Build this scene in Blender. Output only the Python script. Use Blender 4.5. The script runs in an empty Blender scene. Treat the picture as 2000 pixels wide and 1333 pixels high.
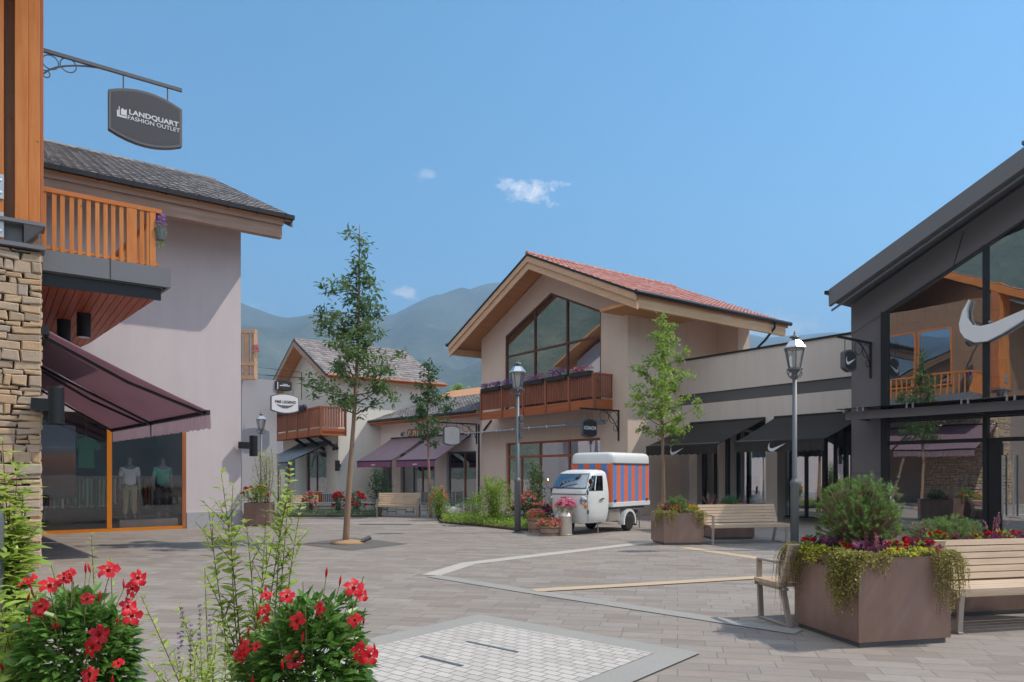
import bpy, math, random
from mathutils import Vector, Matrix, noise as mnoise
R=math.radians
scene=bpy.context.scene
COL=scene.collection
# ------------------------------------------------------------------ frames
TH=R(36); CT,ST=math.cos(TH),math.sin(TH)
EYE=1.6; F=1400.0; HZ=925.0
def W(a,b,z=0.0): return Vector((a*CT-b*ST,a*ST+b*CT,z))
def AB(X,Y): return (X*CT+Y*ST,-X*ST+Y*CT)
def ray(x,y):
    dx=(x-1000)/F
    return dx*CT+ST,-dx*ST+CT,(HZ-y)/F
def onA(x,y,a0):
    a,b,z=ray(x,y); t=a0/a
    return b*t,EYE+z*t
def onB(x,y,b0):
    a,b,z=ray(x,y); t=b0/b
    return a*t,EYE+z*t
def at(x,y,t): return Vector(((x-1000)/F*t,t,EYE+(HZ-y)/F*t))
def gnd(x,y,z=0.0):
    t=(EYE-z)*F/(y-HZ)
    return Vector(((x-1000)/F*t,t,z))
def sst(e0,e1,x):
    t=max(0,min(1,(x-e0)/(e1-e0))); return t*t*(3-2*t)
def gz(X,Y): return -0.38*sst(26,37,Y)*(1-sst(-2,2,X))
# ------------------------------------------------------------------ objects
OFF={}
ROT={}
def props(o,label=None,cat=None,group=None,kind=None):
    if label: o['label']=label
    if cat: o['category']=cat
    if group: o['group']=group
    if kind: o['kind']=kind
    return o
def thing(name,label,cat,loc=(0,0,0),rot=0.0,group=None,off=(0,0,0)):
    o=bpy.data.objects.new(name,None); COL.objects.link(o)
    o.empty_display_size=0.2
    o.location=loc; o.rotation_euler=(0,0,rot)
    OFF[o.name]=Vector(off)
    return props(o,label,cat,group)
def fthing(name,label,cat,a,b,z=0.0,group=None):
    return thing(name,label,cat,W(a,b,z),TH,group,(a,b,z))
def root(o):
    while o.parent: o=o.parent
    return o
class MB:
    def __init__(s): s.v=[]; s.f=[]; s.fv=[]; s.cur=0.5
    def add(s,vs,fs,val=None):
        n=len(s.v); s.v.extend(Vector(p) for p in vs)
        for f in fs:
            s.f.append(tuple(i+n for i in f)); s.fv.append(s.cur if val is None else val)
        return s
    def quad(s,a,b,c,d,val=None): return s.add([a,b,c,d],[(0,1,2,3)],val)
    def box(s,x0,x1,y0,y1,z0,z1,val=None):
        return s.add([(x0,y0,z0),(x1,y0,z0),(x1,y1,z0),(x0,y1,z0),(x0,y0,z1),(x1,y0,z1),(x1,y1,z1),(x0,y1,z1)],
            [(0,3,2,1),(4,5,6,7),(0,1,5,4),(1,2,6,5),(2,3,7,6),(3,0,4,7)],val)
    def prism(s,poly,ext,val=None):
        n=len(poly); e=Vector(ext)
        vs=[Vector(p) for p in poly]+[Vector(p)+e for p in poly]
        fs=[tuple(range(n))[::-1],tuple(range(n,2*n))]+[(i,(i+1)%n,n+(i+1)%n,n+i) for i in range(n)]
        return s.add(vs,fs,val)
    def beam(s,p0,p1,w,h,up=(0,0,1),val=None):
        p0,p1=Vector(p0),Vector(p1); d=(p1-p0).normalized(); up=Vector(up)
        sd=d.cross(up)
        if sd.length<1e-4: sd=d.cross(Vector((1,0,0)))
        sd.normalize(); u=sd.cross(d)
        vs=[]
        for p in (p0,p1):
            for i,j in ((-1,-1),(1,-1),(1,1),(-1,1)): vs.append(p+sd*(i*w/2)+u*(j*h/2))
        return s.add(vs,[(0,3,2,1),(4,5,6,7),(0,1,5,4),(1,2,6,5),(2,3,7,6),(3,0,4,7)],val)
    def tube(s,pts,r,n=8,cap=True,val=None):
        pts=[Vector(p) for p in pts]; m=len(pts)
        rs=r if isinstance(r,(list,tuple)) else [r]*m
        vs=[]; fs=[]; prev=None
        for i,p in enumerate(pts):
            d=(pts[min(i+1,m-1)]-pts[max(i-1,0)])
            if d.length<1e-9: d=Vector((0,0,1))
            d.normalize()
            if prev is None:
                x=d.cross(Vector((0,0,1)))
                if x.length<1e-3: x=d.cross(Vector((1,0,0)))
            else:
                x=prev-d*prev.dot(d)
            x.normalize(); prev=x; y=d.cross(x)
            for k in range(n):
                an=2*math.pi*k/n
                vs.append(p+(x*math.cos(an)+y*math.sin(an))*rs[i])
        for i in range(m-1):
            for k in range(n):
                k2=(k+1)%n
                fs.append((i*n+k,i*n+k2,(i+1)*n+k2,(i+1)*n+k))
        if cap:
            fs.append(tuple(range(n))[::-1]); fs.append(tuple(range((m-1)*n,m*n)))
        return s.add(vs,fs,val)
    def lathe(s,prof,c=(0,0,0),n=16,val=None):
        c=Vector(c); vs=[]; fs=[]; m=len(prof)
        for r,z in prof:
            for k in range(n):
                an=2*math.pi*k/n; vs.append(c+Vector((r*math.cos(an),r*math.sin(an),z)))
        for i in range(m-1):
            for k in range(n):
                k2=(k+1)%n; fs.append((i*n+k,i*n+k2,(i+1)*n+k2,(i+1)*n+k))
        if prof[0][0]>1e-4: fs.append(tuple(range(n))[::-1])
        if prof[-1][0]>1e-4: fs.append(tuple(range((m-1)*n,m*n)))
        return s.add(vs,fs,val)
    def leaf(s,p,d,nrm,l,w,val=None):
        p=Vector(p); d=Vector(d).normalized(); sd=d.cross(Vector(nrm))
        if sd.length<1e-3: sd=d.cross(Vector((0.3,0.9,0.2)))
        sd.normalize(); n2=sd.cross(d)
        return s.add([p,p+d*l*.45+sd*w*.5+n2*w*.12,p+d*l-n2*l*.1,p+d*l*.45-sd*w*.5+n2*w*.12],[(0,1,2),(0,2,3)],val)
    def bigleaf(s,p,d,nrm,l,w,val=None,curl=.18):
        p=Vector(p); d=Vector(d).normalized(); sd=d.cross(Vector(nrm))
        if sd.length<1e-3: sd=d.cross(Vector((0.3,0.9,0.2)))
        sd.normalize(); n2=sd.cross(d)
        if n2.z<0: n2=-n2
        L=lambda t,o,h: p+d*(l*t)+sd*(w*o)+n2*(h*l)
        vs=[p,L(.3,.42,.05),L(.3,0,0.0),L(.3,-.42,.05),L(.65,.38,.02-curl*.3),L(.65,0,-.02-curl*.3),L(.65,-.38,.02-curl*.3),L(1,0,-curl)]
        return s.add(vs,[(0,2,1),(0,3,2),(1,2,5,4),(2,3,6,5),(4,5,7),(5,6,7)],val)
    def build(s,name,mat,parent=None,smooth=False,bevel=0.0,attr=False,kind=None,off=None,bseg=2):
        me=bpy.data.meshes.new(name)
        o_=OFF.get(root(parent).name,Vector()) if parent is not None else Vector()
        if off is not None: o_=Vector(off)
        me.from_pydata([v-o_ for v in s.v],[],s.f)
        me.update()
        if attr:
            at_=me.attributes.new('v','FLOAT','FACE'); at_.data.foreach_set('value',s.fv)
        if mat is not None: me.materials.append(mat)
        if smooth: me.polygons.foreach_set('use_smooth',[True]*len(me.polygons))
        o=bpy.data.objects.new(name,me); COL.objects.link(o)
        if parent is not None: o.parent=parent
        if bevel>0:
            md=o.modifiers.new('edge','BEVEL'); md.width=bevel; md.segments=bseg; md.limit_method='ANGLE'
        if kind: o['kind']=kind
        return o
def copy_tree(o,parent=None):
    c=o.copy(); COL.objects.link(c); c.parent=parent
    if parent is None and o.name in OFF: OFF[c.name]=OFF[o.name]
    for ch in list(o.children): copy_tree(ch,c)
    return c
def text_geo(s,size,extr=0.004,bold=0.0,sx=1.0):
    cu=bpy.data.curves.new('t','FONT'); cu.body=s; cu.size=size; cu.align_x='CENTER'; cu.align_y='CENTER'
    cu.extrude=extr; cu.offset=bold; cu.resolution_u=4
    ob=bpy.data.objects.new('t',cu); COL.objects.link(ob)
    dg=bpy.context.evaluated_depsgraph_get(); me=bpy.data.meshes.new_from_object(ob.evaluated_get(dg))
    vs=[(v.co.x*sx,v.co.y,v.co.z) for v in me.vertices]; fs=[tuple(p.vertices) for p in me.polygons]
    bpy.data.objects.remove(ob); bpy.data.curves.remove(cu); bpy.data.meshes.remove(me)
    return vs,fs
def put_geo(mb,geo,o,xd,yd):
    o=Vector(o); xd=Vector(xd); yd=Vector(yd); nd=xd.cross(yd)
    mb.add([o+xd*v[0]+yd*v[1]+nd*v[2] for v in geo[0]],geo[1])
# ------------------------------------------------------------------ materials
GAIN=2.3
def lin(h):
    if not isinstance(h,str): return tuple(h)
    h=h.lstrip('#'); r=[int(h[i:i+2],16)/255 for i in (0,2,4)]
    r=[c/12.92 if c<=.04045 else ((c+.055)/1.055)**2.4 for c in r]; k=GAIN/(1+(GAIN-1)*1.15*max(r)); return tuple(k*q for q in r)
def nodes(name):
    m=bpy.data.materials.new(name); m.use_nodes=True
    nt=m.node_tree; nt.nodes.clear()
    out=nt.nodes.new('ShaderNodeOutputMaterial')
    return m,nt,out
def N(nt,t,**k):
    n=nt.nodes.new(t)
    for a,b in k.items():
        if a in n.inputs: n.inputs[a].default_value=b
        else: setattr(n,a,b)
    return n
def coords(nt,scale=(1,1,1),rot=(0,0,0),loc=(0,0,0)):
    tc=N(nt,'ShaderNodeTexCoord'); mp=N(nt,'ShaderNodeMapping')
    mp.inputs['Scale'].default_value=scale; mp.inputs['Rotation'].default_value=rot; mp.inputs['Location'].default_value=loc
    nt.links.new(tc.outputs['Object'],mp.inputs['Vector']); return mp.outputs['Vector']
def noise_tex(nt,vec,scale,detail=4,rough=.55):
    n=N(nt,'ShaderNodeTexNoise',noise_dimensions='3D'); n.inputs['Scale'].default_value=scale; n.inputs['Detail'].default_value=detail; n.inputs['Roughness'].default_value=rough
    if vec is not None: nt.links.new(vec,n.inputs['Vector'])
    return n.outputs['Fac']
def mathn(nt,op,a,b=None,c=None,clamp=False):
    n=N(nt,'ShaderNodeMath',operation=op); n.use_clamp=clamp
    for i,x in enumerate((a,b,c)):
        if x is None: continue
        if isinstance(x,(int,float)): n.inputs[i].default_value=x
        else: nt.links.new(x,n.inputs[i])
    return n.outputs[0]
def mixc(nt,fac,a,b,mode='MIX'):
    n=N(nt,'ShaderNodeMix',data_type='RGBA',blend_type=mode)
    for i,x in ((0,fac),(6,a),(7,b)):
        if isinstance(x,(int,float)): n.inputs[i].default_value=x
        elif isinstance(x,tuple): n.inputs[i].default_value=(*x[:3],1)
        else: nt.links.new(x,n.inputs[i])
    return n.outputs[2]
def ramp(nt,fac,stops):
    n=N(nt,'ShaderNodeValToRGB'); e=n.color_ramp.elements
    while len(e)<len(stops): e.new(.5)
    for i,(p,c) in enumerate(stops): e[i].position=p; e[i].color=(*lin(c)[:3],1)
    nt.links.new(fac,n.inputs[0]); return n.outputs[0]
def bsdf(nt,out,col,rough=.6,metal=0.0,spec=.5,bump=None,bstr=.3,bdist=.02,**kw):
    p=N(nt,'ShaderNodeBsdfPrincipled')
    if isinstance(col,(tuple,list)): p.inputs['Base Color'].default_value=(*col[:3],1)
    else: nt.links.new(col,p.inputs['Base Color'])
    if isinstance(rough,(int,float)): p.inputs['Roughness'].default_value=rough
    else: nt.links.new(rough,p.inputs['Roughness'])
    p.inputs['Metallic'].default_value=metal; p.inputs['Specular IOR Level'].default_value=spec
    for k,v in kw.items(): p.inputs[k].default_value=v
    if bump is not None:
        b=N(nt,'ShaderNodeBump'); b.inputs['Strength'].default_value=bstr; b.inputs['Distance'].default_value=bdist
        nt.links.new(bump,b.inputs['Height']); nt.links.new(b.outputs[0],p.inputs['Normal'])
    nt.links.new(p.outputs[0],out.inputs['Surface']); return p
def pm(name,col,rough=.6,metal=0.0,spec=.4,ns=3.0,amt=.12,bump=0.0,bs=None,scale=(1,1,1),streak=0.0,**kw):
    m,nt,out=nodes(name); c=lin(col); v=coords(nt,scale)
    n1=noise_tex(nt,v,ns,5,.6)
    f=mathn(nt,'MULTIPLY_ADD',n1,2*amt,1-amt)
    if streak:
        n2=noise_tex(nt,coords(nt,(1,1,.07)),2.6,6,.7); n3=noise_tex(nt,coords(nt),.35,3)
        f=mathn(nt,'MULTIPLY',f,mathn(nt,'MULTIPLY_ADD',n2,2*streak,1-streak)); f=mathn(nt,'MULTIPLY',f,mathn(nt,'MULTIPLY_ADD',n3,2*streak,1-streak))
    hsv=N(nt,'ShaderNodeHueSaturation'); hsv.inputs['Color'].default_value=(*c,1); nt.links.new(f,hsv.inputs['Value'])
    b=noise_tex(nt,v,bs or ns*8,3) if bump else None
    bsdf(nt,out,hsv.outputs[0],rough,metal,spec,b,bump,.01,**kw)
    return m
def wood(name,c1,c2,axis=2,rough=.55,ns=14.0,spec=.3):
    m,nt,out=nodes(name); sc=[1,1,1]; sc[axis]=.06
    v=coords(nt,tuple(sc)); n1=noise_tex(nt,v,ns,6,.65); n2=noise_tex(nt,coords(nt),1.7,2)
    k=noise_tex(nt,coords(nt,(1,1,1)),5.5,1)
    c=ramp(nt,n1,((.3,c1),(.7,c2)))
    c=mixc(nt,mathn(nt,'MULTIPLY',n2,.35),c,tuple(x*.55 for x in lin(c1)))
    kn=mathn(nt,'GREATER_THAN',k,.79)
    c=mixc(nt,mathn(nt,'MULTIPLY',kn,.6),c,(.06,.025,.012))
    bsdf(nt,out,c,rough,0,spec,n1,.15,.004); return m
def leafmat(name,dark,light,trans=.35,rough=.45,tcol=None):
    m,nt,out=nodes(name)
    a=N(nt,'ShaderNodeAttribute',attribute_name='v')
    c=ramp(nt,a.outputs['Fac'],((0.0,dark),(1.0,light)))
    p=N(nt,'ShaderNodeBsdfPrincipled'); nt.links.new(c,p.inputs['Base Color']); p.inputs['Roughness'].default_value=rough; p.inputs['Specular IOR Level'].default_value=.35
    t=N(nt,'ShaderNodeBsdfTranslucent')
    tc=mixc(nt,.6,c,tcol if tcol else tuple(min(1,x*2.2) for x in lin(light)))
    nt.links.new(tc,t.inputs['Color'])
    mx=N(nt,'ShaderNodeMixShader'); mx.inputs[0].default_value=trans
    nt.links.new(p.outputs[0],mx.inputs[1]); nt.links.new(t.outputs[0],mx.inputs[2]); nt.links.new(mx.outputs[0],out.inputs['Surface']); return m
def fabric(name,col,trans=.3,rough=.8):
    m,nt,out=nodes(name); c=lin(col); v=coords(nt)
    n1=noise_tex(nt,v,2.0,4); cc=mixc(nt,n1,tuple(x*.82 for x in c),tuple(min(1,x*1.12) for x in c))
    p=N(nt,'ShaderNodeBsdfPrincipled'); nt.links.new(cc,p.inputs['Base Color']); p.inputs['Roughness'].default_value=rough; p.inputs['Specular IOR Level'].default_value=.2
    t=N(nt,'ShaderNodeBsdfTranslucent'); nt.links.new(cc,t.inputs['Color'])
    mx=N(nt,'ShaderNodeMixShader'); mx.inputs[0].default_value=trans
    nt.links.new(p.outputs[0],mx.inputs[1]); nt.links.new(t.outputs[0],mx.inputs[2]); nt.links.new(mx.outputs[0],out.inputs['Surface']); return m
def glass(name,tint=(.75,.78,.78),refl=.2,rough=0.0,gcol=(.95,.97,1)):
    m,nt,out=nodes(name)
    fr=N(nt,'ShaderNodeFresnel'); fr.inputs['IOR'].default_value=1.5
    wn=noise_tex(nt,coords(nt),.9,1); bp=N(nt,'ShaderNodeBump'); bp.inputs['Strength'].default_value=.035; bp.inputs['Distance'].default_value=.05; nt.links.new(wn,bp.inputs['Height'])
    f=mathn(nt,'MULTIPLY_ADD',fr.outputs[0],1.0-refl*.5,refl,clamp=True)
    tr=N(nt,'ShaderNodeBsdfTransparent'); tr.inputs['Color'].default_value=(*tint,1)
    gl=N(nt,'ShaderNodeBsdfGlossy'); gl.inputs['Roughness'].default_value=rough; gl.inputs['Color'].default_value=(*gcol,1); nt.links.new(bp.outputs[0],gl.inputs['Normal'])
    mx=N(nt,'ShaderNodeMixShader'); nt.links.new(f,mx.inputs[0]); nt.links.new(tr.outputs[0],mx.inputs[1]); nt.links.new(gl.outputs[0],mx.inputs[2])
    nt.links.new(mx.outputs[0],out.inputs['Surface']); return m
def emit(name,col,s):
    m,nt,out=nodes(name); e=N(nt,'ShaderNodeEmission'); e.inputs[0].default_value=(*lin(col),1); e.inputs[1].default_value=s
    nt.links.new(e.outputs[0],out.inputs['Surface']); return m
def tilemat(name,dark,light,rough=.7):
    m,nt,out=nodes(name); a=N(nt,'ShaderNodeAttribute',attribute_name='v')
    n1=noise_tex(nt,coords(nt),9,4)
    f=mathn(nt,'ADD',mathn(nt,'MULTIPLY',a.outputs['Fac'],.6),mathn(nt,'MULTIPLY',n1,.4))
    c=ramp(nt,f,((.15,dark),(.85,light))); bsdf(nt,out,c,rough,0,.35,n1,.2,.005); return m
M={}
M['mauve']=pm('mauve_render','#b9b0b1',.9,streak=.07,ns=1.4,amt=.09,bump=.25,bs=45,scale=(1,1,.35))
M['plinth']=pm('grey_plinth','#8b8a8e',.85,ns=1,amt=.06,bump=.1,bs=50)
M['orange_wood']=wood('amber_frame','#c8741a','#e08c2c',0,.4)
M['orange_wood_v']=wood('amber_frame_upright','#c8741a','#e08c2c',2,.4)
M['larch']=wood('larch_upright','#a8602c','#cc8a50',2)
M['larch_a']=wood('larch_along','#a55c2c','#c98348',0)
M['larch_dark']=wood('larch_red','#7e4a2e','#a4663e',2)
M['larch_pale']=wood('weathered_beam','#84695a','#a58c7c',0)
M['larch_b']=wood('larch_across','#a55c2c','#c98348',1)
M['soffit']=wood('red_soffit','#8d4526','#b9653c',1,.5)
M['pine_pale']=wood('pale_pine','#bf9878','#dab898',1,.6)
M['pine_soffit']=wood('pine_soffit','#b07a50','#cf9a6c',0,.6)
M['pine_a']=wood('pale_pine_along','#c9a27a','#e2bf98',0,.6)
M['old_boards']=wood('old_boards','#5f4838','#7d6350',2,.7)
M['redwood']=wood('red_brown_slats','#62392a','#8c5840',2,.55)
M['window_brown']=wood('window_brown','#3c2820','#5a3a2c',2,.5)
M['redwood_b']=wood('red_brown_board','#7d4428','#a35c38',1,.55)
M['taupe']=pm('taupe_render','#ccb9aa',.9,streak=.07,ns=1.4,amt=.08,bump=.25,bs=45,scale=(1,1,.35))
M['white_wall']=pm('white_render','#d2cfc6',.9,streak=.06,ns=.6,amt=.04,bump=.12,bs=50)
M['pink_wall']=pm('pinkish_render','#e2d4cd',.9,streak=.06,ns=.6,amt=.04,bump=.12,bs=50)
M['concrete']=pm('board_concrete','#c9bfb8',.85,streak=.08,ns=5,amt=.09,bump=.2,bs=30,scale=(1,1,.12))
M['steel_dark']=pm('dark_steel','#4a4a4c',.45,.3,.5,ns=2,amt=.08)
M['black']=pm('black_metal','#17181a',.4,.2,.5,ns=4,amt=.1)
M['anthracite']=pm('anthracite_panel','#555558',.5,.1,.5,ns=.8,amt=.07)
M['darkpanel']=pm('dark_wall_panel','#504d4f',.42,.15,.5,ns=.7,amt=.06)
M['steel']=pm('galvanised_steel','#a3a6a8',.35,.8,.5,ns=6,amt=.12)
M['lampgrey']=pm('lamp_grey','#505356',.5,.35,.5,ns=5,amt=.1)
M['silver']=pm('silver_cap','#b8bcc0',.3,.85,.5,ns=6,amt=.08)
M['white_paint']=pm('white_paint','#d3d5d4',.35,ns=3,amt=.04,spec=.5)
M['sign_white']=pm('sign_white','#e6e6e8',.5,ns=3,amt=.02)
M['letter_grey']=pm('letter_grey','#c9cbcd',.5,ns=3,amt=.02)
M['letter_dark']=pm('letter_dark','#2c2724',.6,ns=3,amt=.05)
M['sign_black']=pm('sign_black','#232427',.45,ns=3,amt=.05)
M['sign_grey']=pm('sign_grey','#343437',.5,ns=2,amt=.04)
M['bronze']=pm('bronze_letters','#8a6a4a',.4,.6,ns=8,amt=.1)
M['tile_grey']=tilemat('grey_tiles','#4c494a','#78726f')
M['tile_dark']=tilemat('dark_tiles','#3a3838','#64605e')
M['tile_brown']=tilemat('brown_grey_tiles','#575150','#7e7672')
M['tile_red']=tilemat('red_tiles','#8c5a50','#ad8278')
M['glass']=glass('shop_glass')
M['glass_clear']=glass('clear_shop_glass',(.98,.98,.98),.02)
M['glass_dark']=glass('dark_shop_glass',(.5,.52,.53),.26)
M['glass_hi']=glass('mirror_glass',(.55,.57,.58),.46)
M['lamp_glass']=glass('lamp_glass',(.9,.9,.9),.25,.25)
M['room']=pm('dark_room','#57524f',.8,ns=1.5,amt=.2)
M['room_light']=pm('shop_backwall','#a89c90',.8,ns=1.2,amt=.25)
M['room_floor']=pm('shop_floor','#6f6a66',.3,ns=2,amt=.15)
M['spot']=emit('shop_spot','#ffe2b0',9)
M['mauve_fab']=fabric('mauve_awning','#907a82',.58)
M['purple_fab']=fabric('purple_awning','#83727a',.2)
M['plum_fab']=fabric('plum_valance','#754c68',.2)
M['grey_fab']=fabric('grey_awning','#6f7880',.2)
M['black_fab']=fabric('black_awning','#2a2725',.05)
M['bench_wood']=wood('bench_wood','#9c8670','#c6b098',0,.65,20)
M['bench_leg']=pm('bench_steel','#8c837c',.45,.5,ns=5,amt=.1)
M['corten']=None
M['soil']=pm('soil','#3a2f27',.95,ns=14,amt=.4,bump=.8,bs=40)
M['gravel']=pm('dark_gravel','#4d4a47',.9,ns=60,amt=.5,bump=1.0,bs=90)
M['bark']=pm('pale_bark','#6f5a4a',.9,ns=9,amt=.25,bump=.5,bs=30,scale=(1,1,.25))
M['stem']=pm('green_stem','#5a5a34',.7,ns=10,amt=.2)
M['twig']=pm('brown_twig','#4d3b2c',.8,ns=10,amt=.2)
M['leaf_tree']=leafmat('tree_leaf','#1c2a16','#50663a',.28)
M['leaf_dark']=leafmat('dark_leaf','#1e3020','#3f5a36',.25)
M['leaf_bright']=leafmat('bright_leaf','#3c5420','#7d9044',.34)
M['leaf_shrub']=leafmat('shrub_leaf','#2c4719','#7a9038',.35)
M['leaf_fore']=leafmat('fore_leaf','#435c22','#8fa24c',.35,.35)
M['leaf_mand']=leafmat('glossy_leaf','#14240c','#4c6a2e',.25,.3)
M['leaf_herb']=leafmat('herb_leaf','#5a7430','#a9ba62',.4)
M['leaf_olive']=leafmat('olive_leaf','#55603c','#94996e',.3)
M['needle']=leafmat('pine_needle','#162a16','#6c8444',.2,.5)
M['needle_dark']=leafmat('spruce_needle','#1f3c28','#456a44',.2,.5)
M['lime']=leafmat('lime_trail','#7d8a22','#c8c53c',.4)
M['trail']=leafmat('trail_leaf','#4d4a22','#8e8b45',.3)
M['purple_leaf']=leafmat('purple_leaf','#2a1420','#5e2f48',.25,.35)
M['pet_red']=leafmat('red_petal','#a80c18','#d4262c',.3,.45,(.75,.03,.03))
M['pet_mand']=leafmat('crimson_petal','#9c0a1c','#dc2a34',.3,.45,(.85,.04,.06))
M['pet_pink']=leafmat('pink_petal','#d0507c','#f0a0b0',.3,.5)
M['pet_coral']=leafmat('coral_petal','#c93a3a','#f09a90',.3,.5)
M['pet_dull']=leafmat('dull_violet_petal','#5a5060','#8a7c90',.3,.5)
M['pet_purple']=leafmat('purple_petal','#5a2f7a','#a078c0',.3,.5)
M['pet_orange']=leafmat('orange_petal','#d06a18','#f0b030',.3,.5)
M['pet_mixed']=leafmat('magenta_petal','#8a1f4a','#c060a0',.3,.5)
M['grass_pink']=leafmat('dusty_plume','#7a5a5a','#b89a94',.3)
M['rubber']=pm('rubber','#1b1b1c',.8,ns=8,amt=.2)
M['chrome']=pm('chrome','#c8c8c8',.12,1.0,ns=4,amt=.05)
M['tin']=pm('milk_churn_tin','#b9b2a8',.4,.7,ns=8,amt=.15)
M['rock']=pm('pale_boulder','#a09a94',.9,ns=4,amt=.25,bump=.6,bs=14)
M['mannequin']=pm('mannequin_grey','#6a6664',.5,ns=3,amt=.05)
M['cloth_white']=pm('white_cloth','#eceef0',.85,ns=6,amt=.06)
M['cloth_khaki']=pm('khaki_cloth','#948a68',.85,ns=6,amt=.08)
M['cloth_teal']=pm('teal_cloth','#6aa89c',.85,ns=6,amt=.08)
M['cloth_navy']=pm('navy_cloth','#22242e',.85,ns=6,amt=.08)
M['cloth_green']=pm('green_cloth','#3f8a60',.85,ns=6,amt=.08)
M['cloth_red']=pm('red_cloth','#a03038',.85,ns=6,amt=.08)
def corten():
    m,nt,out=nodes('copper_brown_steel')
    n1=noise_tex(nt,coords(nt,(1,1,.5)),2.2,5,.6); n2=noise_tex(nt,coords(nt,(6,6,.5),(0,R(25),0)),1.5,3)
    c=ramp(nt,n1,((.25,'#584640'),(.75,'#78625a')))
    c=mixc(nt,mathn(nt,'MULTIPLY',n2,.3),c,lin('#a08478'))
    m2=N(nt,'ShaderNodeMapping'); m2.inputs['Scale'].default_value=(6,6,.45); nt.links.new(coords(nt,(1,1,1),(0,R(-36),0)),m2.inputs['Vector']); n4=noise_tex(nt,m2.outputs[0],1.2,3,.6)
    c=mixc(nt,mathn(nt,'MULTIPLY_ADD',n4,.9,-.38,clamp=True),c,lin('#8e7c74'))  # diagonal reflection streaks painted into the steel's base colour
    r=mathn(nt,'MULTIPLY_ADD',n4,.4,.18)
    bsdf(nt,out,c,r,.5,.5,n1,.05,.01); return m
M['corten']=corten()
def paving():
    m,nt,out=nodes('slab_paving')
    v=coords(nt,(1,1,1),(0,0,R(13)))
    wob=N(nt,'ShaderNodeTexNoise'); wob.inputs['Scale'].default_value=.8; nt.links.new(v,wob.inputs['Vector'])
    b=N(nt,'ShaderNodeTexBrick'); nt.links.new(v,b.inputs['Vector'])
    b.offset=.37; b.offset_frequency=2; b.squash=1.35; b.squash_frequency=3
    b.inputs['Scale'].default_value=1; b.inputs['Brick Width'].default_value=.40; b.inputs['Row Height'].default_value=.215; b.inputs['Mortar Size'].default_value=.005; b.inputs['Mortar Smooth'].default_value=.15; b.inputs['Bias'].default_value=-.1
    b.inputs['Color1'].default_value=(0,0,0,1); b.inputs['Color2'].default_value=(1,1,1,1); b.inputs['Mortar'].default_value=(.5,.5,.5,1)
    c=ramp(nt,b.outputs['Color'],((0,'#524d4a'),(.3,'#686461'),(.55,'#625a56'),(.8,'#73706d'),(1,'#6d6158')))
    n1=noise_tex(nt,v,.5,5,.6); n2=noise_tex(nt,v,38,4,.7); n3=noise_tex(nt,v,6,4,.7)
    c=mixc(nt,mathn(nt,'MULTIPLY',n1,.5),c,lin('#6e665f'))
    c=mixc(nt,mathn(nt,'MULTIPLY_ADD',n2,.5,-.1,clamp=True),c,lin('#978a7e'))
    st_=noise_tex(nt,coords(nt,(.25,1.6,1)),2.2,5,.7)
    c=mixc(nt,mathn(nt,'MULTIPLY_ADD',n3,1.3,-.5,clamp=True),c,lin('#655f59'))
    c=mixc(nt,mathn(nt,'MULTIPLY_ADD',st_,1.6,-.72,clamp=True),c,lin('#8a8074'))
    c=mixc(nt,mathn(nt,'MULTIPLY',b.outputs['Fac'],.62),c,lin('#4c4742'))
    h=mathn(nt,'ADD',mathn(nt,'MULTIPLY',b.outputs['Fac'],-1.0),mathn(nt,'MULTIPLY',n2,.35))
    h=mathn(nt,'ADD',h,mathn(nt,'MULTIPLY',b.outputs['Color'],.3))
    r=mathn(nt,'MULTIPLY_ADD',n3,.25,.65)
    bsdf(nt,out,c,r,0,.2,h,.55,.012); return m
M['paving']=paving()
def setts():
    m,nt,out=nodes('pale_setts')
    v=coords(nt,(1,1,1),(0,0,R(40)))
    b=N(nt,'ShaderNodeTexBrick'); nt.links.new(v,b.inputs['Vector'])
    b.inputs['Scale'].default_value=1; b.inputs['Brick Width'].default_value=.155; b.inputs['Row Height'].default_value=.098; b.inputs['Mortar Size'].default_value=.007; b.inputs['Mortar Smooth'].default_value=.2
    b.inputs['Color1'].default_value=(0,0,0,1); b.inputs['Color2'].default_value=(1,1,1,1); b.inputs['Mortar'].default_value=(.5,.5,.5,1)
    c=ramp(nt,b.outputs['Color'],((0,'#8d8781'),(.5,'#9b958f'),(1,'#a8a29b')))
    n2=noise_tex(nt,v,60,4,.7)
    c=mixc(nt,mathn(nt,'MULTIPLY_ADD',n2,.6,-.1,clamp=True),c,lin('#b0aaa3'))
    c=mixc(nt,mathn(nt,'MULTIPLY',b.outputs['Fac'],.8),c,lin('#5f5b57'))
    h=mathn(nt,'ADD',mathn(nt,'MULTIPLY',b.outputs['Fac'],-1.0),mathn(nt,'MULTIPLY',n2,.3))
    bsdf(nt,out,c,.82,0,.2,h,.6,.012); return m
M['setts']=setts()
def granite(name,c1,c2,L=.9):
    m,nt,out=nodes(name); v=coords(nt)
    n2=noise_tex(nt,v,90,3,.7); n1=noise_tex(nt,v,1.3,4)
    c=ramp(nt,n2,((.3,c1),(.7,c2))); c=mixc(nt,mathn(nt,'MULTIPLY',n1,.4),c,tuple(x*.7 for x in lin(c1)))
    bsdf(nt,out,c,.85,0,.18,n2,.2,.004); return m
M['granite']=granite('granite_band','#74716d','#898681')
M['granite_pale']=granite('granite_light','#97918a','#aaa49c')
M['granite_tan']=granite('granite_tan','#a08a72','#b6a48c')
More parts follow.
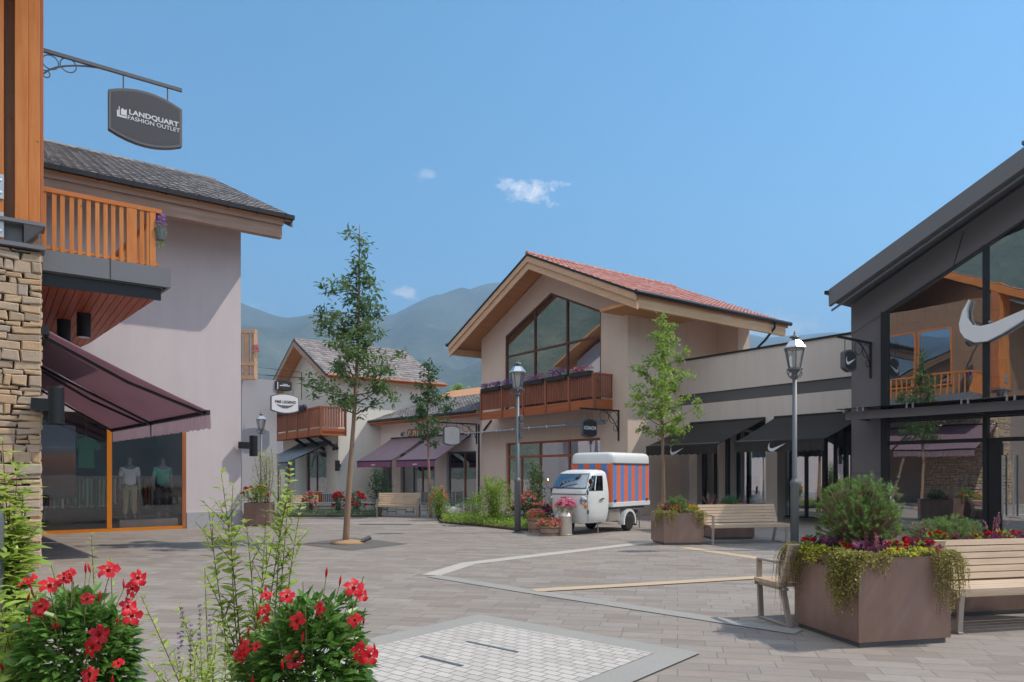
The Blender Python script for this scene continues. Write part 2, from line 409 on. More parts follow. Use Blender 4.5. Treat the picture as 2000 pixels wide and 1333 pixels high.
def stonemat():
    m,nt,out=nodes('field_stone'); a=N(nt,'ShaderNodeAttribute',attribute_name='v'); v=coords(nt)
    n1=noise_tex(nt,v,7,5,.65); n2=noise_tex(nt,v,30,4,.7)
    c=ramp(nt,a.outputs['Fac'],((0,'#7c6c5c'),(.25,'#988674'),(.45,'#a88e70'),(.6,'#8e847a'),(.8,'#b49c7c'),(1,'#9c7c5c')))
    c=mixc(nt,mathn(nt,'MULTIPLY_ADD',n1,1.2,-.35,clamp=True),c,lin('#7d7268'))
    c=mixc(nt,mathn(nt,'MULTIPLY_ADD',n2,.8,-.3,clamp=True),c,lin('#b09878'))
    h=mathn(nt,'ADD',n1,mathn(nt,'MULTIPLY',n2,.4))
    bsdf(nt,out,c,.9,0,.2,h,.8,.02); return m
M['stone']=stonemat()
M['mortar']=pm('mortar','#6a6058',.95,ns=12,amt=.2,bump=.5)
def stripemat():
    m,nt,out=nodes('orange_blue_stripes'); tc=N(nt,'ShaderNodeTexCoord'); sp=N(nt,'ShaderNodeSeparateXYZ'); nt.links.new(tc.outputs['Object'],sp.inputs[0])
    s=mathn(nt,'SUBTRACT',sp.outputs[0],sp.outputs[1])
    fr=mathn(nt,'FRACT',mathn(nt,'MULTIPLY_ADD',s,1/.385,10.05)); g=mathn(nt,'GREATER_THAN',fr,.5)
    c=mixc(nt,g,lin('#5a7cb2'),lin('#f07a50')); bsdf(nt,out,c,.4,0,.4); return m
M['stripes']=stripemat()
def poster():
    m,nt,out=nodes('sunset_poster'); tc=N(nt,'ShaderNodeTexCoord'); sp=N(nt,'ShaderNodeSeparateXYZ'); nt.links.new(tc.outputs['Generated'],sp.inputs[0])
    n=noise_tex(nt,coords(nt),3,4); f=mathn(nt,'ADD',sp.outputs[2],mathn(nt,'MULTIPLY_ADD',n,.12,-.06))
    c=ramp(nt,f,((0,'#2a2220'),(.25,'#5a3420'),(.5,'#d07a30'),(.6,'#e0a060'),(.66,'#98a8bc'),(1,'#8aa0c0')))
    bsdf(nt,out,c,.4,0,.4); return m
M['poster']=poster()
def forest():
    m,nt,out=nodes('forest_slope'); v=coords(nt); 
    n1=noise_tex(nt,v,.004,6,.65); n2=noise_tex(nt,v,.06,5,.8); n3=noise_tex(nt,v,.012,4,.6)
    f=mathn(nt,'ADD',mathn(nt,'MULTIPLY',n1,.5),mathn(nt,'MULTIPLY',n2,.5))
    c=ramp(nt,f,((.3,'#2c322c'),(.5,'#3e453c'),(.62,'#52574c'),(.75,'#6e6c64')))
    c=mixc(nt,mathn(nt,'MULTIPLY_ADD',n3,3.0,-1.75,clamp=True),c,lin('#6c6c58'))
    bsdf(nt,out,c,.95,0,.1,n2,1.0,6.0); return m
M['forest']=forest()
# ------------------------------------------------------------------ camera, light, world
cam=bpy.data.cameras.new('camera'); camo=bpy.data.objects.new('camera',cam); COL.objects.link(camo)
camo.location=(0,0,EYE); camo.rotation_euler=(R(90),0,0)
cam.sensor_width=36; cam.lens=36*F/2000; cam.shift_y=(HZ-666.5)/2000; cam.clip_end=12000; cam.clip_start=.05
scene.camera=camo
SUN_EL=R(50.5); SUN_DIR=Vector((math.cos(SUN_EL)*math.cos(R(5)),math.cos(SUN_EL)*math.sin(R(5)),math.sin(SUN_EL)))
sl=bpy.data.lights.new('sun','SUN'); sl.energy=3.15; sl.angle=R(.55); sl.color=(1,.91,.79)
so=bpy.data.objects.new('sun',sl); COL.objects.link(so); so.rotation_euler=SUN_DIR.to_track_quat('Z','Y').to_euler(); so.location=(0,0,60)
w=bpy.data.worlds.new("World"); scene.world=w; w.use_nodes=True
nt=w.node_tree; nt.nodes.clear()
out=N(nt,'ShaderNodeOutputWorld'); bg=N(nt,'ShaderNodeBackground'); bg.inputs[1].default_value=.15
sky=N(nt,'ShaderNodeTexSky',sky_type='NISHITA'); sky.sun_disc=False; sky.sun_elevation=SUN_EL
sky.sun_rotation=math.atan2(SUN_DIR.x,SUN_DIR.y); sky.altitude=600; sky.air_density=1.0; sky.dust_density=.15; sky.ozone_density=3.5
tc=N(nt,'ShaderNodeTexCoord')
def cloud(col,px,py,rx,ry,amp,seed,thr=.5):
    d=Vector(((px-1000)/F,1,(HZ-py)/F)).normalized()
    # tangent frame at the cloud's direction
    rt=d.cross(Vector((0,0,1))).normalized(); up=rt.cross(d)
    def dot(v):
        n=N(nt,'ShaderNodeVectorMath',operation='DOT_PRODUCT'); nt.links.new(tc.outputs['Generated'],n.inputs[0]); n.inputs[1].default_value=v; return n.outputs['Value']
    x=mathn(nt,'MULTIPLY',dot(rt),F/rx); y=mathn(nt,'MULTIPLY',dot(up),F/ry); f=mathn(nt,'GREATER_THAN',dot(d),.5)
    r2=mathn(nt,'ADD',mathn(nt,'MULTIPLY',x,x),mathn(nt,'MULTIPLY',y,y)); r=mathn(nt,'POWER',r2,.5)
    mp=N(nt,'ShaderNodeMapping'); nt.links.new(tc.outputs['Generated'],mp.inputs[0]); mp.inputs['Location'].default_value=(seed,seed*2,0); mp.inputs['Scale'].default_value=(1,1,1.5)
    ns=noise_tex(nt,mp.outputs[0],45,6,.62)
    m=mathn(nt,'SUBTRACT',mathn(nt,'MULTIPLY_ADD',ns,1.9,-.42),mathn(nt,'MULTIPLY',r,.62))
    m=mathn(nt,'MULTIPLY',mathn(nt,'MULTIPLY',m,2.2,clamp=True),mathn(nt,'MULTIPLY',f,amp),clamp=True)
    return mixc(nt,m,col,(6.2,6.2,6.4))
c=sky.outputs[0]
hs=N(nt,'ShaderNodeHueSaturation'); hs.inputs['Saturation'].default_value=1.2; hs.inputs['Hue'].default_value=.483; nt.links.new(c,hs.inputs['Color']); c=hs.outputs[0]
# bright cloud added to the unseen sky behind the camera, fills the shaded walls
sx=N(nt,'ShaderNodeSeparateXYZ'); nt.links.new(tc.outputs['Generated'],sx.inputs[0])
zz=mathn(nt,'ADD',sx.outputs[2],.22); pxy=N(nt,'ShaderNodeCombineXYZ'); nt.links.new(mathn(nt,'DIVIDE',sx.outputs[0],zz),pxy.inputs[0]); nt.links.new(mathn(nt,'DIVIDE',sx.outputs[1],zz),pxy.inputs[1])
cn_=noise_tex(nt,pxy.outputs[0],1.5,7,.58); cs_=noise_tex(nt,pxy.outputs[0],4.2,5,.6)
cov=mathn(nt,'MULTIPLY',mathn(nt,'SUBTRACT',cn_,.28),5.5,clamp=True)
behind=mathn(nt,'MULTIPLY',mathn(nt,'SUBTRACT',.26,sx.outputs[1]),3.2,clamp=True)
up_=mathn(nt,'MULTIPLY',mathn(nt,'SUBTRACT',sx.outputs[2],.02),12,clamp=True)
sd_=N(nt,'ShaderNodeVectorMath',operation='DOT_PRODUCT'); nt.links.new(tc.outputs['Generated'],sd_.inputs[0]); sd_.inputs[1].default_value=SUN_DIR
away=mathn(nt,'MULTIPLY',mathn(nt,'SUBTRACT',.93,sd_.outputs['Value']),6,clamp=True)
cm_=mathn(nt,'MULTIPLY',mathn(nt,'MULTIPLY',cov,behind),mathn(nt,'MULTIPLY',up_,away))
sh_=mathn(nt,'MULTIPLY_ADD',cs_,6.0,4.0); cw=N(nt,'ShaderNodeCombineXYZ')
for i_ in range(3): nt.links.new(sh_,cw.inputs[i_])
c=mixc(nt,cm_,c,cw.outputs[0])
c=cloud(c,1040,374,62,26,.85,3.1)
c=cloud(c,790,574,30,18,.7,1.3)
c=cloud(c,1490,640,110,34,.55,5.5)
c=cloud(c,832,342,22,12,.25,9.1)
c=cloud(c,480,606,60,18,.25,7.7)
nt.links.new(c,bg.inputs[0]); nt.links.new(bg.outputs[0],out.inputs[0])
scene.view_settings.view_transform='Standard'; scene.view_settings.look='None'; scene.view_settings.exposure=.6; scene.view_settings.gamma=1
scene.cycles.use_denoising=True; scene.cycles.max_bounces=8; scene.cycles.transparent_max_bounces=24; scene.cycles.volume_bounces=0
scene.cycles.volume_step_rate=10
# ------------------------------------------------------------------ ground
def axis(lo,hi,step):
    s=[-3400,-1200,-500,-200,-100,lo-10]; x=lo
    while x<=hi: s.append(x); x+=step
    return s+[hi+10,100+hi,300+hi,900+hi,3400]
xs=axis(-30,30,1.5); ys=axis(-20,60,1.5)
mb=MB(); vs=[(x,y,gz(x,y)) for y in ys for x in xs]; n=len(xs)
mb.add(vs,[(j*n+i,j*n+i+1,(j+1)*n+i+1,(j+1)*n+i) for j in range(len(ys)-1) for i in range(n-1)])
mb.build('ground',M['paving'],None,kind='structure',smooth=True)
def sheet(name,pts,mat,z=.004,px=True):
    mb=MB(); q=[gnd(*p) if px else Vector((p[0],p[1],0)) for p in pts]
    mb.add([(p.x,p.y,z) for p in q],[tuple(range(len(q)))]); return mb.build(name,mat,None,kind='structure')
def band(name,pts,wd,mat,z=.004):
    q=[gnd(*p) for p in pts]; mb=MB(); L=[];Rr=[]
    for i,p in enumerate(q):
        d=(q[min(i+1,len(q)-1)]-q[max(i-1,0)]).normalized(); nn=Vector((-d.y,d.x,0))
        L.append(p+nn*wd/2); Rr.append(p-nn*wd/2)
    for i in range(len(q)-1):
        mb.quad((Rr[i].x,Rr[i].y,z),(Rr[i+1].x,Rr[i+1].y,z),(L[i+1].x,L[i+1].y,z),(L[i].x,L[i].y,z))
    return mb.build(name,mat,None,kind='structure')
band('paving_band',[(842,1124),(915,1101),(1215,1066),(1300,1056)],.32,M['granite_pale'])
band('paving_band',[(846,1126),(1032,1156),(1413,1214),(1560,1236)],.26,M['granite'],.008)
band('paving_band',[(1042,1155),(1250,1143),(1500,1128)],.24,M['granite_tan'],.012)
band('paving_band',[(1336,1070),(1517,1096),(1600,1109)],.3,M['granite_tan'])
band('paving_band',[(420,1024),(740,1022),(1000,1024)],.22,M['granite_pale'])
# pale square of setts with its granite border
o=Vector((-.33,7.645,0)); e1=Vector((.763,-.646,0)); e2=Vector((-.646,-.763,0)); L1,L2=2.07,4.2
def sq(g,z): return [tuple(o+e1*(-g)+e2*(-g)+Vector((0,0,z))),tuple(o+e1*(L1+g)+e2*(-g)+Vector((0,0,z))),tuple(o+e1*(L1+g)+e2*(L2+g)+Vector((0,0,z))),tuple(o+e1*(-g)+e2*(L2+g)+Vector((0,0,z)))]
MB().quad(*sq(.3,.016)).build('granite_border',M['granite'],None,kind='structure')
MB().quad(*sq(0,.020)).build('sett_paving',M['setts'],None,kind='structure')
for i,(px,py,l) in enumerate(((960,1268,.62),(862,1296,.5))):
    p=gnd(px,py); mb=MB(); mb.prism([p+e1*(-l/2)-e2*.018+Vector((0,0,.021)),p+e1*(l/2)-e2*.018+Vector((0,0,.021)),p+e1*(l/2)+e2*.018+Vector((0,0,.021)),p+e1*(-l/2)+e2*.018+Vector((0,0,.021))],(0,0,.004))
    o_=mb.build('drain_slot',M['lampgrey'],None)
    props(o_,['long dark drain slot in the pale setts, nearer the tip of the square','short dark drain slot in the pale setts, nearer the crimson flowers'][i],'drain','drain slots in the setts')
# tree pit
tp=gnd(680,1062)
pit=[(555,1062),(688,1049),(800,1063),(690,1077)]
sheet('gravel_bed',[(578,1063),(690,1051),(797,1063),(684,1076)],M['gravel'],.006)
mb=MB(); mb.lathe([(.42,0),(.3,.05),(.12,.085),(0,.09)],(tp.x,tp.y,.004),14)
for i in range(len(mb.v)): mb.v[i]+=Vector((random.Random(i).uniform(-.03,.03),random.Random(i+99).uniform(-.03,.03),0))
mb.build('soil_mound',pm('tan_soil','#8a6f52',.95,ns=20,amt=.25,bump=.6),None,kind='structure',smooth=True)
# planting beds
def bed(name,pts,zt=.06,mat='soil'):
    q=[gnd(*p) for p in pts]; mb=MB(); mb.prism([(p.x,p.y,gz(p.x,p.y)-.05) for p in q],(0,0,.05+zt)); return mb.build(name,M[mat],None,kind='structure')
bed('planting_bed',[(860,1022),(940,1029),(1010,1037),(1060,1039),(1075,1010),(940,1005),(850,1005)])
bed('planting_bed',[(470,1012),(600,1010),(745,1010),(745,1003),(600,1002),(470,1004)])
# ------------------------------------------------------------------ mountains
SK=[(-2600,760),(-700,660),(-300,620),(0,590),(85,585),(300,585),(470,598),(510,614),(532,626),(560,629),(610,620),(650,617),(690,622),(732,621),(772,614),(810,592),(847,576),(885,576),(910,569),(935,560),(960,552),(1010,552),(1060,560),(1150,585),(1300,615),(1400,642),(1450,656),(1515,662),(1535,656),(1575,656),(1616,652),(1660,652),(1800,655),(2000,660),(2600,690),(4000,780)]
def sky_el(th):
    if abs(th)<R(62):
        x=1000+F*math.tan(th)
        for (x0,y0),(x1,y1) in zip(SK,SK[1:]):
            if x0<=x<=x1:
                t=(x-x0)/(x1-x0); y=y0+(y1-y0)*t; e=(HZ-y)/F*math.cos(th); break
        else: e=.2
    else: e=.2
    wl=sst(R(-40),R(-62),th)if th<0 else 0
    if th<R(-40): e=e*(1-wl)+.46*wl
    if th<R(-150): e=e+( .25-e)*sst(R(-150),R(-180),th)
    if th>R(62): e=.17+.03*math.sin(th*3)
    return e
def sky_d(th):
    d=2700
    if th>R(14): d=2700+500*sst(R(14),R(20),th)
    if th<R(-38): d=2700-1900*sst(R(-38),R(-60),th)
    if th<R(-150): d=800+1000*sst(R(-150),R(-180),th)
    return d
mb=MB(); NA=540; rad=[.28,.36,.44,.52,.6,.68,.76,.84,.9,.95,1.0,1.06,1.16]
hh=[0,.1,.22,.34,.46,.57,.69,.8,.88,.945,1.0,.93,.6]
for i in range(NA):
    th=-math.pi+2*math.pi*i/NA; D=sky_d(th); H=D*sky_el(th)
    for j,(r,h) in enumerate(zip(rad,hh)):
        X,Y=math.sin(th)*D*r,math.cos(th)*D*r
        nz=mnoise.fractal(Vector((X*.0022,Y*.0022,3.3)),.9,2.1,6)
        amp=.16*H*math.sin(math.pi*min(1,h))*1.2 if j<10 else 0
        fr=mnoise.noise(Vector((th*170,7,1)))*.006*H+mnoise.noise(Vector((th*420,2,1)))*.004*H
        z=EYE*min(h,1)+H*h+nz*amp+(fr if 8<j<12 else 0)-1.0*(j==0)
        mb.v.append(Vector((X,Y,z)))
m_=len(rad)
for i in range(NA):
    i2=(i+1)%NA
    for j in range(m_-1): mb.f.append((i*m_+j,i2*m_+j,i2*m_+j+1,i*m_+j+1)); mb.fv.append(.5)
ZTOP=max(v.z for v in mb.v)+20
mb.build('mountains',M['forest'],None,smooth=True,kind='structure')
# ------------------------------------------------------------------ haze
hz,nt,out=nodes('haze_air'); pv=N(nt,'ShaderNodeVolumePrincipled'); pv.inputs['Color'].default_value=(.44,.69,1.0,1); pv.inputs['Density'].default_value=.00046; pv.inputs['Anisotropy'].default_value=.2
nt.links.new(pv.outputs[0],out.inputs['Volume'])
MB().box(-3700,3700,-3700,3700,-2.2,ZTOP).build('haze',hz,None,kind='stuff')
# ------------------------------------------------------------------ building helpers
def tile_roof(parent,mat,p0,du,L,ds,S,tw=.25,th=.36,amp=.028,seed=1,name='roof_tiles'):
    rnd=random.Random(seed); p0=Vector(p0); du=Vector(du).normalized(); ds=Vector(ds).normalized(); n=du.cross(ds).normalized()
    if n.z<0: n=-n
    mb=MB(); nr=max(1,int(S/th)); th=S/nr; nc=max(1,int(round(L/tw))); tw=L/nc; K=5
    prof=[0,.75,1,.55,.1]
    for r in range(nr):
        for c in range(nc):
            v=rnd.random(); jz=rnd.uniform(-.004,.004)
            lo=[];hi=[];ft=[]
            for k in range(K+1):
                h=amp*prof[k%K]
                x=(c+k/K)*tw
                lo.append(p0+du*x+ds*(r*th)+n*(h+.03+jz)); hi.append(p0+du*x+ds*((r+1)*th+.01)+n*(h+.004+jz)); ft.append(p0+du*x+ds*(r*th)+n*(-.01))
            vs=lo+hi+ft
            fs=[(k,k+1,K+1+k+1,K+1+k) for k in range(K)]+[(2*K+2+k,2*K+3+k,k+1,k) for k in range(K)]
            mb.add(vs,fs,v)
    return mb.build(name,mat,parent,attr=True)
def ridge_caps(parent,mat,p0,p1,r=.09,seed=3):
    p0,p1=Vector(p0),Vector(p1); L=(p1-p0).length; n=int(L/.36); d=(p1-p0)/n; mb=MB(); rnd=random.Random(seed)
    for i in range(n):
        mb.tube([p0+d*i,p0+d*(i+1.08)],[r*1.08,r*.92],8,val=rnd.random())
    return mb.build('ridge_cap',mat,parent,attr=True)
def prof_prism(mb,poly,a0,a1,ax='a'):
    # poly in (b,z) extruded along a, or (a,z) extruded along b
    if ax=='a': mb.prism([(a0,p[0],p[1]) for p in poly],(a1-a0,0,0))
    else: mb.prism([(p[0],a0,p[1]) for p in poly],(0,a1-a0,0))
    return mb
def frame_rect(mb,fixed,ax,u0,u1,z0,z1,w,d):
    # a rectangular frame of bar width w, depth d, in the plane ax=fixed
    def bx(a,b,c,e):
        if ax=='a': mb.box(fixed,fixed+d,a,b,c,e)
        else: mb.box(a,b,fixed,fixed+d,c,e)
    bx(u0,u1,z1-w,z1); bx(u0,u1,z0,z0+w); bx(u0,u0+w,z0+w,z1-w); bx(u1-w,u1,z0+w,z1-w)
def scroll_bracket(parent,base,dirv,L,drop,mat,thick=.05,name='bracket'):
    base=Vector(base); d=Vector(dirv); up=Vector((0,0,1))
    mb=MB(); mb.beam(base,base+d*L,thick,thick*1.1)
    mb.beam(base+d*.03-up*.02,base+d*.03-up*drop,thick*.8,thick)
    pts=[base+d*(.03+(L*.55)*(1-math.cos(t*math.pi/2)))-up*(drop*.92*(1-math.sin(t*math.pi/2))) for t in [i/10 for i in range(11)]]
    mb.tube(pts,thick*.28,6)
    r=drop*.2
    for cx,cz in ((.03+r+.03,.05+r),(.03+3*r+.05,.04+r*.8),(.03+r*.7,.09+2.5*r)):
        rr=r if cz<.05+1.2*r else r*.5
        sd=d.cross(up)
        ring=[base+d*(cx+rr*math.cos(q*math.pi/8))+up*(-cz+rr*math.sin(q*math.pi/8)) for q in range(17)]
        mb.tube(ring,thick*.2,5)
    return mb.build(name,mat,parent)
def rounded_board(w,h,bulge,n=8):
    # outline (x,z) of a shop sign: straight sides, arched top and bottom
    pts=[]
    for i in range(n+1):
        x=-w/2+w*i/n; pts.append((x,-h/2-bulge*(1-(2*x/w)**2)))
    for i in range(n+1):
        x=w/2-w*i/n; pts.append((x,h/2+bulge*(1-(2*x/w)**2)))
    return pts
def awning(parent,pts,fab,vfab,vh,barmat,arms=2,val=True,tm=.012):
    # pts: wall_left, wall_right, front_right, front_left
    a,b,c,d=[Vector(p) for p in pts]; mb=MB(); n=8
    nn=(b-a).cross(d-a).normalized()
    if nn.z<0: nn=-nn
    for sgn in (0,-1):
        vs=[]
        for j in range(n+1):
            for i in range(n+1):
                s,t=i/n,j/n
                p=(a*(1-s)+b*s)*(1-t)+(d*(1-s)+c*s)*t
                p=p-Vector((0,0,.05*math.sin(math.pi*t)*(.6+.4*math.sin(math.pi*s))))+nn*tm*sgn
                vs.append(p)
        fs=[(j*(n+1)+i,j*(n+1)+i+1,(j+1)*(n+1)+i+1,(j+1)*(n+1)+i) for j in range(n) for i in range(n)]
        mb.add(vs,fs)
    aw=mb.build('awning',fab,parent,smooth=True)
    if val:
        mv=MB(); m=60; out=(d-a); out.z=0; out.normalize()
        for i in range(m):
            def P(k,z): 
                s=k/m; w_=.022*math.sin(k*1.9)*z
                return d*(1-s)+c*s+out*(.03+w_)-Vector((0,0,z*vh*(1+.04*math.sin(k*1.3))))
            mv.quad(P(i,0),P(i+1,0),P(i+1,1),P(i,1))
        mv.build('valance',vfab,aw,smooth=True)
    MB().beam(d-Vector((0,0,.03)),c-Vector((0,0,.03)),.07,.08).build('front_bar',barmat,aw)
    MB().beam(a-Vector((0,0,.02)),b-Vector((0,0,.02)),.12,.14).build('cassette',barmat,aw)
    for k in range(arms):
        s=(.04,.96)[k] if arms==2 else .5
        p0=a*(1-s)+b*s-Vector((0,0,.12)); p1=d*(1-s)+c*s-Vector((0,0,.06)); pm_=(p0+p1)/2+(b-a).normalized()*(.25 if k==0 else -.25)-Vector((0,0,.05))
        MB().tube([p0,pm_,p1],.03,6).build('folding_arm',barmat,aw)
    return aw
# ------------------------------------------------------------------ nearest house on the left: stone pier and timber
CA,CB=.67,14.5
hA=fthing('timber_house','rubble stone and larch board house corner carrying the long sign bracket','house',CA,CB)
MB().box(-8,CA-.12,CB+.12,22.3,-.05,5.36).build('core_wall',M['mortar'],hA)
rnd=random.Random(4)
def stones(face):
    mb=MB(); z=0.0
    u0,u1=(-.9,CA) if face=='f' else (CB,CB+3.5)
    while z<5.3:
        rh=rnd.uniform(.08,.2); rh=min(rh,5.34-z) if 5.34-z<.34 else rh
        u=u0-(rnd.random()*.2 if face=='f' else 0)
        while u<u1:
            lw=rnd.uniform(.1,.38); e=min(u+lw,u1) 
            if u1-e<.12: e=u1
            if face=='s' and u==u0 : pass
            parts=[(z,z+rh)] if rnd.random()<.62 or rh<.16 else [(z,z+rh*.52),(z+rh*.52,z+rh)]
            for (q0,q1) in parts:
                g=.008; pr=rnd.uniform(0,.035)
                j=lambda s=.02: rnd.uniform(-s,s)
                v=rnd.random()
                w0,w1=u+g,e-g
                f=[(w0+j(),q0+g+j()),(w1+j(),q0+g+j()),(w1+j(),q1-g+j()),(w0+j(),q1-g+j())]
                if e==u1 and face=='f': f[1]=(CA+.0+pr*.6,f[1][1]); f[2]=(CA+pr*.6,f[2][1])
                ins=.02
                cx=sum(p[0] for p in f)/4; cz=sum(p[1] for p in f)/4
                fi=[(p[0]+(ins if p[0]<cx else -ins),p[1]+(ins*.8 if p[1]<cz else -ins*.8)) for p in f]
                def P(p,d): return (p[0],CB-d,p[1]) if face=='f' else (CA+d,p[0],p[1])
                vs=[P(p,-.14) for p in f]+[P(p,pr-.012) for p in f]+[P(p,pr+rnd.uniform(0,.012)) for p in fi]
                fs=[(k,(k+1)%4,4+(k+1)%4,4+k) for k in range(4)]+[(4+k,4+(k+1)%4,8+(k+1)%4,8+k) for k in range(4)]+[(8,9,10,11)]
                mb.add(vs,fs,v)
            u=e
        z+=rh
    return mb
mb=stones('f'); m2=stones('s')
mb.add(m2.v,m2.f); mb.fv[-len(m2.f):]=m2.fv
mb.build('stone_pier',M['stone'],hA,attr=True)
MB().box(-8,CA-.02,CB+.1,22.3,5.36,10.4).build('timber_wall',M['old_boards'],hA)
MB().box(.315,.50,CB-.13,CB+.25,5.80,11).build('post',M['larch'],hA,bevel=.006)
MB().box(.503,.665,CB-.10,CB+.25,5.80,11).build('post',M['larch'],hA,bevel=.006)
MB().box(.668,.715,CB-.06,CB+.3,5.82,11).build('trim_board',M['larch_dark'],hA,bevel=.004)
MB().box(-.6,.165,CB-.06,CB+.09,5.4,11).build('post',M['larch'],hA,bevel=.006)
mb=MB(); mb.box(-.7,.74,CB-.16,CB+.3,5.74,5.797); mb.build('sill_plate',M['anthracite'],hA)
mb=MB(); mb.box(-.7,.74,CB-.1,CB+.3,5.362,5.43); mb.build('sill_plate',M['anthracite'],hA)
MB().box(-.7,.42,CB+.02,CB+.3,5.431,5.739).build('recess_panel',M['steel_dark'],hA)
MB().prism([(.44,CB+.0,5.431),(.72,CB-.14,5.739),(.44,CB-.14,5.739)],(0,.2,0)).build('gusset_plate',M['anthracite'],hA)
for z0,z1 in ((6.1,6.5),(5.47,5.88)):
    p=MB().box(-.2,.168,CB-.085,CB-.065,z0,z1).build('steel_plate',M['steel'],hA)
    for zz in (z0+.1,z1-.1):
        MB().lathe([(.028,0),(.028,.012),(.012,.02),(0,.02)],(0,0,0),8).build('bolt',M['silver'],p,off=(0,0,0))
        b=p.children[-1]; b.location=Vector((.115,CB-.085,zz))-OFF[hA.name]; b.rotation_euler=(R(90),0,0)
# gable roof over the house (its underside and barge boards face the square)
mb=MB(); prof_prism(mb,[(12.9,10.1),(18.4,12.9),(23.6,10.1),(23.6,9.9),(18.4,12.65),(12.9,9.9)],-9,.70); mb.build('roof',M['pine_soffit'],hA)
tile_roof(hA,M['tile_red'],(-9,12.9,10.12),(1,0,0),9.7,(0,5.5,2.8),6.17,seed=8)
mb=MB(); prof_prism(mb,[(12.9,10.08),(18.4,12.88),(23.6,10.08),(23.6,9.75),(18.4,12.5),(12.9,9.75)],.70,.73); mb.build('barge_board',M['larch_b'],hA)
# gable side towards the square: window, flower ledge (seen only in the glass across the square)
for b0 in (16.6,18.4,20.2):
    mb=MB(); frame_rect(mb,.66,'a',b0,b0+1.7,6.2,9.2,.08,.06); wn=mb.build('window',M['larch_b'],hA)
    MB().box(.67,.68,b0+.05,b0+1.65,6.25,9.15).build('pane',M['glass_hi'],wn)
# ---- big mauve awnings on the gable side
Vd=Vector((.67,14.5,4.05)); 
def awp(s): return Vector((.74,14.5+7.7*s,4.05)),Vector((3.36-.71*s,14.5+7.7*s,2.8))
n0,f0=awp(0); n1,f1=awp(.515); n2,f2=awp(.535); n3,f3=awp(1)
awning(hA,(n1,n0,f0,f1),M['mauve_fab'],M['mauve_fab'],.34,M['black'])
awning(hA,(n3,n2,f2,f3),M['mauve_fab'],M['mauve_fab'],.34,M['black'])
# ---- balcony deck bridging to the mauve shop
XF=2.77
bal=MB().prism([(CA+.05,14.95,5.12),(XF-.12,14.95,5.12),(2.0,22.35,5.12),(CA+.05,22.35,5.12)],(0,0,.3)).build('balcony',M['steel_dark'],hA)
MB().box(CA+.05,XF,14.88,14.945,5.14,5.5).build('fascia',M['anthracite'],bal)
MB().box(1.755,1.765,14.872,14.90,5.14,5.5).build('fascia_joint',M['black'],bal)
MB().beam((XF-.03,14.92,5.32),(2.03,22.35,5.32),.06,.36).build('fascia',M['anthracite'],bal)
MB().box(CA+.05,XF-.15,14.99,15.05,4.9,5.12).build('edge_beam',M['black'],bal)
mb=MB(); nb=14
for i in range(nb):
    x0=CA+.06+(2.55-CA)*i/nb; x1=CA+.06+(2.55-CA)*(i+1)/nb-.012
    e0=22.3; 
    def bmax(x): return 22.3 if x<2.0 else 22.3-(x-2.0)/.6*7.2
    mb.prism([(x0,15.06,4.98),(x1,15.06,4.98),(x1,bmax(x1),4.98),(x0,bmax(x0),4.98)],(0,0,.03))
mb.build('soffit_boards',M['soffit'],bal)
MB().box(CA+.02,2.62,14.90,14.98,6.52,6.6).build('handrail',M['larch_a'],bal,bevel=.006)
MB().beam((2.56,14.94,6.56),(2.02,22.3,6.56),.08,.08).build('handrail',M['larch_b'],bal)
MB().box(CA+.02,2.57,14.925,14.965,5.53,5.58).build('bottom_rail',M['larch_a'],bal)
for px in (86,106,122,140,156,173,190,206,221,237,277,290):
    a_=onB(px,450,14.93)[0]; MB().box(a_-.034,a_+.034,14.915,14.955,5.5,6.52).build('baluster',M['larch'],bal)
for px,wd in ((257,.085),(298,.05)):
    a_=onB(px,450,14.93)[0]; MB().box(a_-wd,a_+wd,14.905,15.02,5.5,6.52).build('newel_post',M['larch'],bal,bevel=.005)
for k in range(1,26):
    s=k/26; MB().beam((2.56-.54*s,14.94+7.36*s,5.45),(2.56-.54*s,14.94+7.36*s,6.52),.045,.06,up=(0,1,0)).build('baluster',M['larch'],bal)
MB().beam((.9,21.9,5.5),(1.98,20.9,7.0),.3,.06,up=(0,1,0)).build('stair_stringer',M['larch_dark'],bal)
for i,(px,py,b_) in enumerate(((164,629,17.6),(125,653,18.6))):
    a_,z_=onB(px,py,b_); d=thing('downlight',['black cylinder downlight under the red boarded soffit, nearer the balcony edge','black cylinder downlight under the red boarded soffit, lower and closer to the stone'][i],'downlight',W(a_,b_,4.98),TH,'downlights under the balcony')
    MB().tube([(0,0,0),(0,0,-.5)],.135,20).build('housing',M['black'],d); MB().tube([(0,0,-.49),(0,0,-.503)],.11,20).build('lens',M['silver'],d)
# ---- wall lamps
def wall_lamp(label,a,b,z,arm,h=.62,r=.12):
    t=thing('wall_lamp',label,'wall lamp',W(a,b,z),TH,'black tube wall lamps')
    MB().lathe([(r,0),(r,h)],(0,0,-h/2),20).build('tube',M['black'],t,bevel=.008)
    MB().beam((0,0,0),arm,.19,.2).build('wall_box',M['black'],t); MB().lathe([(0,0),(r*.8,0)],(0,0,-h/2-.003),16).build('lens',M['silver'],t)
wall_lamp('black tube lamp on the corner of the stone pier',.885,14.28,2.74,(-.33,.1,.02))
wall_lamp('black tube lamp at the right corner of the mauve wall',6.42,22.15,2.43,(-.42,.1,.02))
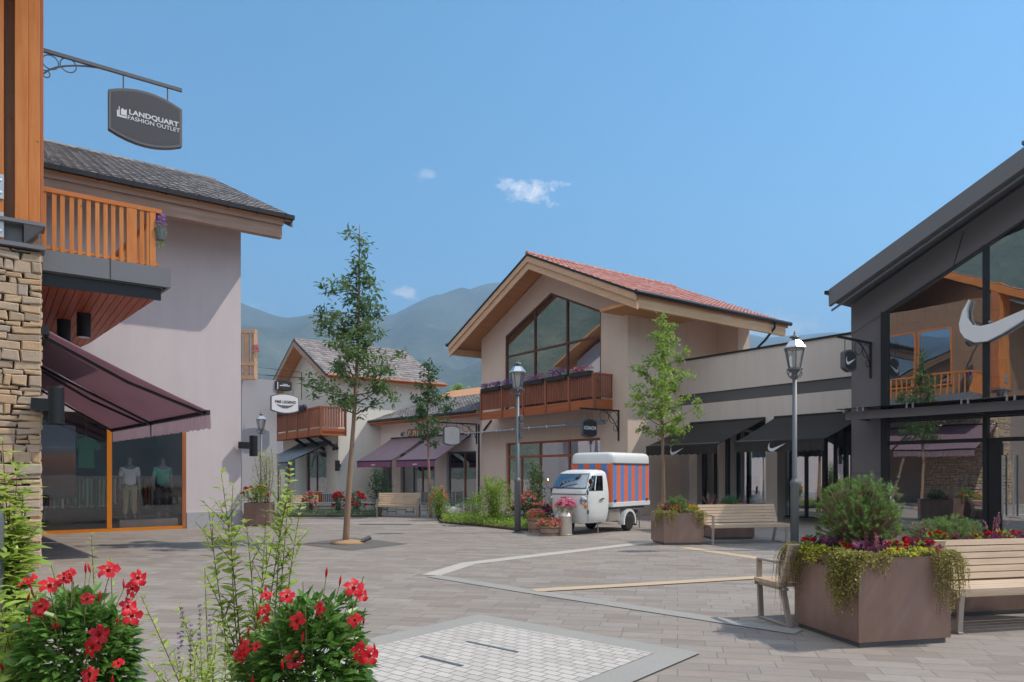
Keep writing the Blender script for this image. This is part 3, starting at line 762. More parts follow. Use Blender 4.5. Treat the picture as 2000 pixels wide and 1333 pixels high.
# ------------------------------------------------------------------ mauve shop
FB=22.4
sh=fthing('mauve_shop','mauve rendered shop with amber window frames under a grey tiled roof','shop',6.12,FB)
mb=MB(); prof_prism(mb,[(FB,3.25),(30.1,3.25),(37.8,3.25),(37.8,9.4),(30.1,12.95),(FB,9.5)],-9,6.12); mb.build('upper_wall',M['mauve'],sh)
MB().box(4.575,6.12,FB,37.8,-.05,3.25).build('pier_wall',M['mauve'],sh)
MB().box(4.59,6.16,FB-.04,37.8,-.05,.46).build('plinth',M['plinth'],sh)
MB().box(-9,.2,FB+.02,30,-.05,3.25).build('pier_wall',M['mauve'],sh)
fr=MB().box(.2,4.47,FB-.03,FB+.06,0,.09).build('shopfront_frame',M['orange_wood'],sh)
MB().box(2.56,2.68,FB-.035,FB+.06,.09,3.24).build('mullion',M['orange_wood_v'],fr)
MB().box(4.47,4.575,FB-.03,FB+.06,0,3.24).build('jamb',M['larch_dark'],fr)
MB().box(.2,2.56,FB+.0,FB+.012,.09,3.24).build('pane',M['glass_clear'],fr)
MB().box(2.68,4.47,FB+.0,FB+.012,.09,3.24).build('pane',M['glass_clear'],fr)
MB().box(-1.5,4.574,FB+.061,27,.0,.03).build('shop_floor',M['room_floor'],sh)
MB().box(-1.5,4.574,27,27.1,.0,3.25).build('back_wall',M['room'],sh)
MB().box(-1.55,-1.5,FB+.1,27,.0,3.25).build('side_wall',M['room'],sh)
MB().box(2.9,4.4,FB+.2,24.4,.03,.3).build('display_plinth',M['room_light'],sh)
# roof
ev=21.1; zr=13.25; ze=9.2; SL=math.hypot(30.1-ev,zr-ze)
mb=MB(); prof_prism(mb,[(ev,ze),(30.1,zr),(39.1,ze),(39.1,ze-.14),(30.1,zr-.14),(ev,ze-.14)],-9,7.2); mb.build('roof',M['pine_soffit'],sh)
rf=sh.children[-1]
tile_roof(rf,M['tile_grey'],(-9,ev-.04,ze+.02),(1,0,0),16.25,(0,30.1-ev,zr-ze),SL,tw=.27,th=.37,amp=.035,seed=2)
ridge_caps(rf,M['tile_grey'],(-9,30.1,zr+.03),(7.2,30.1,zr+.03),.1)
MB().beam((-9,ev-.07,ze-.02),(7.28,ev-.07,ze-.02),.13,.12).build('gutter',M['black'],rf)
mb=MB(); k=-1.0
while k<7.2: mb.box(k,k+.03,ev-.145,ev+.0,ze-.1,ze+.06); k+=.8
mb.build('gutter_clip',M['black'],rf)
MB().box(-9,6.98,ev+.10,ev+.32,ze-.62,ze-.15).build('eave_beam',M['larch_pale'],rf,bevel=.01)
MB().box(-9,7.0,ev+.03,ev+.1,ze-.26,ze-.12).build('eave_board',M['larch_pale'],rf)
mb=MB(); prof_prism(mb,[(ev,ze+.03),(30.1,zr+.03),(30.1,zr-.28),(ev,ze-.28)],7.2,7.26); mb.build('verge_board',M['steel_dark'],rf)
sg=MB(); rnd=random.Random(5)
for r in range(1,9):
    for c in range(30):
        if rnd.random()<.55: continue
        a_=-1.2+c*.27*1.0+(r%2)*.135; s=(r*2+.9)*.37; p=Vector((a_,ev,ze))+Vector((0,30.1-ev,zr-ze)).normalized()*s+Vector((0,-.41,.91))*.05
        sg.box(p.x-.02,p.x+.02,p.y-.03,p.y+.05,p.z,p.z+.07)
sg.build('snow_guard',M['lampgrey'],rf,kind='stuff')
# ---- inside the mauve shop
def mannequin(label,a,b,z,rot,top,bottom,arm=.16):
    t=thing('mannequin',label,'mannequin',W(a,b,z),TH+rot,'mannequins in the mauve shop')
    def skin(name,vs,es,rs,mat,sub=2):
        me=bpy.data.meshes.new(name); me.from_pydata(vs,es,[]); o=bpy.data.objects.new(name,me); COL.objects.link(o); o.parent=t
        md=o.modifiers.new('skin','SKIN'); 
        for i,r in enumerate(rs): me.skin_vertices[0].data[i].radius=r if isinstance(r,tuple) else (r,r)
        me.skin_vertices[0].data[0].use_root=True
        s=o.modifiers.new('sub','SUBSURF'); s.levels=sub; s.render_levels=sub
        md.use_smooth_shade=True; me.materials.append(mat); return o
    def V(l): return [(x,y,zz) for x,y,zz in l]
    vs=[(0,0,.98),(0,0,1.12),(0,0,1.32),(0,0,1.46),(0,-.01,1.56),(0,-.02,1.66),(0,-.03,1.76),
        (.1,0,.92),(.11,-.02,.52),(.12,.01,.1),(.12,-.14,.04),(-.1,0,.92),(-.1,.02,.52),(-.11,.0,.1),(-.12,-.14,.04),
        (.19,0,1.44),(.24,.03,1.16),(.25,-.04,.93),(.25,-.06,.84),(-.19,0,1.44),(-.24,.03,1.16),(-.25,-.04,.93),(-.25,-.06,.84)]
    es=[(0,1),(1,2),(2,3),(3,4),(4,5),(5,6),(0,7),(7,8),(8,9),(9,10),(0,11),(11,12),(12,13),(13,14),(3,15),(15,16),(16,17),(17,18),(3,19),(19,20),(20,21),(21,22)]
    rs=[(.15,.1),(.14,.1),(.16,.11),(.13,.08),.05,(.075,.09),(.06,.075),.085,.062,.042,.04,.085,.062,.042,.04,.058,.044,.034,.036,.058,.044,.034,.036]
    for sgn,base in ((1,18),(-1,22)):
        for k in range(5):
            dx=(-.028+.014*k)
            vs.append((sgn*.25+ (0 if k<4 else -sgn*.035),-.06+dx*(1 if k<4 else 1.6),.79 if k<4 else .83)); es.append((base,len(vs)-1)); rs.append(.012)
    skin('body',vs,es,rs,M['mannequin'])
    skin('shirt',[(0,0,.93),(0,0,1.1),(0,0,1.32),(0,0,1.45),(0,-.005,1.5),(.2,0,1.43),(.235,.02,1.2),(-.2,0,1.43),(-.235,.02,1.2)],[(0,1),(1,2),(2,3),(3,4),(3,5),(5,6),(3,7),(7,8)],[(.19,.13),(.18,.13),(.195,.14),(.16,.1),.065,.075,.062,.075,.062],top)
    skin('trousers',[(0,0,1.0),(.1,0,.9),(.11,-.02,.52),(.12,.01,.14),(-.1,0,.9),(-.1,.02,.52),(-.11,0,.14)],[(0,1),(1,2),(2,3),(0,4),(4,5),(5,6)],[(.17,.12),.105,.085,.07,.105,.085,.07],bottom)
    return t
mannequin('mannequin in open white shirt and khaki trousers behind the shop glass',3.18,22.85,.3,R(0),M['cloth_white'],M['cloth_khaki'])
mannequin('mannequin in teal polo shirt and navy trousers nearest the right jamb',4.05,22.95,.3,R(10),M['cloth_teal'],M['cloth_navy'])
t=fthing('hanging_shirt','green t-shirt hanging in the left shop window','t-shirt',2.12,22.9,1.75)
mb=MB(); a_,b_,z_=2.12,22.9,1.75
mb.prism([(a_-.2,b_,z_),(a_+.2,b_,z_),(a_+.19,b_,z_+.55),(a_+.28,b_,z_+.45),(a_+.36,b_,z_+.55),(a_+.2,b_,z_+.8),(a_+.07,b_,z_+.84),(a_-.07,b_,z_+.84),(a_-.2,b_,z_+.8),(a_-.36,b_,z_+.55),(a_-.28,b_,z_+.45),(a_-.19,b_,z_+.55)],(0,.1,0)); mb.build('shirt',M['cloth_green'],t,bevel=.03)
MB().tube([(a_,b_+.05,z_+.8),(a_,b_+.05,3.24)],.008,6).build('hanger_wire',M['silver'],t)
t=fthing('poster','landscape poster of an orange sunset in the left shop window','poster',1.3,22.8,.95)
MB().box(.75,1.86,22.8,22.83,.95,2.9).build('sheet',M['poster'],t); MB().box(.72,1.89,22.831,22.86,.92,2.93).build('backing',M['black'],t)
t=fthing('clothes_rack','clothes rack of green and red garments behind the sunset poster','rack',2.4,23.9,.03)
MB().tube([(1.2,23.9,.03),(1.2,23.9,1.5),(3.6,23.9,1.5),(3.6,23.9,.03)],.02,6).build('rail',M['silver'],t)
rnd=random.Random(9)
for k in range(22):
    a_=1.3+k*.1; MB().box(a_,a_+.05,23.7,24.1,.55+rnd.random()*.2,1.45).build('garment',M[rnd.choice(['cloth_green','cloth_teal','cloth_red','cloth_white','cloth_navy','cloth_green'])],t,bevel=.015)
t=fthing('clothes_rack','clothes rack of dark and red garments near the rear wall','rack',4,25.8,.03)
MB().tube([(3,25.8,.03),(3,25.8,1.5),(4.4,25.8,1.5),(4.4,25.8,.03)],.02,6).build('rail',M['silver'],t)
for k in range(12):
    a_=3.1+k*.1; MB().box(a_,a_+.05,25.6,26,.5,1.45).build('garment',M[rnd.choice(['cloth_navy','cloth_red','cloth_white','cloth_teal'])],t,bevel=.015)
# ---- long hanging sign of the stone house
def hang_sign(name,label,c,w,h,bulge,face,edge,hz,rot=TH,group='hanging shop signs',hooks=(-.3,.3)):
    # board lies in local x-z, its face looks to local -y
    t=thing(name,label,'sign',c,rot,group)
    ol=rounded_board(w,h,bulge); 
    MB().prism([(x,-.06,z) for x,z in ol],(0,.12,0)).build('board',edge,t,bevel=.006)
    s=(w-.09)/w
    MB().prism([(x*s,-.064,z*(1-.07/h*1.0)) for x,z in ol],(0,.002,0)).build('face',face,t)
    for hx in hooks:
        MB().tube([(hx*w,0,h/2+bulge*(1-(2*hx)**2)-.01),(hx*w,0,hz)],.014,6).build('hanger',M['steel_dark'],t)
    return t
t=fthing('sign_bracket','long dark steel bracket on the stone and timber house','bracket',.7,15.0,9.05)
scroll_bracket(t,(.66,15,9.02),(1,0,0),2.33,.62,M['steel_dark'],.055,'arm')
cs=W(2.36,15.0,8.27)
t=hang_sign('hanging_sign','large dark grey outlet sign hanging from the long bracket against the sky',cs,1.25,.72,.15,M['sign_grey'],M['steel_dark'],.72)
X,Z=Vector((1,0,0)),Vector((0,0,1))
mb=MB(); put_geo(mb,text_geo('LANDQUART',.125,.003,.0035,1.12),(.13,-.068,.035),X,Z); put_geo(mb,text_geo('FASHION OUTLET',.108,.003,.001,1.02),(.13,-.068,-.075),X,Z)
mb.build('lettering',M['letter_grey'],t)
mb=MB(); 
for p in ([(-.46,-.1),(-.33,-.1),(-.33,.07),(-.365,.045),(-.395,.075),(-.425,.045),(-.425,-.05),(-.34,-.05),(-.34,-.065),(-.445,-.065),(-.445,.09),(-.46,.09)],[(-.49,-.1),(-.462,-.1),(-.462,.02),(-.49,.02)]):
    mb.prism([(x,-.069,z) for x,z in p],(0,.004,0))
mb.build('emblem',M['letter_grey'],t)
# ------------------------------------------------------------------ house with the big gable window (centre)
AC=19.5
bR=onA(1226,900,AC)[0]; bL=onA(940.5,900,AC)[0]
bm=24.0; zR=10.8; bE0,bE1=17.75,30.4; zE=7.95; aV=18.25; aV1=27.4
ch=fthing('gable_house','taupe gable house with a big pointed window and red tiled roof','house',AC,bR)
def zroof(b): return zR-(zR-zE)*abs(b-bm)/((bm-bE0) if b<bm else (bE1-bm))
# front wall with gable opening and shop opening
gw=[onA(986.7,657.5,AC),onA(1075.4,572,AC),onA(1173.8,607,AC)]
gb0,gb1=gw[2][0],gw[0][0]; gz0=4.3
s0b,s0t=onA(1172,855,AC); s1b,s1t=onA(987.8,866,AC); zt=(s0t+s1t)/2
TW=.35
mb=MB()
def wallpoly(p): mb.prism([(AC,b,z) for b,z in p],(TW,0,0))
wallpoly([(bR,zt),(bL,zt),(bL,gz0),(bR,gz0)])
wallpoly([(bR,-.4),(s0b,-.4),(s0b,zt),(bR,zt)]); wallpoly([(s1b,-.4),(bL,-.4),(bL,zt),(s1b,zt)])
gzr=gw[2][1]; gzl=gw[0][1]; apb,apz=gw[1]
wallpoly([(bR,gz0),(gb0,gz0),(gb0,gzr),(gb0,zroof(gb0)-.25),(bR,zroof(bR)-.25)])
wallpoly([(gb1,gz0),(bL,gz0),(bL,zroof(bL)-.25),(gb1,zroof(gb1)-.25),(gb1,gzl)])
wallpoly([(gb0,gzr),(apb,apz),(apb,zroof(apb)-.25),(gb0,zroof(gb0)-.25)])
wallpoly([(apb,apz),(gb1,gzl),(gb1,zroof(gb1)-.25),(bm,zR-.25),(apb,zroof(apb)-.25)])
mb.build('front_wall',M['taupe'],ch)
mb=MB(); mb.box(AC+TW,22.4,bR,bR+.35,-.05,zroof(bR)-.25); mb.box(22.7,26.2,bR+1.1,bR+1.4,-.05,zroof(bR+1.1)-.25); mb.box(26.2,27.0,bR,bR+1.4,-.05,zroof(bR)-.26); mb.box(22.4,22.7,bR,bR+1.4,-.05,zroof(bR)-.26)
mb.box(AC+TW,27,bL-.35,bL,-.05,zroof(bL)-.25); mb.build('side_wall',M['taupe'],ch)
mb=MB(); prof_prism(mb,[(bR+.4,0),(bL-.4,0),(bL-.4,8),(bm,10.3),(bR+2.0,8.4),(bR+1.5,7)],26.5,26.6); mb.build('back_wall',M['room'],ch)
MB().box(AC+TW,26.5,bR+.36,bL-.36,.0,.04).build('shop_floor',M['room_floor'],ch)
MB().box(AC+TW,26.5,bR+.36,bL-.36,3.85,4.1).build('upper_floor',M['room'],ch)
# big pointed window
win=MB()
fw=.09
def fbar(p,q,w_=fw,d=.1): win.beam((AC+.08,p[0],p[1]),(AC+.08,q[0],q[1]),d,w_,up=(0,0,1) if abs(p[0]-q[0])>.01 else (0,1,0))
P0,P1,P2,P3,P4=(gb1-.04,gz0),(gb1-.04,gzl-.03),(apb,apz-.05),(gb0+.04,gzr-.03),(gb0+.04,gz0)
for p,q in ((P0,P1),(P1,P2),(P2,P3),(P3,P4)): fbar(p,q)
w1=win.build('gable_window',M['window_brown'],ch)
def zt_of(b): 
    return gzl+(apz-gzl)*(gb1-b)/(gb1-apb) if b>apb else gzr+(apz-gzr)*(b-gb0)/(apb-gb0)
mbs=[onA(1043,700,AC)[0],onA(1106,700,AC)[0]]
ztr=onA(1106,671,AC)[1]
for b in mbs: MB().box(AC+.03,AC+.13,b-.04,b+.04,gz0,zt_of(b)-.06).build('mullion',M['window_brown'],w1)
edges=[gb1]+mbs+[gb0]
for i in range(3): MB().box(AC+.035,AC+.125,edges[i+1]+.05,edges[i]-.05,ztr-.04,ztr+.04).build('transom',M['window_brown'],w1)
for i in range(3):
    b1,b0=edges[i],edges[i+1]
    poly=[(b0,gz0),(b1,gz0),(b1,zt_of(b1)-.05)]+([(apb,apz-.08)] if b0<apb<b1 else [])+[(b0,zt_of(b0)-.05)]
    MB().prism([(AC+.085,b,z) for b,z in poly],(.012,0,0)).build('pane',M['glass_hi'],w1)
# shopfront
sf=MB(); frame_rect(sf,AC+.1,'a',s0b,s1b,.02,zt,.09,.1); sfo=sf.build('shopfront_frame',M['redwood_b'],ch)
tz=onA(1050,891.5,AC)[1]
mu=[onA(1050.8,880,AC)[0],onA(1107.8,880,AC)[0]]
for b in mu+[s1b-1.1]: MB().box(AC+.105,AC+.195,b-.045,b+.045,.1,zt-.09 if b in mu else tz).build('mullion',M['redwood'],sfo)
MB().box(AC+.107,AC+.193,s0b+.09,s1b-.09,tz-.05,tz+.05).build('transom',M['redwood_b'],sfo)
ed=[s0b]+mu[::-1]+[s1b]
for i in range(3): MB().box(AC+.14,AC+.152,ed[i]+.04,ed[i+1]-.04,.1,zt-.08).build('pane',M['glass_hi'],sfo)
# roof
mb=MB(); prof_prism(mb,[(bE0,zE),(bm,zR),(bE1,zE),(bE1,zE-.2),(bm,zR-.2),(bE0,zE-.2)],aV+.05,aV1); rf=mb.build('roof',M['pine_soffit'],ch)
SLr=math.hypot(bm-bE0,zR-zE)
tile_roof(rf,M['tile_red'],(aV-.05,bE0-.05,zE+.0),(1,0,0),aV1-aV+.1,(0,bm-bE0,zR-zE),SLr+.05,tw=.24,th=.36,seed=21)
tile_roof(rf,M['tile_red'],(aV-.05,bE1+.05,zE+.0),(1,0,0),aV1-aV+.1,(0,bm-bE1,zR-zE),math.hypot(bE1-bm,zR-zE)+.05,tw=.24,th=.36,seed=22)
ridge_caps(rf,M['tile_red'],(aV-.06,bm,zR+.05),(aV1,bm,zR+.05),.1)
for nm,dz0,dz1,a0,a1,mt in (('verge_flashing',.04,-.05,aV-.06,aV+.0,'black'),('barge_board',-.05,-.3,aV-.03,aV+.02,'pine_pale'),('barge_board',-.3,-.6,aV+.03,aV+.1,'pine_pale')):
    mb=MB(); prof_prism(mb,[(bE0-.03,zE+dz0),(bm,zR+dz0),(bm,zR+dz1),(bE0-.03,zE+dz1)],a0,a1); prof_prism(mb,[(bm,zR+dz0),(bE1+.03,zE+dz0),(bE1+.03,zE+dz1),(bm,zR+dz1)],a0,a1); mb.build(nm,M[mt],rf)
MB().tube([(aV-.1,bE0-.1,zE-.02),(aV1+.05,bE0-.1,zE-.02)],.085,10).build('gutter',M['black'],rf)
MB().tube([(aV-.1,bE1+.1,zE-.02),(aV1+.05,bE1+.1,zE-.02)],.085,10).build('gutter',M['black'],rf)
MB().box(aV+.12,aV1-.15,bE0+.02,bE0+.18,zE-.52,zE-.2).build('eave_beam',M['pine_a'],rf)
MB().box(aV+.12,aV1-.15,bE1-.18,bE1-.02,zE-.52,zE-.2).build('eave_beam',M['pine_a'],rf)
MB().box(aV+.1,22.35,bE0+.2,bR+.3,zE-.34,zE-.22).build('soffit_panel',M['pine_soffit'],rf)
px_=26.3
MB().tube([(px_,bE0-.1,zE-.1),(px_,bE0-.1,zE-.3),(px_,bE0+.35,zE-.75),(px_,bR-.1,zE-1.6),(px_,bR-.1,3)],.05,8).build('downpipe',M['black'],rf)
# balcony
aB=18.55; bb0=onA(1161,760,aB)[0]; bb1=onA(939,760,aB)[0]; zb0,zb1=4.08,5.38
bal=MB().box(aB+.05,AC-.0,bb0+.05,bb1-.05,zb0+.12,zb0+.3).build('balcony',M['redwood_b'],ch)
MB().box(aB,aB+.05,bb0,bb1,zb0,zb0+.36).build('floor_beam',M['redwood_b'],bal)
MB().box(aB+.05,AC-.0,bb0,bb0+.05,zb0,zb0+.36).build('floor_beam',M['redwood_b'],bal)
MB().box(aB-.02,aB+.07,bb0-.02,bb1+.02,zb1,zb1+.06).build('handrail',M['redwood_b'],bal)
MB().box(aB+.08,AC,bb0-.02,bb0+.07,zb1,zb1+.06).build('handrail',M['redwood_b'],bal)
posts=[939.5,981,1022,1066,1112,1160]
pb=[onA(x,760,aB)[0] for x in posts]
for b in pb: MB().box(aB-.035,aB+.065,b-.05,b+.05,zb0+.02,zb1).build('post',M['redwood'],bal)
for i in range(5):
    b1,b0=pb[i]-.06,pb[i+1]+.06; mb=MB(); n=max(4,int((b1-b0)/.105)); 
    for k in range(n): b=b0+(b1-b0)*(k+.5)/n; mb.box(aB+.0,aB+.03,b-.034,b+.034,zb0+.45,zb1)
    mb.box(aB+.031,aB+.05,b0,b1,zb0+.46,zb0+.52); mb.box(aB+.031,aB+.05,b0,b1,zb1-.1,zb1-.04)
    mb.build('slat_panel',M['redwood'],bal)
mb=MB()
for k in range(8): a_=aB+.12+k*.112; mb.box(a_-.034,a_+.034,bb0,bb0+.03,zb0+.45,zb1)
mb.box(aB+.08,AC,bb0+.031,bb0+.05,zb0+.46,zb0+.52); mb.build('slat_panel',M['redwood'],bal)
# glazed canopy over the shop
cn=MB().box(18.75,AC,onA(1140,829,18.75)[0],bL+.2,3.55,3.565).build('glass_canopy',M['glass_dark'],ch)
b0c=onA(1105,829.5,18.75)[0]
MB().tube([(18.74,b0c,3.55),(18.74,bL+.35,3.55)],.025,8).build('canopy_rod',M['silver'],cn)
MB().box(18.7,18.78,onA(1180,822,18.7)[0],b0c,3.46,3.62).build('canopy_beam',M['lampgrey'],cn)
for k in range(7):
    b=b0c+(bL-b0c)*k/6; MB().lathe([(.04,-.06),(.05,0),(.03,.07),(0,.08)],(18.74,b,3.55),8).build('clamp',M['silver'],cn)
MB().beam((AC-.02,bL-.25,3.7),(AC-.02,bL-.9,4.15),.06,.1,up=(1,0,0)).build('balcony_strut',M['black'],bal)
MB().tube([(AC-.12,bL+.06,4.0),(AC-.12,bL+.06,-.2)],.05,8).build('downpipe',M['black'],ch)
MB().box(19.95+1.2,19.95+1.42,bR-.06,bR,6.4,6.62).build('wall_sensor',M['white_paint'],ch)
# flower boxes on that balcony
def blossoms(mb,c,rad,n,size,rnd,zflat=1.0):
    for i in range(n):
        u=Vector((rnd.gauss(0,1),rnd.gauss(0,1),rnd.gauss(0,1))).normalized()
        if u.z<-.2: u.z=-u.z
        p=Vector(c)+Vector((u.x*rad[0],u.y*rad[1],u.z*rad[2]))*rnd.uniform(.75,1.05)
        nrm=(u+Vector((0,0,.4))+Vector((rnd.gauss(0,.3),rnd.gauss(0,.3),0))).normalized()
        s=size*rnd.uniform(.7,1.2); x=nrm.orthogonal().normalized(); y=nrm.cross(x); v=rnd.random(); m=5
        vs=[p-nrm*s*.25]
        for k in range(m*2):
            an=math.pi*k/m+v*3; r_=s*(.5 if k%2==0 else .36); vs.append(p+(x*math.cos(an)+y*math.sin(an))*r_+nrm*s*.08*(k%2))
        mb.add(vs,[(0,1+k,1+(k+1)%(2*m)) for k in range(2*m)],v)
def leaves(mb,c,rad,n,l,w_,rnd,up=.3,inner=.35,big=False,droop=0):
    for i in range(n):
        u=Vector((rnd.gauss(0,1),rnd.gauss(0,1),rnd.gauss(0,1))).normalized()
        k=inner+(1-inner)*rnd.random()**.5
        p=Vector(c)+Vector((u.x*rad[0],u.y*rad[1],u.z*rad[2]))*k
        d=(u+Vector((rnd.gauss(0,.6),rnd.gauss(0,.6),up-droop*rnd.random()+rnd.gauss(0,.4)))).normalized()
        nr=(u*.5+Vector((rnd.gauss(0,.5),rnd.gauss(0,.5),1))).normalized()
        s=rnd.uniform(.65,1.2)
        (mb.bigleaf if big else mb.leaf)(p,d,nr,l*s,w_*s,rnd.random())
def flower_box(label,loc,rot,L,group,cols,seed,tall=.18,boxmat='black'):
    rnd=random.Random(seed); t=thing('flower_box',label,'flower box',loc,rot,group)
    MB().box(-L/2,L/2,-.1,.1,0,.17).build('trough',M[boxmat],t)
    mb=MB()
    for k in range(int(L/.16)): leaves(mb,(-L/2+.1+k*.16,0,.2),(.14,.16,tall),40,.06,.03,rnd)
    mb.build('foliage',M['leaf_dark'],t,attr=True)
    for ci,cname in enumerate(cols):
        mb=MB()
        for k in range(int(L/.16)):
            if rnd.random()<.75: blossoms(mb,(-L/2+.1+k*.16,rnd.uniform(-.05,.02),.22),(.13,.17,tall),int(26/len(cols)),.075,rnd)
        mb.build('blossoms',M[cname],t,attr=True)
    return t
lab=['leftmost dark flower box on the red brown balcony','violet petunia box second from the left on the red brown balcony','pale purple petunia box in the middle of the red brown balcony','full magenta and purple petunia box on the red brown balcony','pink petunia box nearest the right corner of the red brown balcony']
for i in range(5):
    b=(pb[i]+pb[i+1])/2; flower_box(lab[i],W(aB-.02,b,zb1-.02),TH+R(90),abs(pb[i]-pb[i+1])-.25,'flower boxes on the red brown balcony',[['pet_purple'],['pet_purple'],['pet_purple','pet_pink'],['pet_purple','pet_mixed'],['pet_mixed','pet_pink']][i],50+i,tall=.2 if i!=3 else .28)
# hanging sign COACH
def small_sign(label,blabel,bbase,bdir,L,drop,signoff,w_,h_,bul,face,edge,hz,txt,bm_='black',two=True):
    t=thing('sign_bracket',blabel,'bracket',bbase,TH,'scrolled sign brackets'); scroll_bracket(t,(0,0,0),bdir,L,drop,M[bm_],.055,'arm')
    s=hang_sign('hanging_sign',label,Vector(bbase)+W(*signoff),w_,h_,bul,M[face],M[edge],hz)
    if txt: txt(s)
    return s
bz=onA(1209,803,AC); 
def t_coach(s):
    mb=MB(); put_geo(mb,text_geo('COACH',.165,.003,.006,.98),(0,-.068,.0),X,Z); mb.build('lettering',M['sign_white'],s)
small_sign('black octagonal sign with white COACH lettering','black scrolled bracket on the taupe house right of the balcony',W(AC,bz[0],bz[1]),(-1,0,0),2.0,1.15,(-1.55,0,-.72),.72,.5,.11,'sign_black','steel_dark',.66,t_coach)
# ------------------------------------------------------------------ concrete wing with black awnings
AW=22.4
b0w,b1w=8.0,bR
wg=fthing('concrete_wing','grey board marked concrete shop wing with a dark steel beam','shop wing',AW,b0w)
zp=6.08; zbm0=onA(1553,771,AW)[1]; zbm1=zbm0+.42; zsh=3.5
mb=MB(); mb.box(AW,AW+.35,b0w,b1w+.2,zbm1,zp); mb.box(AW,AW+.35,b0w,b1w+.2,zsh,zbm0); mb.build('wall',M['concrete'],wg)
MB().box(AW-.04,AW+.4,b0w,b1w+.2,zp,zp+.07).build('parapet_cap',M['black'],wg)
MB().box(AW+.06,AW+.4,b0w,b1w+.2,zbm0,zbm1).build('steel_beam',M['steel_dark'],wg)
MB().box(AW+.1,AW+9,b0w,bR-.05,zsh-.02,zsh+.02).build('ceiling',M['room'],wg)
MB().box(AW+8,AW+8.1,b0w,bR-.1,0,zsh).build('back_wall',M['room_light'],wg)
MB().box(AW+.36,AW+8,b0w,bR-.1,.02,.04).build('shop_floor',M['room_floor'],wg)
def bw(px,y=950): return onA(px,y,AW)[0]
for x0,x1 in ((1326,1346),(1495,1518),(1404,1424)):
    MB().box(AW,AW+.6,bw(x1),bw(x0),-.05,zsh).build('pier',M['concrete'],wg)
MB().box(AW+.0,AW+.3,bR-.9,bR-.0,-.05,zsh).build('pier',M['concrete'],wg)
gl=MB().box(AW+.45,AW+.5,b0w,bR-.3,3.3,zsh-.02).build('shopfront_frame',M['black'],wg)
MB().box(AW+.45,AW+.5,b0w,bR-.3,0,.1).build('bottom_rail',M['black'],gl)
for x in (1299,1357,1382,1427,1530,1560,1617,1650): MB().box(AW+.42,AW+.53,bw(x)-.05,bw(x)+.05,.1,3.3).build('mullion',M['black'],gl)
xs_=[1290,1357,1427,1530,1617,1690]
for x0,x1 in zip(xs_,xs_[1:]): MB().box(AW+.47,AW+.482,bw(x1)+.05,bw(x0)-.05,.1,3.3).build('pane',M['glass_hi'],gl)
for px in (1427,1617): MB().box(AW-.25,AW-.1,bw(px)-.06,bw(px)+.06,0,3.3).build('steel_post',M['black'],wg)
def swoosh(mb,o,xd,yd,s,th):
    # checkmark-like curved wing outline
    up=[(-.5,-.02),(-.47,.10),(-.41,.21),(-.40,.2),(-.425,.1),(-.42,.02),(-.38,-.05),(-.3,-.075),(-.2,-.065),(.5,.16)]
    lo=[(.5,.16),(-.12,-.18),(-.25,-.235),(-.36,-.23),(-.45,-.17),(-.49,-.1)]
    pts=up+lo[1:]
    o,xd,yd=Vector(o),Vector(xd),Vector(yd); nd=xd.cross(yd)
    mb.prism([o+xd*(x*s)+yd*(y*s) for x,y in pts],nd*th); return mb
Xb=Vector((0,-1,0))
a1=awning(wg,((AW-.05,18.75,3.56),(AW-.05,15.4,3.56),(19.7,15.4,2.6),(19.7,18.6,2.6)),M['black_fab'],M['black_fab'],.34,M['black'])
a2=awning(wg,((AW-.05,15.0,3.56),(AW-.05,11.6,3.56),(19.75,11.6,2.62),(19.75,14.75,2.62)),M['black_fab'],M['black_fab'],.34,M['black'])
for aw_,px,py,aa in ((a1,1322,881,19.62),(a2,1517,873,19.66)):
    b,z=onA(px,py,aa); mb=MB(); swoosh(mb,(aa,b,z),Xb,Z,.62,.004); mb.build('emblem',M['letter_grey'],aw_)
for i,(b,z) in enumerate(((17.2,3.35),(16.2,3.4),(13.4,3.4),(12.2,3.35),(10.5,3.4))):
    t=thing('ceiling_spot',['warm spot lamp in the shop by the young tree','warm spot lamp behind the first black awning','warm spot lamp behind the second black awning','warm spot lamp right of the second black awning','warm spot lamp near the dark panel wall'][i],'spot lamp',W(AW+3+i%2,b,z),TH,'shop spot lamps')
    MB().lathe([(.07,0),(.07,.25)],(0,0,0),10).build('can',M['black'],t); MB().lathe([(0,-.002),(.055,-.002)],(0,0,0),10).build('lens',M['spot'],t)
# display stands inside the wing
rnd=random.Random(31)
for i,(a_,b_,hh_,cl) in enumerate(((25,18.2,1.5,'cloth_red'),(26,16.5,1.4,'cloth_navy'),(25.4,13.9,1.3,'cloth_white'),(25,12.4,1.45,'cloth_khaki'),(26,10.6,1.5,'cloth_navy'))):
    t=thing('clothes_rail',['rail of red garments in the shop by the young tree','rail of navy garments behind the first black awning','rail of white garments behind the second black awning','rail of khaki garments right of the second black awning','rail of dark garments near the dark panel wall'][i],'rail',W(a_,b_,.04),TH+R(90),'clothes rails in the concrete wing')
    MB().tube([(-.7,0,0),(-.7,0,hh_),(.7,0,hh_),(.7,0,0)],.02,6).build('rail',M['silver'],t)
    for k in range(9): MB().box(-.6+k*.14,-.54+k*.14,-.2,.2,hh_-.9-.1*rnd.random(),hh_-.03).build('garment',M[cl if rnd.random()<.7 else 'cloth_white'],t,bevel=.012)
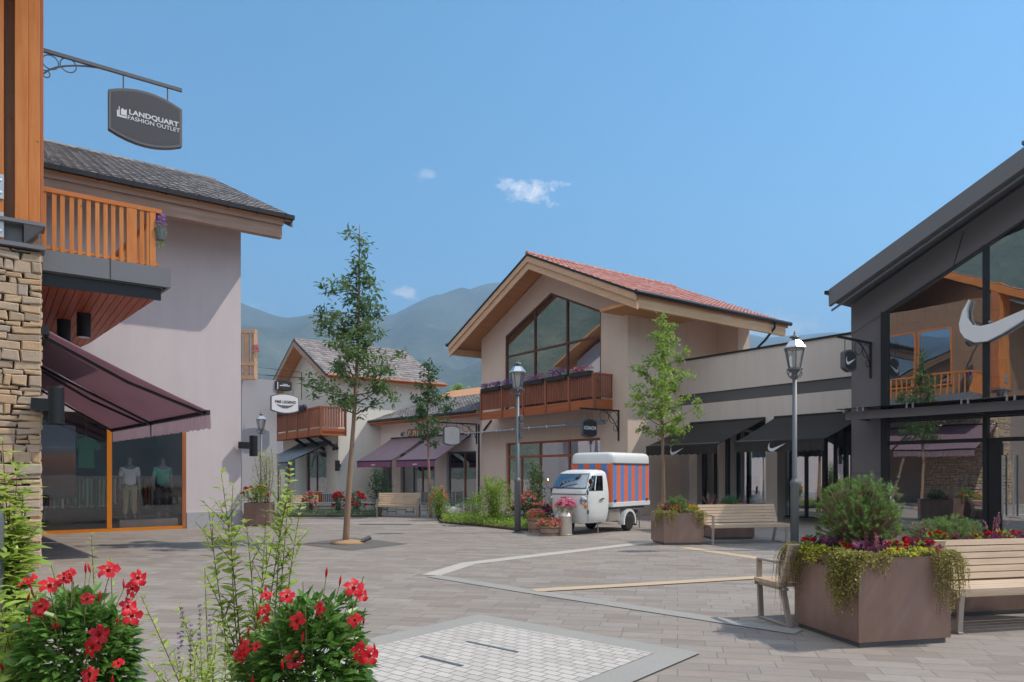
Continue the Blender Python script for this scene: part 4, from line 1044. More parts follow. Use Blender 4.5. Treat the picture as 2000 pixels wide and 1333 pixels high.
# ------------------------------------------------------------------ glass fronted gable house on the right
AN=20.4; aNv=19.6
nbE,nzE=11.36,6.85; nbR,nzR=5.9,9.5
nh=fthing('glass_house','dark metal gable building with a full height glass front','shop',AN,11.1)
def zn(b): return nzE+(nzR-nzE)*(nbE-b)/(nbE-nbR) if b>nbR else nzE+(nzR-nzE)*(b-(2*nbR-nbE))/(nbE-nbR)
bw0=onA(1663,850,AN)[0]; bw1=onA(1724,850,AN)[0]
mb=MB(); mb.prism([(AN,bw1,-.05),(AN,bw0,-.05),(AN,bw0,zn(bw0)-.5),(AN,bw1,zn(bw1)-.5)],(.4,0,0)); mb.box(AN+.4,AN+9,bw0-.4,bw0,-.05,zn(bw0)-.5); mb.build('side_wall',M['darkpanel'],nh)
MB().box(AN-.004,AN,bw1,bw0,1.6,1.61).build('panel_joint',M['black'],nh)
bEnd=0.4
rfn=MB(); prof_prism(rfn,[(nbE,nzE),(nbR,nzR),(bEnd,zn(bEnd)),(bEnd,zn(bEnd)-.3),(nbR,nzR-.3),(nbE,nzE-.3)],aNv+.1,AN+9.5); rfo=rfn.build('roof',M['anthracite'],nh)
tile_roof(rfo,M['tile_dark'],(aNv,nbE,nzE+.0),(1,0,0),9.9,(0,nbR-nbE,nzR-nzE),math.hypot(nbE-nbR,nzR-nzE),seed=77)
for dz0,dz1,a0,a1 in ((.06,-.42,aNv-.02,aNv+.1),(-.5,-.55,aNv+.11,aNv+.16)):
    mb=MB(); prof_prism(mb,[(nbE+.02,nzE+dz0),(nbR,nzR+dz0),(nbR,nzR+dz1),(nbE+.02,nzE+dz1)],a0,a1); prof_prism(mb,[(nbR,nzR+dz0),(bEnd,zn(bEnd)+dz0),(bEnd,zn(bEnd)+dz1),(nbR,nzR+dz1)],a0,a1); mb.build('verge_fascia',M['anthracite'],rfo)
MB().box(aNv+.02,aNv+.9,6.25,6.6,zn(6.4)+.08,zn(6.4)+.16).build('ridge_cap',M['steel_dark'],rfo)
MB().beam((aNv-.08,nbE+.07,nzE-.02),(AN+9,nbE+.07,nzE-.02),.1,.1).build('gutter',M['black'],rfo)
# upper band (inner panel strip) and glass
def gtop(b): return zn(b)-1.28
mb=MB(); mb.prism([(AN-.02,bw1,gtop(bw1)),(AN-.02,bw0,gtop(bw0)),(AN-.02,bw0,zn(bw0)-.42),(AN-.02,nbR,nzR-.42),(AN-.02,nbR,gtop(nbR))],(.2,0,0)); mb.prism([(AN-.02,nbR,gtop(nbR)),(AN-.02,nbR,nzR-.42),(AN-.02,bEnd,zn(bEnd)-.42),(AN-.02,bEnd,gtop(bEnd))],(.2,0,0)); mb.build('gable_panel',M['darkpanel'],nh)
pj=onA(1862,520,AN-.02)[0]; MB().beam((AN-.026,pj,gtop(pj)),(AN-.026,pj-.25,zn(pj-.25)-.55),.012,.02,up=(1,0,0)).build('panel_joint',M['black'],nh)
mb=MB(); mb.beam((AN-.03,bw1,gtop(bw1)-.03),(AN-.03,nbR,gtop(nbR)-.03),.08,.06,up=(0,0,1)); gf=mb.build('glazing_frame',M['black'],nh)
zc=3.2
mulls=[onA(1729,850,AN)[0],onA(1926,700,AN)[0]]
mulls.append(2*mulls[1]-mulls[0]+.1); mulls.append(2*mulls[2]-mulls[1]+.1)
for i,b in enumerate(mulls): MB().box(AN-.08,AN+.1,b-(.09 if i==0 else .055),b+(.09 if i==0 else .055),-.02,gtop(b)).build('mullion',M['black'],gf)
zl=onA(1800,864,AN)[1]
for i in range(3):
    b1,b0=mulls[i]-.05,mulls[i+1]+.05
    MB().prism([(AN,b0,zc+.1),(AN,b1,zc+.1),(AN,b1,gtop(b1)),(AN,b0,gtop(b0))],(.012,0,0)).build('pane',M['glass_hi'],gf)
    MB().box(AN,AN+.012,b0,b1,.05,zc-.15).build('pane',M['glass_hi'],gf)
    MB().box(AN-.05,AN+.06,b0,b1,zl-.05,zl+.05).build('transom',M['black'],gf)
    MB().box(AN-.05,AN+.06,b0,b1,zc-.15,zc+.1).build('transom',M['black'],gf)
dr=MB().box(AN-.04,AN+.05,mulls[1]-.35,mulls[1]-.056,0,zl-.05).build('door',M['black'],nh)
dh=onA(1958,930,AN-.12)[0]
for dd in (0,-.24): MB().tube([(AN-.12,dh+dd,.55),(AN-.12,dh+dd,2.05)],.022,8).build('door_handle',M['steel'],dr)
# canopy
aC=19.25; bc0=onA(1651,812,aC)[0]; zk0,zk1=3.08,3.3
cn=MB().box(aC,aC+.12,bEnd,bc0,zk0,zk1).build('canopy',M['darkpanel'],nh)
MB().box(aC-.25,AN,bEnd,bc0+.12,zk1+.07,zk1+.085).build('canopy_glass',M['glass_dark'],cn)
for b in (bc0-.05,bw1-.2,mulls[1],mulls[2]): MB().box(aC+.12,AN,b-.04,b+.04,zk0+.03,zk1-.02).build('canopy_arm',M['black'],cn)
mb=None
for px in (1648,1675,1686,1771,1783,1878,1891,1967,1982):
    b=onA(px,800,aC+.05)[0]; MB().lathe([(.028,0),(.028,.11),(.014,.13),(0,.13)],(aC+.05,b,zk1-.01),8).build('clamp',M['silver'],cn)
# interior
MB().box(AN+.3,AN+9,bEnd,bw0-.4,-.02,.03).build('shop_floor',M['room_floor'],nh)
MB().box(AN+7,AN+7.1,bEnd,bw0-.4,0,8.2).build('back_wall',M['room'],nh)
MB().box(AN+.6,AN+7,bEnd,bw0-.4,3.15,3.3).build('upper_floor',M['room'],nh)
for i,(b,da) in enumerate(((9.4,1.6),(8.6,3.0),(8.2,2.0),(7.4,3.6),(7.0,1.8),(6.5,2.8),(5.6,2.2),(9.0,4.4))):
    t=thing('ceiling_spot','warm pin spot in the shop ceiling behind the tall glass front','spot lamp',W(AN+da,b,2.98),TH,'pin spots behind the tall glass front')
    MB().lathe([(.06,0),(.06,.15)],(0,0,0),10).build('can',M['black'],t); MB().lathe([(0,-.002),(.045,-.002)],(0,0,0),10).build('lens',M['spot'],t)
# big wing emblem on the glass
mb=MB(); c_=onA(1985,612,AN-.14); 
swoosh(mb,(AN-.08,c_[0],c_[1]),Xb,Z,2.55,.1)
t=fthing('wall_emblem','big pale swoosh emblem fixed on the upper glass front','emblem',AN,c_[0],c_[1]); mb.build('swoosh',M['sign_white'],t,bevel=.01)
MB().tube([(AN,c_[0]+.6,c_[1]-.1),(AN-.1,c_[0]+.6,c_[1]-.1)],.03,6).build('stand_off',M['steel'],t); MB().tube([(AN,c_[0]-.2,c_[1]),(AN-.1,c_[0]-.2,c_[1])],.03,6).build('stand_off',M['steel'],t)
bz=onA(1701,671,AN)
def t_sw(s):
    mb=MB(); swoosh(mb,(0,-.066,0),X,Z,.5,.004); mb.build('emblem',M['sign_white'],s)
small_sign('black octagonal sign with a white swoosh before the dark panel wall','black scrolled bracket on the dark panel wall',W(AN,bz[0],bz[1]),(-1,0,0),1.75,1.0,(-1.2,0,-.62),.64,.42,.1,'sign_black','steel_dark',.58,t_sw)
# ------------------------------------------------------------------ pinkish shop with purple awnings (own direction)
P2=Vector(at(943,900,35.9)); P1=Vector(at(735,900,43.0)); P1.z=P2.z=0
dv=(P1-P2); LP=dv.length; rotp=math.atan2(dv.y,dv.x)-math.pi/2   # local +y runs along the facade to the left, local -x faces the square
base=Vector((P2.x,P2.y,-.4))
ps=thing('pink_shop','pinkish white shop with two purple awnings between the gable houses','shop',base,rotp)
def loc_of(px,py,x0=0.0):
    # point of plane local x=x0 seen at a pixel
    d=Vector(((px-1000)/F,1,(HZ-py)/F)); o_=Vector((0,0,EYE)); nx=Vector((math.cos(rotp),math.sin(rotp),0)); ny=Vector((-math.sin(rotp),math.cos(rotp),0))
    t=((base-o_).dot(nx)+x0)/d.dot(nx); p=o_+d*t-base; return p.dot(ny),p.z
ze_=loc_of(850,815)[1]
mb=MB(); zw=loc_of(850,893)[1]+.25
mb.box(0,.3,-.3,LP,zw,ze_); mb.box(.3,6,LP-.3,LP,0,ze_)
yp=[loc_of(x,950)[0] for x in (740,693+5)]
for x0,x1 in ((766,782),(849,872),(930,945)):
    y1,y0=loc_of(x0,950)[0],loc_of(x1,950)[0]; mb.box(0,.3,y0,y1,0,zw)
mb.box(0,.3,LP-.35,LP,0,zw); mb.build('wall',M['pink_wall'],ps)
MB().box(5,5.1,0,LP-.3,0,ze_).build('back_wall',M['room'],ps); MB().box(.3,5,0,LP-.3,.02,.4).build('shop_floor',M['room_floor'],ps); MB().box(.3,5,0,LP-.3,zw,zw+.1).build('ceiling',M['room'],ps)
MB().prism([(-.7,-.3,ze_+.02),(-.7,LP+.35,ze_+.02),(6,LP+.35,ze_+2.4),(6,-.3,ze_+2.4)],(0,0,-.16)).build('roof',M['pine_soffit'],ps)
tile_roof(ps.children[-1],M['tile_dark'],(-.72,-.35,ze_+.02),(0,1,0),LP+.7,(6.7,0,2.38),4.5,tw=.26,th=.38,amp=.05,seed=90)
MB().tube([(-.78,-.3,ze_),(-.78,LP+.4,ze_)],.08,8).build('gutter',M['black'],ps)
MB().box(-.66,-.6,-.3,LP+.3,ze_-.25,ze_-.1).build('eave_board',M['redwood_b'],ps)
fr=MB().box(.12,.18,.2,LP-.35,zw-.1,zw).build('shopfront_frame',M['steel_dark'],ps)
for x in (700,722,757,785,805,822,846,875,905): MB().box(.1,.2,loc_of(x,950)[0]-.04,loc_of(x,950)[0]+.04,.4,zw-.1).build('mullion',M['redwood'] if x in(822,905) else M['steel_dark'],fr)
for x0,x1 in ((700,765),(784,848),(874,930)): MB().box(.14,.15,loc_of(x1,950)[0],loc_of(x0,950)[0],.4,zw-.1).build('pane',M['glass_dark'],fr)
zaw=loc_of(880,850)[1]; zfr=loc_of(790,899,-2.2)[1]
for i,(xw0,xw1,xf0,xf1) in enumerate(((792,842,698,764),(842,934,775,850))):
    yl,yr=loc_of(xw0,860)[0],loc_of(xw1,860)[0]
    fl,fr_=loc_of(xf0,898,-2.3)[0],loc_of(xf1,898,-2.3)[0]
    yl=max(yl,0);
    aw_=awning(ps,((-.02,fl,zaw),(-.02,fr_,zaw),(-2.3,fr_,zfr),(-2.3,fl,zfr)),M['purple_fab'],M['plum_fab'],.36,M['black'])
    MB().box(-2.345,-2.335,(fl+fr_)/2-.18,(fl+fr_)/2+.18,zfr-.26,zfr-.2).build('printed_line',M['letter_grey'],aw_)
def put_letters(par,txt,size,px,py,mat,x0=-.03,sx=1,n='lettering',bold=.004):
    y,z=loc_of(px,py,x0); mb=MB(); put_geo(mb,text_geo(txt,size,.012,bold,sx),(x0,y,z),(0,-1,0),(0,0,1)); return mb.build(n,M[mat],par)
put_letters(ps,'GIGYVO',.62,812,846,'bronze',sx=.72)
for i,px in enumerate((785,844,872)):
    y,z=loc_of(px,849,-.2); t=thing('wall_spot',['small dark spot lamp left of the bronze letters','small dark spot lamp right of the bronze letters','small dark spot lamp nearest the white hanging sign'][i],'spot lamp',base+Vector((math.cos(rotp)*-.2-math.sin(rotp)*y,math.sin(rotp)*-.2+math.cos(rotp)*y,z)),rotp,'spot lamps on the pinkish wall')
    MB().lathe([(.09,-.1),(.07,.12)],(0,0,0),8).build('shade',M['steel_dark'],t); MB().tube([(0,0,.05),(.2,0,.12)],.02,6).build('stem',M['steel_dark'],t)
y,z=loc_of(931,829,-.02); 
bbp=base+Vector((-math.sin(rotp)*y,math.cos(rotp)*y,z))
def t_w(s):
    mb=MB()
    for k in range(4): mb.box(-.16,.16,-.069,-.064,.16-k*.09,.175-k*.09)
    for k in range(3): mb.box(-.09+k*.09-.008,-.09+k*.09+.008,-.071,-.069,-.14,.22)
    mb.build('emblem',M['letter_grey'],s)
small_sign('white shield shaped sign with a thin grey emblem','thin black bracket above the purple awning',bbp,(-1,0,0),2.3,1.0,(-1.5,0,-.62),.95,.78,.1,'sign_white','steel_dark',.7,t_w)
# ------------------------------------------------------------------ white gable house further back
AV,bVs=16.1,39.1
vb1=48.7; vm=43.9; vzR,vzE=9.85,7.1; vE0,vE1=38.55,49.2; va0,va1=15.2,22.9; G0=-.4
vh=fthing('white_house','white village house with scalloped gable and grey brown roof','house',AV,bVs,G0)
def zv(b): return vzR-(vzR-vzE)*abs(b-vm)/(vm-vE0 if b<vm else vE1-vm)
bd0=onA(640,900,AV)[0]; bd1=onA(598,900,AV)[0]; bd2=onA(577,900,AV)[0]
zd=onA(618,882,AV)[1]
mb=MB(); mb.prism([(AV,bVs,zd),(AV,vb1,zd),(AV,vb1,zv(vb1)-.2),(AV,vm,vzR-.2),(AV,bVs,zv(bVs)-.2)],(.3,0,0))
mb.box(AV,AV+.3,bVs,bd0+.2,G0,zd); mb.box(AV,AV+.3,bd1,bd2,G0,zd)
mb.box(AV+.3,22.4,bVs,bVs+.3,G0,zv(bVs)-.2); mb.build('wall',M['white_wall'],vh)
MB().box(AV+4,AV+4.1,bVs+.3,vb1,G0,zd).build('back_wall',M['room'],vh); MB().box(AV+.3,AV+4,bVs+.3,vb1,zd,zd+.1).build('ceiling',M['room'],vh)
fr=MB().box(AV+.1,AV+.16,bd0+.2,vb1,zd-.1,zd).build('shopfront_frame',M['larch_dark'],vh)
for x in (598,616,641,578,560,540): MB().box(AV+.09,AV+.19,onA(x,950,AV)[0]-.05,onA(x,950,AV)[0]+.05,G0,zd-.1).build('mullion',M['redwood'],fr)
MB().box(AV+.13,AV+.14,bd0+.2,bd1,G0,zd-.1).build('pane',M['glass_dark'],fr); MB().box(AV+.13,AV+.14,bd2,vb1,G0,zd-.1).build('pane',M['glass_dark'],fr)
def arc_text(mb,txt,cx,cz,r,a0,a1,size):
    for i,ch_ in enumerate(txt):
        if ch_==' ': continue
        an=a0+(a1-a0)*i/(len(txt)-1); x=cx+r*math.cos(an); z=cz+r*math.sin(an)
        tdir=Vector((0,-math.sin(an),-math.cos(an)))
        put_geo(mb,text_geo(ch_,size,.004,.008,.9),(AV+.09,-x,z),tdir,Vector((0,-math.cos(an),math.sin(an))))
cb,cz_=onA(616,915,AV); mb=MB(); arc_text(mb,'AUTHENTIC TO LOVE',-cb,cz_-.1,1.02,R(168),R(28),.3); mb.build('lettering',M['letter_grey'],fr)
mb=MB(); prof_prism(mb,[(vE0,vzE),(vm,vzR),(vE1,vzE),(vE1,vzE-.15),(vm,vzR-.15),(vE0,vzE-.15)],va0,va1); rf=mb.build('roof',M['pine_soffit'],vh)
tile_roof(rf,M['tile_brown'],(va0,vE0-.05,vzE+.02),(1,0,0),va1-va0,(0,vm-vE0,vzR-vzE),math.hypot(vm-vE0,vzR-vzE),tw=.3,th=.4,amp=.03,seed=61)
tile_roof(rf,M['tile_brown'],(va0,vE1+.05,vzE+.02),(1,0,0),va1-va0,(0,vm-vE1,vzR-vzE),math.hypot(vE1-vm,vzR-vzE),tw=.3,th=.4,amp=.03,seed=62)
ridge_caps(rf,M['tile_brown'],(va0,vm,vzR+.05),(va1,vm,vzR+.05),.1)
mb=MB(); prof_prism(mb,[(vE0,vzE+.06),(vm,vzR+.06),(vm,vzR-.04),(vE0,vzE-.04)],va0-.06,va0); prof_prism(mb,[(vm,vzR+.06),(vE1,vzE+.06),(vE1,vzE-.04),(vm,vzR-.04)],va0-.06,va0); mb.build('verge_flashing',M['black'],rf)
def scallop(bA,zA,bB,zB,n):
    pts=[(bA,zA),(bB,zB)]
    for i in range(n*6,-1,-1):
        t=i/(n*6); pts.append((bA+(bB-bA)*t,zA+(zB-zA)*t-.26-.12*abs(math.sin(math.pi*n*t))))
    return pts
mb=MB(); prof_prism(mb,scallop(vE0,vzE-.04,vm,vzR-.04,14),va0-.05,va0-.01); prof_prism(mb,scallop(vm,vzR-.04,vE1,vzE-.04,14),va0-.05,va0-.01); mb.build('scalloped_barge_board',M['larch_pale'],rf)
MB().tube([(va0,vE0-.1,vzE),(va1,vE0-.1,vzE)],.08,8).build('gutter',M['redwood_b'],rf)
# balcony of the white house
aVB=14.6; q0=onA(626,820,aVB)[0]; q1=vb1+.4; 
z0v=onA(600,850,aVB)[1]-.1; z1v=onA(600,801,aVB)[1]
bal=MB().box(aVB+.05,AV,q0,q1,z0v+.1,z0v+.25).build('balcony',M['redwood_b'],vh)
MB().box(aVB,aVB+.05,q0,q1,z0v,z0v+.4).build('floor_beam',M['redwood_b'],bal); MB().box(aVB+.05,AV,q0,q0+.05,z0v,z0v+.4).build('floor_beam',M['redwood_b'],bal)
MB().box(aVB-.02,aVB+.08,q0-.03,q1,z1v,z1v+.08).build('handrail',M['redwood_b'],bal); MB().box(aVB+.08,AV,q0-.03,q0+.06,z1v,z1v+.08).build('handrail',M['redwood_b'],bal)
npn=6
for i in range(npn):
    b0=q0+(q1-q0)*i/npn; b1=q0+(q1-q0)*(i+1)/npn
    MB().box(aVB-.03,aVB+.06,b0-.06,b0+.06,z0v+.05,z1v).build('post',M['redwood'],bal)
    mb=MB(); n=12
    for k in range(n): b=b0+.1+(b1-b0-.2)*(k+.5)/n; mb.box(aVB,aVB+.03,b-.045,b+.045,z0v+.48,z1v)
    mb.build('slat_panel',M['redwood'],bal)
mb=MB(); n=9
for k in range(n): a_=aVB+.15+k*.155; mb.box(a_-.05,a_+.05,q0,q0+.03,z0v+.48,z1v)
mb.build('slat_panel',M['redwood'],bal)
MB().box(AV-.05,AV,q0-.04,q0+.12,z0v,z1v).build('post',M['redwood'],bal)
for b in (q0+1.2,q0+3.2,q0+5.2): MB().beam((AV,b,z0v-.7),(aVB+.4,b,z0v),.14,.16).build('balcony_strut',M['black'],bal)
flower_box('dark slate flower trough on the white house balcony',W(aVB-.05,(q0+1.5+q1)/2,z1v),TH+R(90),(q1-q0-2)*.9,None,['pet_purple'],71,tall=.12)
# grey awning of the white house
zA0=onA(645,863,AV)[1]; zA1=onA(590,902,AV-2.4)[1]
bA0=onA(646,866,AV)[0]; bA1=bA0+5.5
awning(vh,((AV-.02,bA1,zA0),(AV-.02,bA0,zA0),(AV-2.6,bA0,zA1),(AV-2.6,bA1,zA1)),M['grey_fab'],M['grey_fab'],.42,M['black'])
def vlamp(label,px,py,ss=1):
    b,z=onA(px,py,AV-.15); t=thing('wall_lamp',label,'wall lamp',W(AV-.15,b,z),TH,'dark lamps on the white house'); MB().lathe([(.14*ss,-.3*ss),(.14*ss,.3*ss)],(0,0,0),12).build('tube',M['black'],t); MB().box(.05,.16,-.1,.1,-.1,.1).build('wall_box',M['black'],t)
vlamp('dark tube lamp on the right corner of the white house',659,910); vlamp('small dark lamp above the door of the white house',652,874,.6)
# PME sign
ab,abz=onA(595,739,AV); 
t=thing('sign_bracket','long thin square bracket on the white house','bracket',W(AV,ab,abz),TH,'scrolled sign brackets')
MB().tube([(0,0,0),(-4.5,0,0)],.03,6).build('arm',M['steel_dark'],t); MB().tube([(-.2,0,.35),(-.2,0,-1.4)],.03,6).build('wall_bar',M['steel_dark'],t); MB().tube([(-.2,0,.35),(-4.5,0,.5)],.02,6).build('stay',M['steel_dark'],t)
tS=33.5; cS=at(556,789,tS); s=hang_sign('hanging_sign','large white shield sign with dark PME LEGEND lettering',cS,1.32,.66,.14,M['sign_white'],M['lampgrey'],.75)
mb=MB(); put_geo(mb,text_geo('PME LEGEND',.175,.003,.005,.98),(.02,-.068,.07),X,Z); mb.build('lettering',M['letter_dark'],s)
mb=MB(); mb.prism([(-.42,-.068,-.03),(-.3,-.068,-.13),(-.1,-.068,-.22),(.1,-.068,-.22),(.3,-.068,-.13),(.44,-.068,-.03),(.2,-.068,-.08),(-.2,-.068,-.08)],(0,-.003,0)); mb.build('emblem',M['lampgrey'],s)
cS=at(553,754,34.2); s=hang_sign('hanging_sign','small black sign with white script above the shield sign',cS,.78,.4,.05,M['sign_black'],M['black'],.5)
mb=MB(); mb.box(-.3,-.26,-.07,-.067,-.18,.16); mb.box(-.18,.3,-.07,-.067,-.02,.02); mb.box(-.05,.2,-.07,-.067,.05,.08); mb.build('lettering',M['sign_white'],s)
# ------------------------------------------------------------------ distant building behind the mauve shop
bx=fthing('grey_house','grey rendered house with pale timber loggia behind the mauve shop','house',9,43,G0)
t0=44
def P_(x,y,t): return at(x,y,t)
# in world coordinates: build with offset 0 relative to its own frame
def wpt(x,y,t):
    p=at(x,y,t); a,b=AB(p.x,p.y); return Vector((a,b,p.z))
lb=MB(); p=wpt(530,860,54); q=wpt(460,860,60); d=(p-q); d.z=0; d.normalize(); nn=Vector((-d.y,d.x,0))
q=q-d*3
lb.prism([Vector((q.x,q.y,G0)),Vector((p.x,p.y,G0)),Vector((p.x,p.y,6.4)),Vector((q.x,q.y,6.4))],nn*5); lb.build('wall',pm('slate_grey_render','#7d7b80',.9,ns=.6,amt=.05),bx)
ez=wpt(520,775,54).z
pE=Vector((p.x,p.y,ez))-nn*.8+d*1.2; qE=Vector((q.x,q.y,ez))-nn*.8
upv=(nn*4+Vector((0,0,2.3)))
MB().prism([qE,pE,pE+upv,qE+upv],(0,0,-.2)).build('roof',M['redwood_b'],bx)
tile_roof(bx.children[-1],M['tile_grey'],qE+Vector((0,0,.02)),d,(pE-qE).length,upv,upv.length,tw=.3,th=.4,seed=15)
MB().tube([qE-Vector((0,0,.08)),pE-Vector((0,0,.08))],.1,8).build('gutter',M['black'],bx)
# glazed lean-to canopy
mb=MB(); k0=wpt(460,782,40); k1=wpt(534,806,40); k2=wpt(534,815,37.5); k3=wpt(460,836,37.5)
mb.prism([k0,k1,k2,k3],(0,0,.03)); cno=mb.build('glass_canopy',M['lamp_glass'],bx)
for i in range(6):
    s=i/5; MB().beam(k0*(1-s)+k3*s-Vector((0,0,.05)),k1*(1-s)+k2*s-Vector((0,0,.05)),.05,.09).build('canopy_rib',M['silver'],cno)
# pale timber balcony peeping out
lt=MB(); 
tb=33; c0=wpt(470,740,tb); c1=wpt(500,740,tb)
dd=(c1-c0); dd.z=0; Lb=dd.length; dd.normalize(); bk=Vector((-dd.y,dd.x,0))
tx=thing('timber_balcony','pale timber balcony tower peeping out behind the mauve wall','balcony',W(c0.x,c0.y,0),TH,None,(c0.x,c0.y,0))
zT=wpt(480,648,tb).z; zB=wpt(480,742,tb).z
for s in (-.3,.35,.95): q=c0+dd*(Lb*s); MB().beam((q.x,q.y,zB),(q.x,q.y,zT),.16,.16,up=(1,0,0)).build('post',M['pine_pale'],tx)
for z in (zT,zB+.1,zB+(zT-zB)*.33): 
    q0_=c0-dd*.6; q1_=c0+dd*(Lb*1.0); MB().beam((q0_.x,q0_.y,z),(q1_.x,q1_.y,z),.2,.16).build('rail',M['pine_pale'],tx)
mb=MB()
for i in range(8):
    q=c0+dd*(Lb*(-.3+i*.17))+bk*.05; mb.beam((q.x,q.y,zB),(q.x,q.y,zB+(zT-zB)*.95),.13,.03,up=(1,0,0))
mb.build('slat_panel',M['pine_pale'],tx)
q=c0+dd*(Lb*.3)+bk*1.2; MB().beam((q.x,q.y,G0),(q.x,q.y,zB+.1),1.6,1.6,up=(1,0,0)).build('stair_wall',M['plinth'],tx)
cb_=c0+dd*(Lb*1.0); bsk=thing('flower_basket','pink flower basket on the pale timber balcony','flower basket',W(cb_.x,cb_.y,zT-.9),TH); rnd=random.Random(3)
mb=MB(); leaves(mb,(0,0,0),(.15,.15,.3),60,.08,.04,rnd); mb.build('foliage',M['leaf_dark'],bsk,attr=True); mb=MB(); blossoms(mb,(0,0,.05),(.17,.17,.32),50,.09,rnd); mb.build('blossoms',M['pet_pink'],bsk,attr=True)
# petunia basket on the near balcony
aa_,zz_=onB(312,452,14.95); t=thing('flower_basket','purple petunia basket hanging at the end of the larch balcony','flower basket',W(aa_,14.95,zz_),TH); rnd=random.Random(7)
MB().lathe([(.08,-.12),(.12,.08)],(0,0,-.05),12).build('basket',M['lampgrey'],t)
mb=MB(); leaves(mb,(0,0,.0),(.1,.12,.3),120,.06,.025,rnd,droop=.6); mb.build('foliage',M['leaf_shrub'],t,attr=True); mb=MB(); blossoms(mb,(.02,0,.12),(.1,.12,.26),45,.06,rnd); mb.build('blossoms',M['pet_purple'],t,attr=True)
# ------------------------------------------------------------------ street lamps
def street_lamp(label,p,H,rot=0,boxes=True):
    t=thing('street_lamp',label,'street lamp',p,rot,'old style street lamps')
    hl=H-.98
    MB().lathe([(.085,0),(.085,1.35),(.095,1.38),(.095,1.43),(.065,1.46),(.052,1.5),(.045,hl)],(0,0,0),14).build('pole',M['lampgrey'],t,smooth=True)
    MB().lathe([(.15,0),(.15,.02),(.09,.03)],(0,0,0),16).build('base_plate',M['lampgrey'],t)
    MB().lathe([(.05,0),(.09,.05),(.05,.1),(.1,.16),(.16,.18),(.16,.21),(.11,.22)],(0,0,hl),8).build('lantern_holder',M['lampgrey'],t)
    for k in range(4):
        an=k*math.pi/2; d=Vector((math.cos(an),math.sin(an),0))
        MB().tube([d*.05+Vector((0,0,hl+.0)),d*.14+Vector((0,0,hl+.04)),d*.19+Vector((0,0,hl+.12)),d*.16+Vector((0,0,hl+.19))],.012,5).build('scroll',M['lampgrey'],t)
    r0,r1,z0,z1=.12,.2,hl+.22,hl+.62
    ln=MB()
    for k in range(6):
        an=k*math.pi/3; d=Vector((math.cos(an),math.sin(an),0)); ln.beam(d*r0+Vector((0,0,z0)),d*r1+Vector((0,0,z1)),.018,.018)
        an2=an+math.pi/3; d2=Vector((math.cos(an2),math.sin(an2),0)); ln.beam(d*r1+Vector((0,0,z1)),d2*r1+Vector((0,0,z1)),.03,.03); ln.beam(d*r0+Vector((0,0,z0)),d2*r0+Vector((0,0,z0)),.02,.02)
    lo=ln.build('lantern',M['lampgrey'],t)
    MB().lathe([(r0*.93,z0),(r1*.93,z1)],(0,0,0),6).build('lamp_glass',M['lamp_glass'],lo)
    MB().lathe([(.03,z0),(.05,z0+.1),(.05,z0+.28),(.02,z0+.33),(0,z0+.33)],(0,0,0),10).build('bulb',M['white_paint'],lo,smooth=True)
    MB().lathe([(.225,z1+.01),(.23,z1+.03),(.12,z1+.17),(.08,z1+.19),(.06,z1+.19)],(0,0,0),6).build('lamp_roof',M['silver'],t)
    MB().lathe([(.05,z1+.19),(.06,z1+.23),(.11,z1+.245),(.1,z1+.26),(.03,z1+.29),(.018,z1+.31),(.028,z1+.325),(.012,z1+.345),(.02,z1+.355),(.006,z1+.37),(0,z1+.40)],(0,0,0),10).build('finial',M['lampgrey'],t)
    if boxes:
        for zz in (2.55,2.8,3.02): MB().box(.05,.15,-.05,.05,zz,zz+.15).build('junction_box',M['lampgrey'],t,bevel=.01)
    return t
p=at(1011,1038,19.3); street_lamp('grey old style street lamp in front of the red brown balcony',(p.x,p.y,0),4.66)
p=at(1552,1000,15.0); street_lamp('grey old style street lamp beside the slatted bench and black awnings',(p.x,p.y,0),4.56,.3,False)
p=at(510,996,32.0); street_lamp('small distant street lamp in front of the white village house',(p.x,p.y,-.25),4.6,.2,False)
# ------------------------------------------------------------------ benches
def bench(label,p,rot,L=1.9,arms=(),legs=None,group='slatted timber benches'):
    # local x along, -y is the front; origin at the front left leg
    t=thing('bench',label,'bench',p,rot,group)
    sm=MB(); 
    for k in range(4): y=.0+k*.118; sm.box(0,L,y,y+.105,.405,.45)
    sm.box(0,L,-.012,-.002,.37,.452) ; sm.build('seat',M['bench_wood'],t,bevel=.004)
    bm_=MB()
    for k in range(6):
        z=.47+k*.069; y=.47+k*.026; bm_.prism([(0,y,z),(0,y+.03,z-.004),(0,y+.052,z+.056),(0,y+.022,z+.06)],(L,0,0))
    bm_.build('backrest',M['bench_wood'],t)
    for i,x in enumerate(legs or (.06,L-.06)):
        m=MB(); m.beam((x,.03,.0),(x,.0,.4),.06,.03,up=(0,1,0)); m.beam((x,.56,0),(x,.44,.40),.06,.03,up=(0,1,0)); m.beam((x,0,.385),(x,.5,.385),.06,.03); m.beam((x,.46,.4),(x,.64,.86),.05,.02,up=(0,1,0)); m.beam((x,0,.012),(x,.58,.012),.06,.02)
        m.build('leg_frame',M['bench_leg'],t,bevel=.004)
    for x in arms:
        m=MB(); m.beam((x,-.005,.40),(x,-.005,.66),.06,.025,up=(0,1,0)); m.beam((x,-.015,.655),(x,.52,.655),.06,.022); m.build('armrest',M['bench_leg'],t,bevel=.004)
    return t
N1=Vector((3.17,6.55,0)); E1=Vector((.975,.222,0)); E2=Vector((-.222,.975,0)); RN=math.atan2(.222,.975)
bench('slatted timber bench between the two large brown planters, seat towards the paving',N1+E1*1.32+E2*.26,RN,1.95)
bench('slatted timber bench with a steel armrest behind the big pine planter',N1+E1*1.75+E2*1.48,RN+math.pi,1.9,arms=(1.84,))
